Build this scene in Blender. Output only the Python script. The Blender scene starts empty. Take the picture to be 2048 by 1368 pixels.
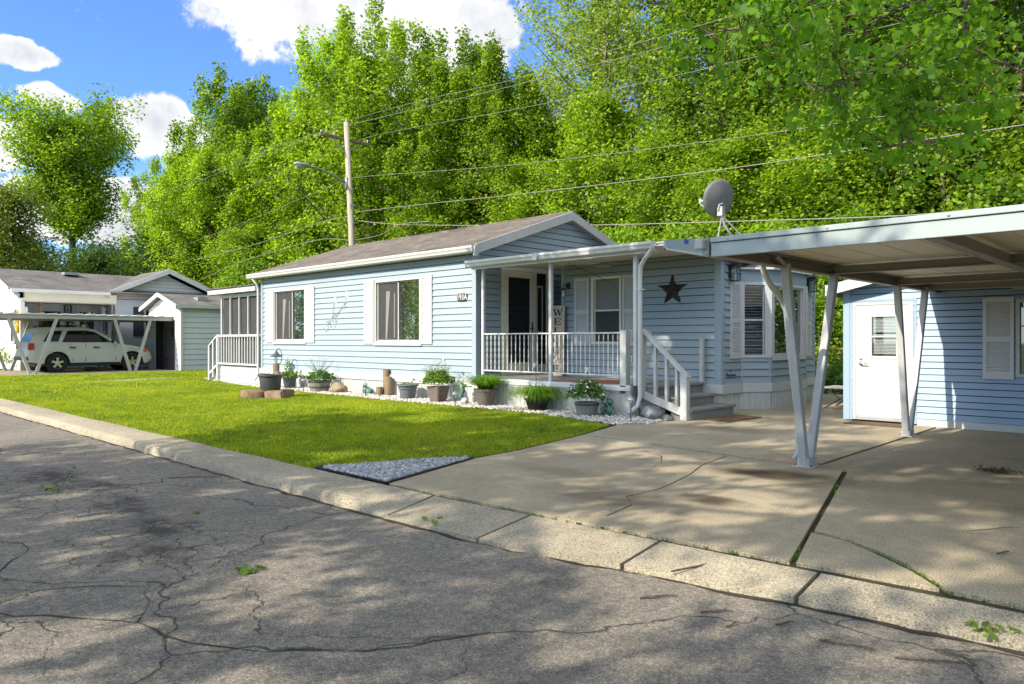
import bpy, bmesh, math, random
import numpy as np
from mathutils import Vector, Matrix
PI = math.pi
scene = bpy.context.scene
COL = scene.collection
random.seed(7)

# ------------------------------------------------------------------ tagging
def tag(o, label=None, cat=None, group=None, kind=None):
    if label: o['label'] = label
    if cat: o['category'] = cat
    if group: o['group'] = group
    if kind: o['kind'] = kind
    return o

def thing(name, label, cat, loc, group=None):
    o = bpy.data.objects.new(name, None)
    o.empty_display_size = 0.2
    COL.objects.link(o)
    o.location = loc
    return tag(o, label, cat, group)

def origin_of(o):
    v = Vector((0, 0, 0))
    while o is not None:
        v = v + Vector(o.location)
        o = o.parent
    return v

def copy_tree(o, parent=None):
    c = o.copy(); COL.objects.link(c); c.parent = parent
    for ch in list(o.children): copy_tree(ch, c)
    return c

# ------------------------------------------------------------------ mesh builder (world coordinates in, one mesh object out)
class MB:
    def __init__(s): s.v = []; s.f = []
    def add(s, vs, fs):
        n = len(s.v)
        s.v += [tuple(p) for p in vs]
        s.f += [tuple(i + n for i in f) for f in fs]
        return s
    def box(s, x0, x1, y0, y1, z0, z1):
        v = [(x0,y0,z0),(x1,y0,z0),(x1,y1,z0),(x0,y1,z0),(x0,y0,z1),(x1,y0,z1),(x1,y1,z1),(x0,y1,z1)]
        return s.add(v, [(0,3,2,1),(4,5,6,7),(0,1,5,4),(1,2,6,5),(2,3,7,6),(3,0,4,7)])
    def hexa(s, v8):
        return s.add(v8, [(0,3,2,1),(4,5,6,7),(0,1,5,4),(1,2,6,5),(2,3,7,6),(3,0,4,7)])
    def beam(s, p, q, w, h, up=(0,0,1)):
        p = Vector(p); q = Vector(q); d = (q-p).normalized(); up = Vector(up)
        if abs(d.dot(up)) > .98: up = Vector((0,1,0))
        a = d.cross(up).normalized()*w/2; b = a.cross(d).normalized()*h/2
        return s.hexa([p-a-b,p+a-b,q+a-b,q-a-b,p-a+b,p+a+b,q+a+b,q-a+b])
    def tube(s, pts, r, n=8, cap=True):
        pts = [Vector(p) for p in pts]; m = len(pts)
        rs = r if isinstance(r, (list, tuple)) else [r]*m
        vs = []; ref = None
        for i, p in enumerate(pts):
            d = (pts[min(i+1,m-1)] - pts[max(i-1,0)])
            if d.length < 1e-9: d = Vector((0,0,1))
            d.normalize()
            if ref is None:
                ref = Vector((0,0,1)) if abs(d.z) < .9 else Vector((1,0,0))
            a = (ref - d*ref.dot(d)).normalized(); ref = a; b = d.cross(a)
            for k in range(n):
                t = 2*PI*k/n
                vs.append(p + (a*math.cos(t)+b*math.sin(t))*rs[i])
        fs = []
        for i in range(m-1):
            for k in range(n):
                fs.append((i*n+k, i*n+(k+1)%n, (i+1)*n+(k+1)%n, (i+1)*n+k))
        if cap: fs += [tuple(range(n-1,-1,-1)), tuple((m-1)*n+k for k in range(n))]
        return s.add(vs, fs)
    def lathe(s, prof, c=(0,0,0), n=20, axis='z', cap=True):
        vs = []; fs = []; m = len(prof); c = Vector(c)
        for r, z in prof:
            for k in range(n):
                t = 2*PI*k/n; x, y = r*math.cos(t), r*math.sin(t)
                p = {'z': (x,y,z), 'x': (z,x,y), 'y': (x,z,y)}[axis]
                vs.append(c + Vector(p))
        for i in range(m-1):
            for k in range(n):
                fs.append((i*n+k, i*n+(k+1)%n, (i+1)*n+(k+1)%n, (i+1)*n+k))
        if cap: fs += [tuple(range(n-1,-1,-1)), tuple((m-1)*n+k for k in range(n))]
        return s.add(vs, fs)
    def prism(s, poly, vec):
        # poly: list of 3-D points (planar), extruded by vec
        n = len(poly); vec = Vector(vec)
        vs = [Vector(p) for p in poly] + [Vector(p)+vec for p in poly]
        fs = [tuple(range(n-1,-1,-1)), tuple(range(n,2*n))]
        fs += [(i,(i+1)%n,n+(i+1)%n,n+i) for i in range(n)]
        return s.add(vs, fs)
    def blob(s, c, r, seed=0, n=10, rough=.18):
        rg = random.Random(seed); c = Vector(c)
        m = n//2+1; vs = []; fs = []
        ph = [rg.uniform(0,6.28) for _ in range(8)]
        for i in range(m+1):
            th = PI*i/m
            for k in range(n):
                t = 2*PI*k/n
                q = 1 + rough*(math.sin(2*t+ph[0])*math.sin(th*2+ph[1]) + .6*math.sin(3*t+ph[2]+th) + .5*math.cos(5*th+ph[3]+t))
                vs.append(c+Vector((r[0]*q*math.sin(th)*math.cos(t), r[1]*q*math.sin(th)*math.sin(t), r[2]*q*math.cos(th))))
        for i in range(m):
            for k in range(n):
                fs.append((i*n+k,(i+1)*n+k,(i+1)*n+(k+1)%n,i*n+(k+1)%n))
        return s.add(vs, fs)
    def build(s, name, mat, parent=None, bevel=0, smooth=False, fix=True, auto=None):
        org = origin_of(parent) if parent is not None else Vector((0,0,0))
        me = bpy.data.meshes.new(name)
        me.from_pydata([tuple(Vector(p)-org) for p in s.v], [], s.f)
        if fix:
            bm = bmesh.new(); bm.from_mesh(me)
            bmesh.ops.recalc_face_normals(bm, faces=bm.faces)
            bm.to_mesh(me); bm.free()
        me.materials.append(mat)
        if smooth or auto is not None:
            me.polygons.foreach_set('use_smooth', [True]*len(me.polygons))
        o = bpy.data.objects.new(name, me); COL.objects.link(o)
        if parent is not None: o.parent = parent
        if bevel:
            b = o.modifiers.new('bevel', 'BEVEL'); b.width = bevel; b.segments = 2; b.limit_method = 'ANGLE'; b.angle_limit = math.radians(40)
        if auto is not None:
            me.set_sharp_from_angle(angle=math.radians(auto))
        return o

def np_mesh(name, verts, nper, mat, parent=None, smooth=False):
    """verts: (N*nper,3) array, every nper vertices one polygon"""
    verts = np.asarray(verts, dtype=np.float32)
    if parent is not None: verts = verts - np.array(origin_of(parent), dtype=np.float32)
    nv = len(verts); nf = nv//nper
    me = bpy.data.meshes.new(name)
    me.vertices.add(nv); me.loops.add(nv); me.polygons.add(nf)
    me.vertices.foreach_set('co', verts.ravel())
    me.loops.foreach_set('vertex_index', np.arange(nv, dtype=np.int32))
    me.polygons.foreach_set('loop_start', np.arange(0, nv, nper, dtype=np.int32))
    me.update(calc_edges=True)
    me.materials.append(mat)
    o = bpy.data.objects.new(name, me); COL.objects.link(o)
    if parent is not None: o.parent = parent
    return o

# wall frames: a runs along the wall, n out of it
class Wall:
    def __init__(s, o, u, n): s.o = Vector((o[0],o[1],0)); s.u = Vector((u[0],u[1],0)).normalized(); s.n = Vector((n[0],n[1],0)).normalized()
    def p(s, a, z, n=0): return s.o + s.u*a + s.n*n + Vector((0,0,z))
    def box(s, mb, a0, a1, z0, z1, n0, n1):
        P = s.p
        return mb.hexa([P(a0,z0,n0),P(a1,z0,n0),P(a1,z0,n1),P(a0,z0,n1),P(a0,z1,n0),P(a1,z1,n0),P(a1,z1,n1),P(a0,z1,n1)])

def siding(mb, W, a0, a1, z0, z1, ex, holes=(), top=None, lip=.022, thin=.001, gap=.010):
    """lap siding; holes = (a0,a1,z0,z1); top(a0,a1,z)->(lo,hi) clips courses under a gable"""
    z = z0
    while z < z1-1e-6:
        zt = min(z+ex, z1)
        cuts = sorted({z, zt} | {h for H in holes for h in (H[2],H[3]) if z < h < zt})
        for b, t in zip(cuts[:-1], cuts[1:]):
            segs = [(a0, a1)]
            for H in holes:
                if H[2] < t-1e-6 and H[3] > b+1e-6:
                    ns = []
                    for p, q in segs:
                        if H[1] <= p or H[0] >= q: ns.append((p,q)); continue
                        if H[0] > p: ns.append((p,H[0]))
                        if H[1] < q: ns.append((H[1],q))
                    segs = ns
            ob = lip + (thin-lip)*(b-z)/ex; ot = lip + (thin-lip)*(t-z)/ex
            te = t-gap if abs(t-zt) < 1e-6 and zt < z1-1e-6 else t
            for p, q in segs:
                pb, qb, pt, qt = p, q, p, q
                if top:
                    l, h = top(b); pb, qb = max(p,l), min(q,h)
                    l, h = top(t); pt, qt = max(p,l), min(q,h)
                    if qb-pb < .01: continue
                    if qt < pt: pt = qt = (pt+qt)/2
                vs = [W.p(pb,b,ob), W.p(qb,b,ob), W.p(qt,te,ot), W.p(pt,te,ot)]
                mb.add(vs, [(0,1,2,3)])
                if abs(b-z) < 1e-6:
                    mb.add([W.p(pb,b,-.004), W.p(qb,b,-.004), W.p(qb,b,ob), W.p(pb,b,ob)], [(0,1,2,3)])
        z += ex

def ribbed(mb, W, a0, a1, z0, z1, pitch=.1, depth=.012, n0=0):
    a = a0; pts = []
    while a < a1:
        for da, nn in ((0,0),(.55*pitch,0),(.62*pitch,depth),(.72*pitch,depth),(.79*pitch,0)):
            if a+da <= a1: pts.append((a+da, nn))
        a += pitch
    pts.append((a1,0))
    for (p, m), (q, k) in zip(pts[:-1], pts[1:]):
        mb.add([W.p(p,z0,n0+m),W.p(q,z0,n0+k),W.p(q,z1,n0+k),W.p(p,z1,n0+m)], [(0,1,2,3)])

def text_mesh(txt, size, depth=.004, shear=0, bold=0):
    c = bpy.data.curves.new('lettering', 'FONT'); c.body = txt; c.size = size; c.extrude = depth; c.shear = shear; c.offset = bold
    c.align_x = 'CENTER'; c.align_y = 'CENTER'
    o = bpy.data.objects.new('lettering', c); COL.objects.link(o)
    dg = bpy.context.evaluated_depsgraph_get()
    me = bpy.data.meshes.new_from_object(o.evaluated_get(dg))
    bpy.data.objects.remove(o); bpy.data.curves.remove(c)
    return me

def text_on(W, txt, a, z, n, size, name, mat, parent, depth=.004, flip=1, shear=0, sx=1.0, bold=0):
    me = text_mesh(txt, size, depth, shear, bold)
    org = origin_of(parent)
    for v in me.vertices:
        q = W.p(a + v.co.x*flip*sx, z + v.co.y, n + v.co.z) - org
        v.co = q
    me.materials.clear(); me.materials.append(mat)
    o = bpy.data.objects.new(name, me); COL.objects.link(o); o.parent = parent
    return o
# ------------------------------------------------------------------ materials
def newmat(name):
    m = bpy.data.materials.new(name); m.use_nodes = True
    nt = m.node_tree; nt.nodes.clear()
    out = nt.nodes.new('ShaderNodeOutputMaterial')
    return m, nt, out
def N(nt, t, **kw):
    n = nt.nodes.new('ShaderNode'+t)
    for k, v in kw.items():
        if k.startswith('i_'):
            key = k[2:]
            key = int(key) if key.isdigit() else key.replace('_',' ')
            n.inputs[key].default_value = v
        else: setattr(n, k, v)
    return n
def L(nt, a, b): nt.links.new(a, b)
def col4(c): return (c[0],c[1],c[2],1)
def ramp(nt, fac, stops):
    r = N(nt,'ValToRGB'); e = r.color_ramp.elements
    while len(e) < len(stops): e.new(.5)
    for i, (p, c) in enumerate(stops):
        e[i].position = p; e[i].color = col4(c) if len(c) == 3 else c
    L(nt, fac, r.inputs[0]); return r
def mixc(nt, fac, a, b, mode='MIX'):
    m = N(nt,'MixRGB', blend_type=mode)
    for s, v in ((0,fac),(1,a),(2,b)):
        if hasattr(v, 'is_linked'): L(nt, v, m.inputs[s])
        elif s == 0: m.inputs[0].default_value = v
        else: m.inputs[s].default_value = col4(v)
    return m.outputs[0]
def math_(nt, op, a, b=None, c=None):
    m = N(nt,'Math', operation=op)
    for s, v in ((0,a),(1,b),(2,c)):
        if v is None: continue
        if hasattr(v,'is_linked'): L(nt, v, m.inputs[s])
        else: m.inputs[s].default_value = v
    return m.outputs[0]
def pos(nt): return N(nt,'NewGeometry').outputs['Position']
def objc(nt): return N(nt,'TexCoord').outputs['Object']

def pm(name, c, rough=.55, var=.12, scale=3, fine=.06, fscale=60, bump=0, bscale=80, metal=0, spec=.4, coord='pos', dirt=None, dscale=1.5, damt=.4, stretch=None):
    """painted / plain surface with broad and fine variation"""
    m, nt, out = newmat(name)
    b = N(nt,'BsdfPrincipled', i_Roughness=rough, i_Metallic=metal); b.inputs['Specular IOR Level'].default_value = spec
    v = pos(nt) if coord == 'pos' else objc(nt)
    if stretch:
        mp = N(nt,'Mapping'); mp.inputs['Scale'].default_value = stretch; L(nt, v, mp.inputs[0]); v = mp.outputs[0]
    n1 = N(nt,'TexNoise', i_Scale=scale, i_Detail=5); L(nt, v, n1.inputs['Vector'])
    n2 = N(nt,'TexNoise', i_Scale=fscale, i_Detail=3); L(nt, v, n2.inputs['Vector'])
    lo = tuple(x*(1-var) for x in c); hi = tuple(min(1,x*(1+var)) for x in c)
    r = ramp(nt, n1.outputs[0], [(.3,lo),(.7,hi)])
    r2 = ramp(nt, n2.outputs[0], [(.3,(1-fine*2,)*3),(.7,(1+fine,)*3)])
    cc = mixc(nt, 1, r.outputs[0], r2.outputs[0], 'MULTIPLY')
    if dirt:
        n3 = N(nt,'TexNoise', i_Scale=dscale, i_Detail=8, i_Roughness=.7); L(nt, v, n3.inputs['Vector'])
        r3 = ramp(nt, n3.outputs[0], [(.48,(0,0,0)),(.72,(damt,)*3)])
        cc = mixc(nt, r3.outputs[0], cc, dirt)
    L(nt, cc, b.inputs['Base Color'])
    if bump:
        n4 = N(nt,'TexNoise', i_Scale=bscale, i_Detail=4); L(nt, v, n4.inputs['Vector'])
        bp = N(nt,'Bump', i_Strength=bump, i_Distance=.01); L(nt, n4.outputs[0], bp.inputs['Height']); L(nt, bp.outputs[0], b.inputs['Normal'])
    L(nt, b.outputs[0], out.inputs[0])
    return m

def leafmat(name, ca, cb, trans=.5, tcol=None, cl=.6, rough=.5):
    """leaves: each leaf its own shade between ca and cb, light passing through"""
    m, nt, out = newmat(name)
    g = N(nt,'NewGeometry'); oi = N(nt,'ObjectInfo')
    n1 = N(nt,'TexNoise', i_Scale=cl, i_Detail=2); L(nt, objc(nt), n1.inputs['Vector'])
    f = math_(nt,'ADD', math_(nt,'MULTIPLY', g.outputs['Random Per Island'], .55), math_(nt,'MULTIPLY', n1.outputs[0], .5))
    f = math_(nt,'ADD', f, math_(nt,'MULTIPLY', math_(nt,'SUBTRACT', oi.outputs['Random'], .5), .25))
    r = ramp(nt, f, [(.15,ca),(.85,cb)])
    d = N(nt,'BsdfPrincipled', i_Roughness=rough); d.inputs['Specular IOR Level'].default_value = .3
    t = N(nt,'BsdfTranslucent')
    L(nt, r.outputs[0], d.inputs['Base Color'])
    tc = mixc(nt, 1, r.outputs[0], tcol or (1.5,1.7,.6), 'MULTIPLY'); L(nt, tc, t.inputs[0])
    x = N(nt,'MixShader', i_0=trans); L(nt, d.outputs[0], x.inputs[1]); L(nt, t.outputs[0], x.inputs[2])
    L(nt, x.outputs[0], out.inputs[0])
    return m

def grassmat():
    m, nt, out = newmat('lawn grass blades'); v = pos(nt); g = N(nt,'NewGeometry')
    n1 = N(nt,'TexNoise', i_Scale=.55, i_Detail=5, i_Roughness=.65); L(nt, v, n1.inputs['Vector'])
    n2 = N(nt,'TexNoise', i_Scale=4.5, i_Detail=4, i_Roughness=.7); L(nt, v, n2.inputs['Vector'])
    f = math_(nt,'ADD', math_(nt,'MULTIPLY', n1.outputs[0], .75), math_(nt,'MULTIPLY', n2.outputs[0], .45))
    f = math_(nt,'ADD', f, math_(nt,'MULTIPLY', math_(nt,'SUBTRACT', g.outputs['Random Per Island'], .5), .5))
    r = ramp(nt, f, [(.28,(.045,.12,.006)),(.52,(.21,.31,.010)),(.70,(.37,.43,.014)),(.95,(.58,.54,.03))])
    d = N(nt,'BsdfPrincipled', i_Roughness=.55); d.inputs['Specular IOR Level'].default_value = .3; t = N(nt,'BsdfTranslucent')
    L(nt, r.outputs[0], d.inputs['Base Color']); L(nt, mixc(nt, 1, r.outputs[0], (1.3,1.4,.5), 'MULTIPLY'), t.inputs[0])
    x = N(nt,'MixShader', i_0=.35); L(nt, d.outputs[0], x.inputs[1]); L(nt, t.outputs[0], x.inputs[2]); L(nt, x.outputs[0], out.inputs[0]); return m

def glassmat(name, c=(.02,.022,.025), rough=.02, ior=1.9, spec=.8):
    m, nt, out = newmat(name)
    b = N(nt,'BsdfPrincipled', i_Roughness=rough, i_IOR=ior); b.inputs['Base Color'].default_value = col4(c); b.inputs['Specular IOR Level'].default_value = spec
    n = N(nt,'TexNoise', i_Scale=.8); L(nt, pos(nt), n.inputs['Vector'])
    bp = N(nt,'Bump', i_Strength=.04, i_Distance=.02); L(nt, n.outputs[0], bp.inputs['Height']); L(nt, bp.outputs[0], b.inputs['Normal'])
    L(nt, b.outputs[0], out.inputs[0]); return m
def clearglass(name, refl=.12):
    m, nt, out = newmat(name)
    t = N(nt,'BsdfTransparent'); t.inputs[0].default_value = (.9,.92,.92,1)
    g = N(nt,'BsdfGlossy', i_Roughness=.02)
    x = N(nt,'MixShader', i_0=refl); L(nt, t.outputs[0], x.inputs[1]); L(nt, g.outputs[0], x.inputs[2]); L(nt, x.outputs[0], out.inputs[0]); return m

def shingle(name, axis, c1=(.20,.165,.13), c2=(.105,.088,.072)):
    m, nt, out = newmat(name)
    s = N(nt,'SeparateXYZ'); L(nt, pos(nt), s.inputs[0])
    cb = N(nt,'CombineXYZ'); L(nt, s.outputs[0 if axis == 'x' else 1], cb.inputs[0]); L(nt, math_(nt,'MULTIPLY', s.outputs[2], 3.1), cb.inputs[1])
    br = N(nt,'TexBrick', i_Scale=1.0); br.inputs['Brick Width'].default_value = .3; br.inputs['Row Height'].default_value = .14; br.inputs['Mortar Size'].default_value = .006
    br.inputs['Color1'].default_value = col4(c1); br.inputs['Color2'].default_value = col4(c2); br.inputs['Mortar'].default_value = (.035,.033,.032,1)
    L(nt, cb.outputs[0], br.inputs['Vector'])
    n1 = N(nt,'TexNoise', i_Scale=1.2, i_Detail=6); L(nt, pos(nt), n1.inputs['Vector'])
    n2 = N(nt,'TexNoise', i_Scale=140, i_Detail=2); L(nt, pos(nt), n2.inputs['Vector'])
    a = mixc(nt, 1, br.outputs[0], ramp(nt, n1.outputs[0], [(.3,(.75,.72,.7)),(.7,(1.2,1.18,1.15))]).outputs[0], 'MULTIPLY')
    a = mixc(nt, 1, a, ramp(nt, n2.outputs[0], [(.3,(.6,.6,.6)),(.7,(1.35,1.35,1.35))]).outputs[0], 'MULTIPLY')
    b = N(nt,'BsdfPrincipled', i_Roughness=.9); L(nt, a, b.inputs['Base Color'])
    bp = N(nt,'Bump', i_Strength=.6, i_Distance=.01); L(nt, br.outputs['Fac'], bp.inputs['Height']); bp.invert = True; L(nt, bp.outputs[0], b.inputs['Normal'])
    L(nt, b.outputs[0], out.inputs[0]); return m

def ellmask(nt, v, x, y, rx, ry, soft=.6):
    """soft ellipse on the ground round a stain"""
    mp = N(nt,'Mapping', vector_type='POINT'); mp.inputs['Location'].default_value = (-x/rx,-y/ry,0); mp.inputs['Scale'].default_value = (1/rx,1/ry,0)
    L(nt, v, mp.inputs[0])
    ln = N(nt,'VectorMath', operation='LENGTH'); L(nt, mp.outputs[0], ln.inputs[0])
    mr = N(nt,'MapRange', interpolation_type='SMOOTHSTEP'); mr.inputs[1].default_value = 1.0; mr.inputs[2].default_value = 1.0-soft; mr.inputs[3].default_value = 0; mr.inputs[4].default_value = 1
    L(nt, ln.outputs['Value'], mr.inputs[0]); return mr.outputs[0]

def distort(nt, v, scale, amt):
    n = N(nt,'TexNoise', i_Scale=scale, i_Detail=4); L(nt, v, n.inputs['Vector'])
    s = N(nt,'VectorMath', operation='SUBTRACT'); L(nt, n.outputs['Color'], s.inputs[0]); s.inputs[1].default_value = (.5,.5,.5)
    k = N(nt,'VectorMath', operation='SCALE'); L(nt, s.outputs[0], k.inputs[0]); k.inputs['Scale'].default_value = amt
    a = N(nt,'VectorMath', operation='ADD'); L(nt, v, a.inputs[0]); L(nt, k.outputs[0], a.inputs[1]); return a.outputs[0]

def asphalt():
    m, nt, out = newmat('weathered asphalt'); v = pos(nt)
    n1 = N(nt,'TexNoise', i_Scale=.7, i_Detail=8, i_Roughness=.68); L(nt, v, n1.inputs['Vector'])
    c = ramp(nt, n1.outputs[0], [(.34,(.195,.172,.14)),(.7,(.285,.248,.197))]).outputs[0]
    vo = N(nt,'TexVoronoi', i_Scale=170.0); L(nt, v, vo.inputs['Vector'])
    sp = N(nt,'SeparateXYZ'); L(nt, vo.outputs['Color'], sp.inputs[0])
    c = mixc(nt, 1, c, ramp(nt, sp.outputs[0], [(0,(.55,.55,.55)),(.45,(.88,.88,.88)),(.8,(1.12,1.11,1.1)),(1,(1.6,1.57,1.5))]).outputs[0], 'MULTIPLY')
    n2 = N(nt,'TexNoise', i_Scale=26, i_Detail=5, i_Roughness=.75); L(nt, v, n2.inputs['Vector'])
    c = mixc(nt, 1, c, ramp(nt, n2.outputs[0], [(.3,(.6,.6,.6)),(.7,(1.35,1.35,1.35))]).outputs[0], 'MULTIPLY')
    # dark tar-like worn patches
    dv = distort(nt, v, 3.5, .55)
    msk = None
    for x,y,rx,ry in ((-8.0,2.05,1.0,.33),(-6.3,2.1,.75,.22),(-5.35,2.0,.55,.3),(-4.7,1.75,.5,.28),(-7.2,2.2,.5,.18),(-5.6,.55,.6,.25),(-3.2,.4,.5,.2),(-9.5,1.2,1.2,.3),(-4.0,-.4,1.0,.4)):
        e = ellmask(nt, dv, x, y, rx, ry, .75)
        msk = e if msk is None else math_(nt,'MAXIMUM', msk, e)
    nn = N(nt,'TexNoise', i_Scale=5, i_Detail=8, i_Roughness=.8); L(nt, v, nn.inputs['Vector'])
    pm_ = math_(nt,'MULTIPLY', msk, ramp(nt, nn.outputs[0], [(.40,(0,0,0)),(.54,(1,1,1))]).outputs[0])
    c = mixc(nt, math_(nt,'MULTIPLY', pm_, .8), c, (.045,.035,.03))
    # cracks: long ones everywhere, fine crazing round the worn patches
    h = None
    for sc, th, mk in ((.42,.005,None),(1.05,.006,'n'),(4.2,.026,'m')):
        d2 = distort(nt, distort(nt, v, 2.2*sc+1.2, .5/ (sc+.6)), 22, .035)
        vo2 = N(nt,'TexVoronoi', feature='DISTANCE_TO_EDGE', i_Scale=sc); L(nt, d2, vo2.inputs['Vector'])
        nw = N(nt,'TexNoise', i_Scale=3.0, i_Detail=3); L(nt, v, nw.inputs['Vector'])
        t2 = math_(nt,'MULTIPLY', nw.outputs[0], th*2)
        f = N(nt,'MapRange'); f.inputs[2].default_value = 0; f.inputs[3].default_value = 0; f.inputs[4].default_value = 1
        L(nt, vo2.outputs['Distance'], f.inputs[0]); L(nt, t2, f.inputs[1])
        f = f.outputs[0]
        if mk == 'n':
            n3 = N(nt,'TexNoise', i_Scale=.45, i_Detail=2); L(nt, v, n3.inputs['Vector'])
            f = math_(nt,'MULTIPLY', f, ramp(nt, n3.outputs[0], [(.5,(0,0,0)),(.6,(1,1,1))]).outputs[0])
        if mk == 'm':
            e = None
            for x,y,rx,ry in ((-7.4,1.9,2.6,1.0),(-5.0,1.8,1.3,.8),(-5.5,.3,1.6,.8)):
                q = ellmask(nt, dv, x, y, rx, ry, .9); e = q if e is None else math_(nt,'MAXIMUM', e, q)
            f = math_(nt,'MULTIPLY', f, ramp(nt, e, [(.25,(0,0,0)),(.5,(1,1,1))]).outputs[0])
        h = f if h is None else math_(nt,'MAXIMUM', h, f)
    c = mixc(nt, math_(nt,'MULTIPLY', h, .85), c, (.035,.032,.026))
    # dirt collected along the kerb
    b = N(nt,'BsdfPrincipled', i_Roughness=.92); b.inputs['Specular IOR Level'].default_value = .25; L(nt, c, b.inputs['Base Color'])
    hh = math_(nt,'SUBTRACT', math_(nt,'MULTIPLY', sp.outputs[0], .4), math_(nt,'MULTIPLY', h, 1.5))
    hh = math_(nt,'ADD', hh, n2.outputs[0])
    bp = N(nt,'Bump', i_Strength=.7, i_Distance=.008); L(nt, hh, bp.inputs['Height']); L(nt, bp.outputs[0], b.inputs['Normal'])
    L(nt, b.outputs[0], out.inputs[0]); return m

def concrete(name, base=(.385,.325,.222), stains=()):
    m, nt, out = newmat(name); v = pos(nt)
    n1 = N(nt,'TexNoise', i_Scale=.7, i_Detail=7, i_Roughness=.62); L(nt, v, n1.inputs['Vector'])
    c = ramp(nt, n1.outputs[0], [(.28,tuple(x*.74 for x in base)),(.72,tuple(x*1.18 for x in base))]).outputs[0]
    n2 = N(nt,'TexNoise', i_Scale=110, i_Detail=4, i_Roughness=.7); L(nt, v, n2.inputs['Vector'])
    c = mixc(nt, 1, c, ramp(nt, n2.outputs[0], [(.36,(.36,.36,.36)),(.5,(1,1,1)),(.64,(1.5,1.48,1.42))]).outputs[0], 'MULTIPLY')
    n3 = N(nt,'TexNoise', i_Scale=9, i_Detail=8, i_Roughness=.75); L(nt, v, n3.inputs['Vector'])
    c = mixc(nt, 1, c, ramp(nt, n3.outputs[0], [(.3,(.82,.81,.79)),(.6,(1.06,1.05,1.04))]).outputs[0], 'MULTIPLY')
    dv = distort(nt, v, 4, .3)
    for x,y,rx,ry,k in stains:
        e = math_(nt,'MULTIPLY', ellmask(nt, dv, x, y, rx, ry, .8), k)
        c = mixc(nt, e, c, (.05,.035,.022))
    b = N(nt,'BsdfPrincipled', i_Roughness=.9); b.inputs['Specular IOR Level'].default_value = .25; L(nt, c, b.inputs['Base Color'])
    bp = N(nt,'Bump', i_Strength=.35, i_Distance=.004); L(nt, n2.outputs[0], bp.inputs['Height']); L(nt, bp.outputs[0], b.inputs['Normal'])
    L(nt, b.outputs[0], out.inputs[0]); return m

M = {}
M['asphalt'] = asphalt()
M['concrete'] = concrete('driveway concrete', stains=((-3.05,6.35,.55,.30,1.0),(-2.85,6.4,.95,.5,.75),(-2.78,5.05,.40,.25,.9),(-3.3,4.6,1.1,.4,.5),(-4.4,5.2,.9,.3,.3),(-5.0,9.2,1.1,.4,.4),(-1.0,8.9,.9,.3,.35),(-.8,6.3,.7,.3,.3),(-1.5,7.9,.3,.12,.7)))
M['kerb'] = concrete('kerb concrete', (.365,.315,.228))
M['soil'] = pm('dark soil', (.05,.04,.026), .95, .3, 6, .2, 90, bump=.6)
M['moss'] = pm('mossy joint dirt', (.055,.05,.022), .95, .4, 9, .25, 140, bump=.6)
M['lawnbase'] = pm('lawn soil and thatch', (.22,.21,.02), .95, .35, 2.2, .25, 120, bump=.5)
M['ground'] = pm('rough grassy ground', (.07,.075,.02), .95, .35, .6, .3, 40, bump=.4)
M['blue'] = pm('pale blue vinyl siding', (.31,.368,.40), .5, .05, 1.1, .02, 50, dirt=(.28,.31,.325), dscale=.9, damt=.25)
M['bluedk'] = pm('blue shed siding', (.285,.38,.485), .5, .05, 1.1, .02, 50, dirt=(.28,.36,.44), dscale=.9, damt=.2)
M['bluetrim'] = pm('pale blue trim', (.31,.365,.40), .5, .05, 2, .02, 60)
M['white'] = pm('white painted trim', (.54,.535,.515), .5, .05, 3, .03, 70, dirt=(.55,.52,.45), dscale=2.5, damt=.25)
M['shutter'] = pm('white shutter plastic', (.56,.545,.525), .5, .04, 3, .02, 70)
M['oldwhite'] = pm('weathered white paint', (.54,.53,.49), .65, .1, 4, .06, 70, dirt=(.33,.31,.26), dscale=4, damt=.5)
M['skirt'] = pm('white ribbed skirting', (.55,.54,.49), .55, .06, 2, .03, 60, dirt=(.46,.42,.33), dscale=2.2, damt=.4)
M['cream'] = pm('cream soffit panel', (.74,.68,.54), .6, .06, 2, .03, 40)
M['steelwhite'] = pm('grey white painted steel', (.46,.46,.44), .5, .07, 2.5, .04, 60, dirt=(.33,.32,.29), dscale=3, damt=.4)
M['steeldk'] = pm('dull painted steel beam', (.30,.275,.235), .6, .1, 3, .05, 60)
M['fascia'] = pm('grey green enamel fascia', (.36,.41,.40), .5, .06, 1.2, .03, 60, dirt=(.35,.38,.37), dscale=1.4, damt=.4)
M['pan'] = pm('beige roof panel', (.76,.69,.50), .55, .05, 1.4, .03, 60)
M['roof'] = shingle('brown grey shingles', 'x')
M['roofy'] = shingle('worn brown shingles', 'y', (.19,.175,.165), (.12,.112,.105))
M['glass'] = glassmat('window glass')
M['mirror'] = glassmat('bright window glass', (.03,.03,.03), .01, 3.2)
M['clear'] = clearglass('clear pane')
M['dishgrey'] = pm('dark grey dish enamel', (.16,.16,.155), .5, .1, 5)
M['dark'] = pm('dark interior', (.02,.02,.022), .8, .2)
M['screen'] = pm('dark insect screen', (.045,.043,.042), .7, .12, 6, .1, 200)
M['curtain'] = pm('grey net curtain', (.22,.215,.205), .9, .12, 4, .05, 60, stretch=(14,14,.6))
M['blind'] = pm('white blind slats', (.7,.7,.68), .5, .04)
M['black'] = pm('black metal', (.018,.017,.016), .45, .2)
M['darkgrey'] = pm('dark grey plastic', (.075,.077,.08), .5, .15, 5)
M['grey'] = pm('grey plastic', (.14,.15,.16), .5, .1, 5)
M['starm'] = pm('rusty brown tin', (.045,.028,.024), .45, .4, 12, .1, 80, metal=.3)
M['galv'] = pm('galvanised metal', (.42,.42,.41), .45, .1, 6, .05, 60, metal=.5)
M['chrome'] = pm('bright metal', (.7,.7,.7), .25, .05, metal=.9)
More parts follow.
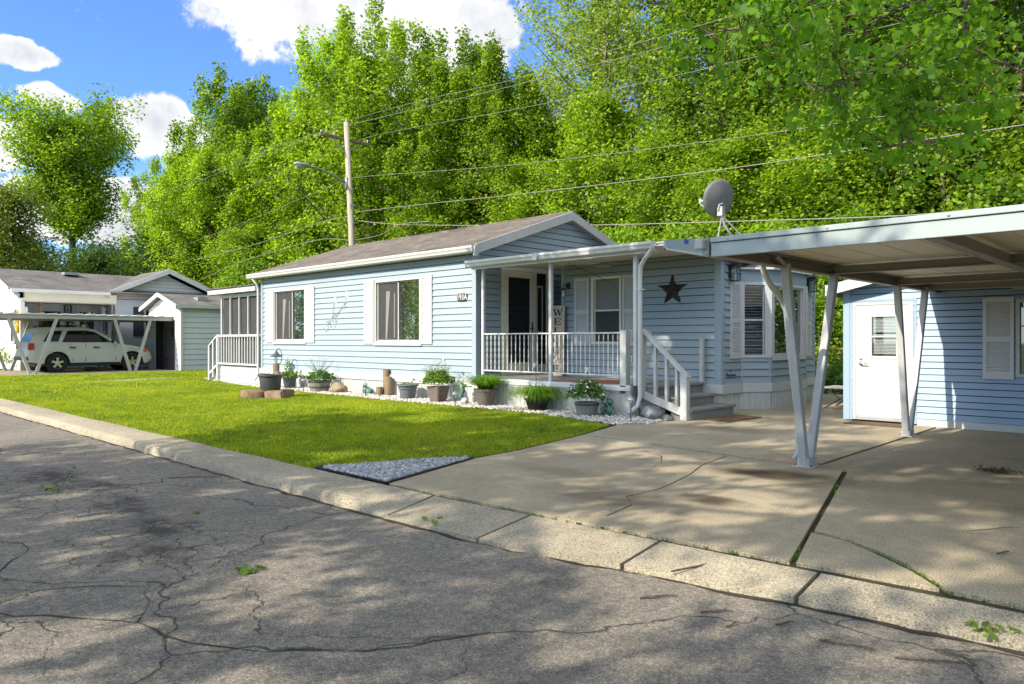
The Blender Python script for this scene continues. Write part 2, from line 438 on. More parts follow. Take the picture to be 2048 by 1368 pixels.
M['wood'] = pm('weathered post wood', (.24,.17,.095), .85, .25, 3, .2, 60, bump=.5, stretch=(6,6,.8))
M['pole'] = pm('grey pole wood', (.42,.36,.27), .85, .2, 3, .2, 40, bump=.4, stretch=(5,5,.4))
M['deck'] = pm('grey painted boards', (.27,.26,.24), .75, .15, 3, .1, 60, dirt=(.12,.11,.09), dscale=4, damt=.5)
M['mat'] = pm('coir mat', (.15,.085,.04), .95, .2, 8, .25, 160, bump=.6)
M['rug'] = pm('faded red rug', (.36,.15,.09), .95, .2, 6, .2, 120)
M['signwood'] = pm('tan sign board', (.58,.46,.35), .7, .1, 4, .06, 60, stretch=(5,5,.7))
M['lettering'] = pm('dark brown lettering', (.03,.022,.018), .7, .1)
M['rock'] = pm('tan boulder', (.31,.235,.15), .9, .3, 5, .2, 40, bump=.7, bscale=14)
M['greyrock'] = pm('grey rock', (.17,.17,.17), .9, .3, 5, .2, 40, bump=.7, bscale=14)
M['pebble'] = None
M['barrel'] = pm('silvered barrel wood', (.25,.24,.19), .8, .2, 4, .15, 60, stretch=(8,8,.7))
M['potbrown'] = pm('grey brown planter', (.16,.125,.105), .75, .15, 4, .1, 60)
M['bark'] = pm('tree bark', (.13,.105,.075), .95, .35, 2.5, .25, 30, bump=.8, bscale=14, coord='obj', stretch=(3,3,.6))
M['barklight'] = pm('pale poplar bark', (.30,.26,.19), .95, .3, 2.5, .25, 30, bump=.6, bscale=12, coord='obj', stretch=(3,3,.7))
M['carpaint'] = pm('silver green car paint', (.50,.525,.455), .3, .02, 2, .01, spec=.6)
M['tyre'] = pm('black rubber', (.02,.02,.02), .85, .2)
M['carglass'] = glassmat('tinted car glass', (.010,.011,.013), .05, 1.4, .3)
M['redlens'] = pm('red lens', (.45,.02,.02), .2, .05)
M['orange'] = pm('amber lens', (.5,.12,.03), .25, .05)
M['nwhite'] = pm('neighbour white siding', (.72,.71,.68), .6, .06, 1.2, .03, 50, dirt=(.5,.47,.4), dscale=1.3, damt=.3)
M['nblue'] = pm('bluish white panel wall', (.80,.83,.86), .6, .05, 1.2, .03, 50)
M['ngreen'] = pm('pale green shed siding', (.58,.64,.63), .6, .05, 1.2, .03, 50)
M['shutdk'] = pm('slate shutter', (.06,.07,.10), .6, .1)
M['rolldoor'] = pm('brown grey door', (.11,.10,.10), .6, .1, 3)
M['frog'] = pm('green glazed ceramic', (.09,.19,.14), .25, .4, 14, .1, 60)
M['bluedec'] = pm('blue glaze', (.04,.08,.35), .3, .2, 10)
M['brick'] = pm('tan brick', (.27,.18,.11), .9, .25, 7, .15, 70, bump=.5)
M['log'] = pm('cut log', (.22,.14,.075), .9, .3, 8, .2, 60, bump=.5)
M['rust'] = pm('rusty rail', (.24,.10,.06), .8, .3, 8)
M['yellow'] = pm('yellow wreath', (.6,.42,.06), .8, .25, 12)
M['wire'] = pm('overhead cable', (.24,.22,.18), .6, .1)
M['lampglass'] = pm('grey lamp lens', (.42,.44,.42), .3, .05)
M['bronzeglass'] = clearglass('lantern glass', .2)
M['silver'] = pm('silver garden metal', (.55,.56,.58), .4, .1, 8, metal=.5)
M['leaf_maple'] = leafmat('maple leaves', (.032,.09,.008), (.40,.52,.03), .5, (1.5,1.7,.5))
M['leaf_poplar'] = leafmat('poplar leaves', (.09,.16,.02), (.42,.50,.08), .45, (1.5,1.6,.6))
M['leaf_wood'] = leafmat('woodland leaves', (.026,.08,.008), (.33,.47,.03), .5, (1.5,1.7,.5))
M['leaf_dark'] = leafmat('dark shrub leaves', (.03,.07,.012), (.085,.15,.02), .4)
M['leaf_olive'] = leafmat('olive conifer sprays', (.07,.11,.014), (.24,.28,.03), .4)
M['leaf_near'] = leafmat('near maple leaves', (.06,.15,.010), (.16,.30,.018), .55)
M['leaf_bright'] = leafmat('bright plant leaves', (.08,.17,.02), (.22,.32,.04), .45, cl=8)
M['leaf_pot'] = leafmat('pot plant leaves', (.05,.13,.025), (.15,.26,.06), .4, cl=9)
M['leaf_grey'] = leafmat('grey green leaves', (.10,.15,.09), (.26,.31,.19), .3, cl=9)
M['petal'] = pm('white petals', (.75,.73,.7), .6, .08)
M['grassblade'] = grassmat()
M['tuft'] = leafmat('ornamental grass blades', (.07,.17,.015), (.20,.33,.03), .5, cl=6)

def pebblemat(name, a, b):
    m, nt, out = newmat(name)
    g = N(nt,'NewGeometry')
    r = ramp(nt, g.outputs['Random Per Island'], [(0,a),(.5,tuple((x+y)/2 for x,y in zip(a,b))),(1,b)])
    n = N(nt,'TexNoise', i_Scale=60, i_Detail=4); L(nt, pos(nt), n.inputs['Vector'])
    c = mixc(nt, 1, r.outputs[0], ramp(nt, n.outputs[0], [(.3,(.75,.75,.75)),(.7,(1.15,1.15,1.15))]).outputs[0], 'MULTIPLY')
    p = N(nt,'BsdfPrincipled', i_Roughness=.75); L(nt, c, p.inputs['Base Color']); L(nt, p.outputs[0], out.inputs[0]); return m
M['pebble'] = pebblemat('pale river pebbles', (.36,.31,.25), (.68,.64,.58))
M['pebblegrey'] = pebblemat('grey river pebbles', (.19,.20,.20), (.46,.46,.45))
# ------------------------------------------------------------------ camera, sun, sky
cam = bpy.data.cameras.new('camera'); cam_o = bpy.data.objects.new('camera', cam); COL.objects.link(cam_o)
cam.sensor_width = 36; cam.lens = 1480/2048*36; cam.clip_end = 2000; cam.clip_start = .05
cam_o.location = (0, 0, 1.2); cam_o.rotation_euler = (PI/2, 0, math.radians(43.97)); cam.shift_y = -3/2048
scene.camera = cam_o
SUN = Vector((-.23, -1.45, 1.0)).normalized()
EL = math.asin(SUN.z); AZ = math.atan2(SUN.x, SUN.y)
sl = bpy.data.lights.new('sun', 'SUN'); sl.energy = 3.9; sl.angle = math.radians(.45); sl.color = (1, .925, .78)
so = bpy.data.objects.new('sun', sl); COL.objects.link(so); so.rotation_euler = (-SUN).to_track_quat('-Z','Y').to_euler(); so.location = (-5,-25,30)
w = bpy.data.worlds.new('World'); scene.world = w; w.use_nodes = True
nt = w.node_tree; nt.nodes.clear()
out = nt.nodes.new('ShaderNodeOutputWorld'); bg = N(nt,'Background', i_Strength=.14); L(nt, bg.outputs[0], out.inputs[0])
sky = N(nt,'TexSky', sky_type='NISHITA', sun_disc=False); sky.sun_elevation = EL; sky.sun_rotation = AZ % (2*PI); sky.air_density = 1.0; sky.dust_density = .25; sky.ozone_density = 2.2
tc = N(nt,'TexCoord'); dirv = tc.outputs['Generated']
sx = N(nt,'SeparateXYZ'); L(nt, dirv, sx.inputs[0])
az = math_(nt,'ARCTAN2', sx.outputs[0], sx.outputs[1]); el = math_(nt,'ARCSINE', sx.outputs[2])
# cumulus: (azimuth, elevation, half width, half height) in degrees, azimuth clockwise from +Y
CL = [(-57,25.2,13.5,5.6),(-52,21.5,8.5,4.6),(-66,25.5,5.5,3.4),(-46.8,22.5,3.6,4.2),(-77,17.2,2.6,.9),(-70.3,14.6,3.6,2.5),(-66.8,13,3.2,2.0),(-76.3,14.6,1.8,1.2),(-79,11.8,2.4,2.0),(-74,8.5,9,2.6),(-60,8,12,2.6),
      (-150,32,26,13),(150,30,28,14),(-112,24,14,8),(60,28,26,12),(105,38,26,14),(10,46,26,12),(-30,66,50,11),(-125,14,12,4),(-40,8,8,2),(150,66,60,12),(-170,52,30,10),(30,15,18,5),(90,16,20,6),(-90,50,24,9)]  # mostly unseen clouds, added as neutral fill light
d8 = math.pi/180
wv = distort(nt, dirv, 5.0, .10); wv2 = distort(nt, wv, 16.0, .035)
s2 = N(nt,'SeparateXYZ'); L(nt, wv2, s2.inputs[0])
az2 = math_(nt,'ARCTAN2', s2.outputs[0], s2.outputs[1]); el2 = math_(nt,'ARCSINE', s2.outputs[2])
dens = None; low = None
for a0, e0, wa, we in CL:
    dx = math_(nt,'DIVIDE', math_(nt,'SUBTRACT', az2, a0*d8), wa*d8); dy = math_(nt,'DIVIDE', math_(nt,'SUBTRACT', el2, e0*d8), we*d8)
    q = math_(nt,'SUBTRACT', 1.0, math_(nt,'ADD', math_(nt,'MULTIPLY', dx, dx), math_(nt,'MULTIPLY', dy, dy)))
    dens = q if dens is None else math_(nt,'MAXIMUM', dens, q)
dens = math_(nt,'MAXIMUM', dens, math_(nt,'MINIMUM', math_(nt,'MULTIPLY', math_(nt,'SUBTRACT', el2, .60), 1.2), .02))  # thin overhead cloud above the frame, added for fill
nz = N(nt,'TexNoise', i_Scale=17, i_Detail=11, i_Roughness=.66); L(nt, dirv, nz.inputs['Vector'])
dn = math_(nt,'ADD', dens, math_(nt,'MULTIPLY', math_(nt,'SUBTRACT', nz.outputs[0], .5), 2.3))
mr = N(nt,'MapRange', interpolation_type='SMOOTHSTEP'); mr.inputs[1].default_value = .0; mr.inputs[2].default_value = .36; L(nt, dn, mr.inputs[0])
# thicker cloud is greyer underneath, billows by a second noise
nz2 = N(nt,'TexNoise', i_Scale=9, i_Detail=7, i_Roughness=.6)
mp = N(nt,'Mapping'); mp.inputs['Location'].default_value = (3.1,1.7,.06); L(nt, dirv, mp.inputs[0]); L(nt, mp.outputs[0], nz2.inputs['Vector'])
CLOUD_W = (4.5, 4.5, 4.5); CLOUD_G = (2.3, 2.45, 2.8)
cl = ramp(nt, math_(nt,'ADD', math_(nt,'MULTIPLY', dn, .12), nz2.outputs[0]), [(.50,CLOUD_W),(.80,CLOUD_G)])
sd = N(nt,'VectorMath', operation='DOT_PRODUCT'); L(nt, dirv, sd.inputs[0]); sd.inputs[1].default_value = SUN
gl = math_(nt,'ADD', 1.0, math_(nt,'MULTIPLY', math_(nt,'POWER', math_(nt,'MAXIMUM', sd.outputs['Value'], 0.0), 2.0), 3.0))  # clouds brightened towards the sun to strengthen the added fill
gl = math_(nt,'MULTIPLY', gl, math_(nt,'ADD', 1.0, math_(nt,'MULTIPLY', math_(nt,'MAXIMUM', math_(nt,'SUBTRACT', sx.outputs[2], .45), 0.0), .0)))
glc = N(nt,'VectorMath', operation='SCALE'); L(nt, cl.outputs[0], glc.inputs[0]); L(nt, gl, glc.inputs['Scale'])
skyc = mixc(nt, 1, sky.outputs[0], (.56,.77,1.12), 'MULTIPLY')
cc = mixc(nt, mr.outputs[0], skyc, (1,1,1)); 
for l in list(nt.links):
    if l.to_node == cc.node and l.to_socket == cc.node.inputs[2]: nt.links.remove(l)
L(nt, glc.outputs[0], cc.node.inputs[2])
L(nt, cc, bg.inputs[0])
vs = scene.view_settings
scene.display_settings.display_device = 'sRGB'
vs.view_transform = 'Standard'; vs.look = 'None'; vs.exposure = 0.86; vs.gamma = 1; vs.use_curve_mapping = False
scene.cycles.max_bounces = 8; scene.cycles.transparent_max_bounces = 12; scene.cycles.diffuse_bounces = 3; scene.cycles.glossy_bounces = 3
scene.cycles.transmission_bounces = 4; scene.cycles.caustics_reflective = False; scene.cycles.caustics_refractive = False
scene.cycles.use_denoising = True
# ------------------------------------------------------------------ ground, road, kerb, drive, lawn
def struct(o): return tag(o, kind='structure')
def sheet(name, poly, z, mat, thick=.0, bevel=0):
    mb = MB()
    if thick: mb.prism([(x,y,z-thick) for x,y in poly], (0,0,thick))
    else: mb.add([(x,y,z) for x,y in poly], [tuple(range(len(poly)))])
    return struct(mb.build(name, mat, None, bevel))
sheet('ground', [(-400,-400),(400,-400),(400,400),(-400,400)], -.16, M['ground'])
sheet('road', [(-90,-4.2),(40,-4.2),(40,4.2),(-90,4.2)], -.10, M['asphalt'])
# kerb: rounded nose, dropped to a flush apron from x = -5 on
mb = MB()
XS = [-90,-40,-24,-18,-14,-11.2,-11.15,-8.2,-8.15,-5.3,-4.95,-4.7,-4.45]
def kerbprof(x):
    t = min(max((x+5.05)/.6,0),1); t = t*t*(3-2*t)
    f = 3.22+.05*max(0,(x+4.6)); z = -.004 - .075*t
    wob = .012*math.sin(x*2.3)+.008*math.sin(x*5.1)
    return [(f+wob,-.14),(f+.008+wob,z-.05),(f+.03+wob,z-.012),(f+.07,z),(3.71,-.004),(3.71,-.2)]
rng = random.Random(3); xs = []
x = -60.0
while x < -4.44:
    xs.append(x); x += .25 if x > -20 else 2.0
xs.append(-4.44)
n = 6; vs = [(x,y,z) for x in xs for y,z in kerbprof(x)]
fs = [(i*n+k,(i+1)*n+k,(i+1)*n+k+1,i*n+k+1) for i in range(len(xs)-1) for k in range(n-1)]
fs.append(tuple((len(xs)-1)*n+k for k in range(n)))
mb.add(vs, fs); struct(mb.build('kerb', M['kerb'], None, auto=50))
# sloped apron slabs in the gutter
mb = MB()
AP = [-4.43,-3.46,-2.45,-1.52,.2,2.2,6]
def apf(x): return float(np.interp(x,[-4.43,-3.15,-2.42,-1.43,-.61,6],[3.235,3.28,3.44,3.60,3.70,3.88]))
def apz(x): return float(np.interp(x,[-4.43,-3.0],[-.088,-.06]))
def apb(x): return 3.73+.055*(x+4.4) if x < 0 else 3.97
for a, b in zip(AP[:-1], AP[1:]):
    a += .012; b -= .012
    for k in range(4):
        p, q = a+(b-a)*k/4, a+(b-a)*(k+1)/4
        mb.hexa([(p,apf(p),-.25),(q,apf(q),-.25),(q,apb(q)-.015,-.25),(p,apb(p)-.015,-.25),(p,apf(p),apz(p)),(q,apf(q),apz(q)),(q,apb(q)-.015,-.006),(p,apb(p)-.015,-.006)])
struct(mb.build('kerb_apron', M['kerb'], None))
sheet('joint_soil', [(-5.08,3.735),(-4.43,3.72),(-2.45,3.82),(-1.52,3.875),(.0,3.955),(6,3.955),(6,12),(-6.6,12),(-6.6,9)], -.022, M['moss'])
# drive slabs (upper face z=0) with open joints between them
slabs = [
 [(-5.06,3.76),(-3.30,3.83),(-3.06,4.1),(-3.13,4.5),(-3.33,4.72),(-3.30,5.1),(-3.36,5.42),(-3.47,5.9),(-3.64,6.4),(-3.75,7.10),(-5.88,7.40),(-5.57,5.89),(-5.5,5.14)],
 [(-3.27,3.83),(-1.71,3.95),(-2.545,7.03),(-3.735,7.10),(-3.625,6.4),(-3.455,5.9),(-3.345,5.42),(-3.285,5.1),(-3.315,4.71),(-3.115,4.49),(-3.045,4.1)],
 [(-1.675,3.955),(-1.0,4.02),(-1.18,4.22),(-1.43,4.43),(-1.62,4.57),(-1.87,4.64)],
 [(-.96,4.02),(.4,4.02),(.4,7.22),(-2.515,7.10),(-1.875,4.70),(-1.60,4.60),(-1.40,4.48),(-1.14,4.27)],
 [(.43,4.02),(5,4.05),(5,7.3),(.43,7.22)],
 [(-5.9,7.445),(-2.84,7.085),(-2.90,11.55),(-3.2,11.9),(-3.2,18),(-6.5,18),(-6.5,9.0),(-6.2,8.55)],
 [(-2.80,7.09),(5,7.33),(5,11.8),(-2.86,11.8)],
]
mb = MB()
for s in slabs: mb.prism([(x,y,-.12) for x,y in s], (0,0,.12))
struct(mb.build('driveway', M['concrete'], None, bevel=.0025))
# hairline crack filled with dirt across the drive, moss tufts in the joints
def ribbon(name, pts, wd, z, mat, seed):
    rg = random.Random(seed); L_, R_ = [], []
    P = [Vector((x,y,0)) for x,y in pts]; Q = []
    for a, b in zip(P[:-1], P[1:]):
        k = max(2, int((b-a).length/.12))
        for i in range(k): Q.append(a.lerp(b, i/k)+Vector((rg.uniform(-.025,.025),rg.uniform(-.025,.025),0)))
    Q.append(P[-1]); v = []; f = []
    for i, p in enumerate(Q):
        d = (Q[min(i+1,len(Q)-1)]-Q[max(i-1,0)]).normalized(); s = Vector((-d.y,d.x,0))*wd*rg.uniform(.15,1.5)
        v += [p+s+Vector((0,0,z)), p-s+Vector((0,0,z))]
    f = [(2*i,2*i+1,2*i+3,2*i+2) for i in range(len(Q)-1)]
    return struct(MB().add(v, f).build(name, mat, None))
ribbon('drive_crack', [(-4.8,6.9),(-4.2,6.6),(-3.9,6.0)], .005, .004, M['moss'], 2)
ribbon('drive_crack', [(-1.2,5.3),(-.6,6.2),(-.3,7.1)], .004, .004, M['moss'], 5)
ribbon('road_crack', [(-5.2,.25),(-4.3,.75),(-3.6,1.25),(-3.1,1.35),(-2.6,1.75),(-2.35,2.3)], .006, -.096, M['soil'], 8)
ribbon('road_crack', [(-4.3,.75),(-4.45,1.1),(-4.1,1.5),(-3.6,1.25)], .004, -.096, M['soil'], 9)
ribbon('road_crack', [(-6.2,1.0),(-5.4,1.25),(-4.9,.95),(-4.3,.75)], .005, -.096, M['soil'], 10)
ribbon('road_edge_dirt', [(-60,3.2),(-30,3.2),(-15,3.2),(-8,3.2),(-4.7,3.2),(-3.15,3.265),(-2.42,3.425),(-1.43,3.585),(-.61,3.685),(5,3.83)], .017, -.094, M['soil'], 11)
# lawn: a slightly raised bed
LAWN = [(-28.5,3.73),(-6.18,3.73),(-5.55,5.14),(-5.62,5.89),(-5.94,7.44),(-6.3,8.5),(-8.0,8.98),(-9.4,8.98),(-12.2,8.95),(-17.4,9.05),(-19.5,9.3),(-23.4,10.0),(-24.0,14),(-29.0,14),(-29.6,3.73)]
sheet('lawn', LAWN, -.004, M['lawnbase'], .15)
sheet('lawn', [(-60,3.73),(-35.6,3.73),(-35.6,7.4),(-60,7.4)], -.004, M['lawnbase'], .15)
sheet('back_lawn', [(-60,15.9),(-6.6,15.9),(-6.6,18.05),(30,18.05),(30,60),(-90,60),(-90,15.9)], -.03, M['ground'])
sheet('path', [(-23.75,6.7),(-23.1,7.1),(-23.9,9.7),(-24.5,9.5)], .014, M['kerb'], .1)
sheet('neighbour_drive', [(-35.5,3.74),(-29.75,3.74),(-29.75,12.0),(-35.5,12.0)], .004, M['kerb'], .12)

# grass blades
def in_poly(P, poly):
    x, y = P[:,0], P[:,1]; r = np.zeros(len(P), bool); n = len(poly)
    for i in range(n):
        x0,y0 = poly[i]; x1,y1 = poly[(i+1)%n]
        c = ((y0>y) != (y1>y)) & (x < (x1-x0)*(y-y0)/(y1-y0+1e-12)+x0); r ^= c
    return r
def blades(name, poly, dens, hgt, wid, seed, z=-.004):
    g = np.random.default_rng(seed); a = np.array(poly); lo, hi = a.min(0), a.max(0)
    n = int(dens*(hi-lo).prod()); P = g.uniform(lo, hi, (n,2)); P = P[in_poly(P, poly)]; n = len(P)
    # taller and thinner clumps
    cl = .75+.25*np.sin(P[:,0]*3.1+np.sin(P[:,1]*2.3)*2)*np.sin(P[:,1]*2.7+P[:,0])
    h = hgt*g.uniform(.55,1.25,n)*cl; t = g.uniform(0,2*PI,n); ln = g.uniform(.1,.75,n)*h; lt = g.uniform(0,2*PI,n)
    base = np.c_[P, np.full(n,z)]; sd = np.c_[np.cos(t),np.sin(t),np.zeros(n)]*(wid*g.uniform(.6,1.2,n)/2)[:,None]
    tip = base + np.c_[np.cos(lt)*ln, np.sin(lt)*ln, h]
    v = np.stack([base-sd, base+sd, tip], 1).reshape(-1,3)
    return np_mesh(name, v, 3, M['grassblade'])
o = blades('grass', [(-19.5,3.69),(-15,3.71),(-13,3.67),(-11.5,3.71),(-10.2,3.67),(-9,3.70),(-8,3.665),(-7.2,3.70),(-6.2,3.68),(-5.53,5.14),(-5.6,5.89),(-5.92,7.44),(-6.28,8.5),(-8.0,8.97),(-9.4,8.97),(-12.2,8.94),(-17.4,9.03),(-19.5,9.25)], 5000, .037, .009, 1)
tag(o, 'short sunlit yellow green grass on the front lawn of the blue home', 'grass', kind='stuff')
o = blades('grass', [(-29.6,3.73),(-19.5,3.73),(-19.5,9.3),(-23.4,10.0),(-24.0,13.8),(-29.0,13.8),(-29.6,12)], 1100, .055, .018, 2)
tag(o, 'mown grass of the far lawn beside the neighbour carport', 'grass', kind='stuff')
o = blades('grass', [(-20,16),(-6.6,16),(-6.6,18.1),(-2.5,18.1),(-2.5,19.6),(-20,19.6)], 500, .08, .02, 3, -.03)
tag(o, 'strip of grass behind the patio in the back yard', 'grass', kind='stuff')
g_ = np.random.default_rng(44); P_ = g_.uniform((-28,3.9),(-8,8.9),(900,2)); P_ = P_[in_poly(P_, LAWN)]; P_ = P_[g_.random(len(P_)) < np.clip((-9-P_[:,0])/8,.1,1)]
C_ = np.c_[P_, g_.uniform(.03,.055,len(P_))]; t_ = g_.uniform(0,6.28,len(P_)); s_ = .010
V_ = np.stack([C_+np.c_[np.cos(t_+k*PI/2)*s_, np.sin(t_+k*PI/2)*s_, np.zeros(len(P_))+(.006 if k%2 else 0)] for k in range(4)],1).reshape(-1,3)
tag(np_mesh('clover_flowers', V_, 4, M['petal']), 'tiny white clover flowers scattered in the lawn', 'clover', kind='stuff')
# ragged grass and moss growing in the drive joints
def joint_tufts(lines, seed):
    g = np.random.default_rng(seed); V = []
    for (x0,y0),(x1,y1),k in lines:
        for _ in range(k):
            t = g.random(); c = np.array([x0+(x1-x0)*t+g.normal(0,.008), y0+(y1-y0)*t+g.normal(0,.008), -.02])
            for _ in range(5):
                a = g.uniform(0,2*PI); h = g.uniform(.006,.026); d = np.array([math.cos(a),math.sin(a),0])
                s = np.array([-d[1],d[0],0])*.006
                V += [c-s, c+s, c+d*h*.9+np.array([0,0,h])]
    return np_mesh('weeds', np.array(V), 3, M['tuft'])
o = joint_tufts([((-5.05,3.74),(-3.3,3.8),26),((-3.3,3.82),(-1.7,3.93),22),((-1.69,3.95),(-1.8,4.3),12),((-2.2,5.9),(-2.4,6.5),22),((-1.87,4.68),(-1.4,4.45),14),((-1.4,4.45),(-1.02,4.1),34),((-1.0,4.0),(.4,4.0),24),((-3.9,7.1),(-2.9,7.07),15),((-2.83,7.2),(-2.87,10.9),30)], 4)
tag(o, 'small weeds and moss in the joints of the concrete drive', 'weeds', kind='stuff')

# pebbles
def pebbles(name, poly, n, seed, mat, r=(.014,.034), z=0, layers=.02):
    g = np.random.default_rng(seed); a = np.array(poly); lo, hi = a.min(0), a.max(0)
    P = g.uniform(lo, hi, (n*4,2)); P = P[in_poly(P, poly)][:n]; n = len(P)
    bm = bmesh.new(); bmesh.ops.create_icosphere(bm, subdivisions=1, radius=1)
    bv = np.array([v.co[:] for v in bm.verts]); bf = np.array([[v.index for v in f.verts] for f in bm.faces]); bm.free()
    rr = g.uniform(*r, n); sc = np.c_[rr*g.uniform(.9,1.5,n), rr*g.uniform(.7,1.1,n), rr*g.uniform(.5,.8,n)]
    t = g.uniform(0,2*PI,n); c, s = np.cos(t), np.sin(t)
    v = bv[None]*sc[:,None]
    x = v[:,:,0]*c[:,None]-v[:,:,1]*s[:,None]; y = v[:,:,0]*s[:,None]+v[:,:,1]*c[:,None]; zz = v[:,:,2]
    V = np.stack([x+P[:,0:1], y+P[:,1:2], zz+z+g.uniform(0,layers,n)[:,None]], 2)
    F = (bf[None]+(np.arange(n)*len(bv))[:,None,None]).reshape(-1,3)
    V = V.reshape(-1,3)
    me = bpy.data.meshes.new(name); me.vertices.add(len(V)); me.loops.add(F.size); me.polygons.add(len(F))
    me.vertices.foreach_set('co', V.astype(np.float32).ravel()); me.loops.foreach_set('vertex_index', F.astype(np.int32).ravel())
    me.polygons.foreach_set('loop_start', np.arange(0,F.size,3,dtype=np.int32)); me.polygons.foreach_set('use_smooth', np.ones(len(F),bool))
    me.update(calc_edges=True); me.materials.append(mat)
    o = bpy.data.objects.new(name, me); COL.objects.link(o); return o
BED = [(-23.2,10.02),(-19.5,9.32),(-17.4,9.07),(-12.2,8.97),(-9.4,9.0),(-8.0,9.0),(-6.3,8.56),(-5.95,9.0),(-6.0,9.6),(-6.7,9.75),(-10.4,9.78),(-18.9,9.8),(-22.9,10.9)]
sheet('bed_soil', BED, -.012, M['soil'])
BEDW = [p for p in BED]
o = pebbles('pebble_bed', BEDW, 9000, 5, M['pebble'], (.014,.032)); tag(o, 'pale river pebbles along the foot of the blue home', 'pebbles', kind='stuff')
TRI = [(-6.14,3.75),(-5.10,3.76),(-5.5,5.08),(-5.58,5.1)]
sheet('bed_soil', TRI, -.012, M['soil'])
o = pebbles('pebble_corner', TRI, 2300, 6, M['pebblegrey'], (.015,.03), 0); tag(o, 'grey white pebbles in the small triangle beside the kerb', 'pebbles', kind='stuff')
mb = MB()
for a, b in (((-6.17,3.735),(-5.07,3.74)),((-5.07,3.74),(-5.49,5.12)),((-5.49,5.12),(-5.56,5.14)),((-6.17,3.735),(-5.56,5.14))):
    mb.tube([(*a,.008),(*b,.008)], .010, 6)
tag(mb.build('garden_edging', M['black']), 'black plastic edging round the grey pebble triangle', 'edging')
# ------------------------------------------------------------------ vegetation
LEAF = np.array([(0,-.5,0),(.30,-.12,.03),(.0,.5,-.05),(-.30,-.12,.03)])            # simple pointed leaf
def star_leaf():
    # lobed maple leaf outline, 13 points
    r = [.08,.38,.20,.62,.22,.46,.72,.46,.22,.62,.20,.38,.08]; a = [-90,-50,-28,-8,18,42,90,138,162,188,208,230,270]
    return np.array([(q*math.cos(math.radians(t)), q*math.sin(math.radians(t)), -.9*q*q*.45+.05*(-1)**i) for i,(q,t) in enumerate(zip(r,a))])
MAPLE = star_leaf()[:12]
def frames(nrm, g):
    nrm = nrm/np.linalg.norm(nrm, axis=1, keepdims=True)
    t = g.normal(size=nrm.shape); t -= nrm*(t*nrm).sum(1, keepdims=True); t /= np.linalg.norm(t, axis=1, keepdims=True)
    return t, np.cross(nrm, t), nrm
def leaves(C, size, g, up=.6, shape=LEAF, out=None, droop=0):
    n = len(C); nr = g.normal(size=(n,3)); nr[:,2] = np.abs(nr[:,2])*.8+up
    if out is not None: nr += out
    t, b, nn = frames(nr, g)
    if droop:
        b = b*(1-droop)+np.array([0,0,-1.0])*droop; b /= np.linalg.norm(b,axis=1,keepdims=True); t = np.cross(b, nn); t /= np.linalg.norm(t,axis=1,keepdims=True)
    s = (size*g.uniform(.6,1.25,n))[:,None,None]
    v = C[:,None] + s*(shape[None,:,0:1]*t[:,None] + shape[None,:,1:2]*b[:,None] + shape[None,:,2:3]*nn[:,None])
    return v.reshape(-1,3)

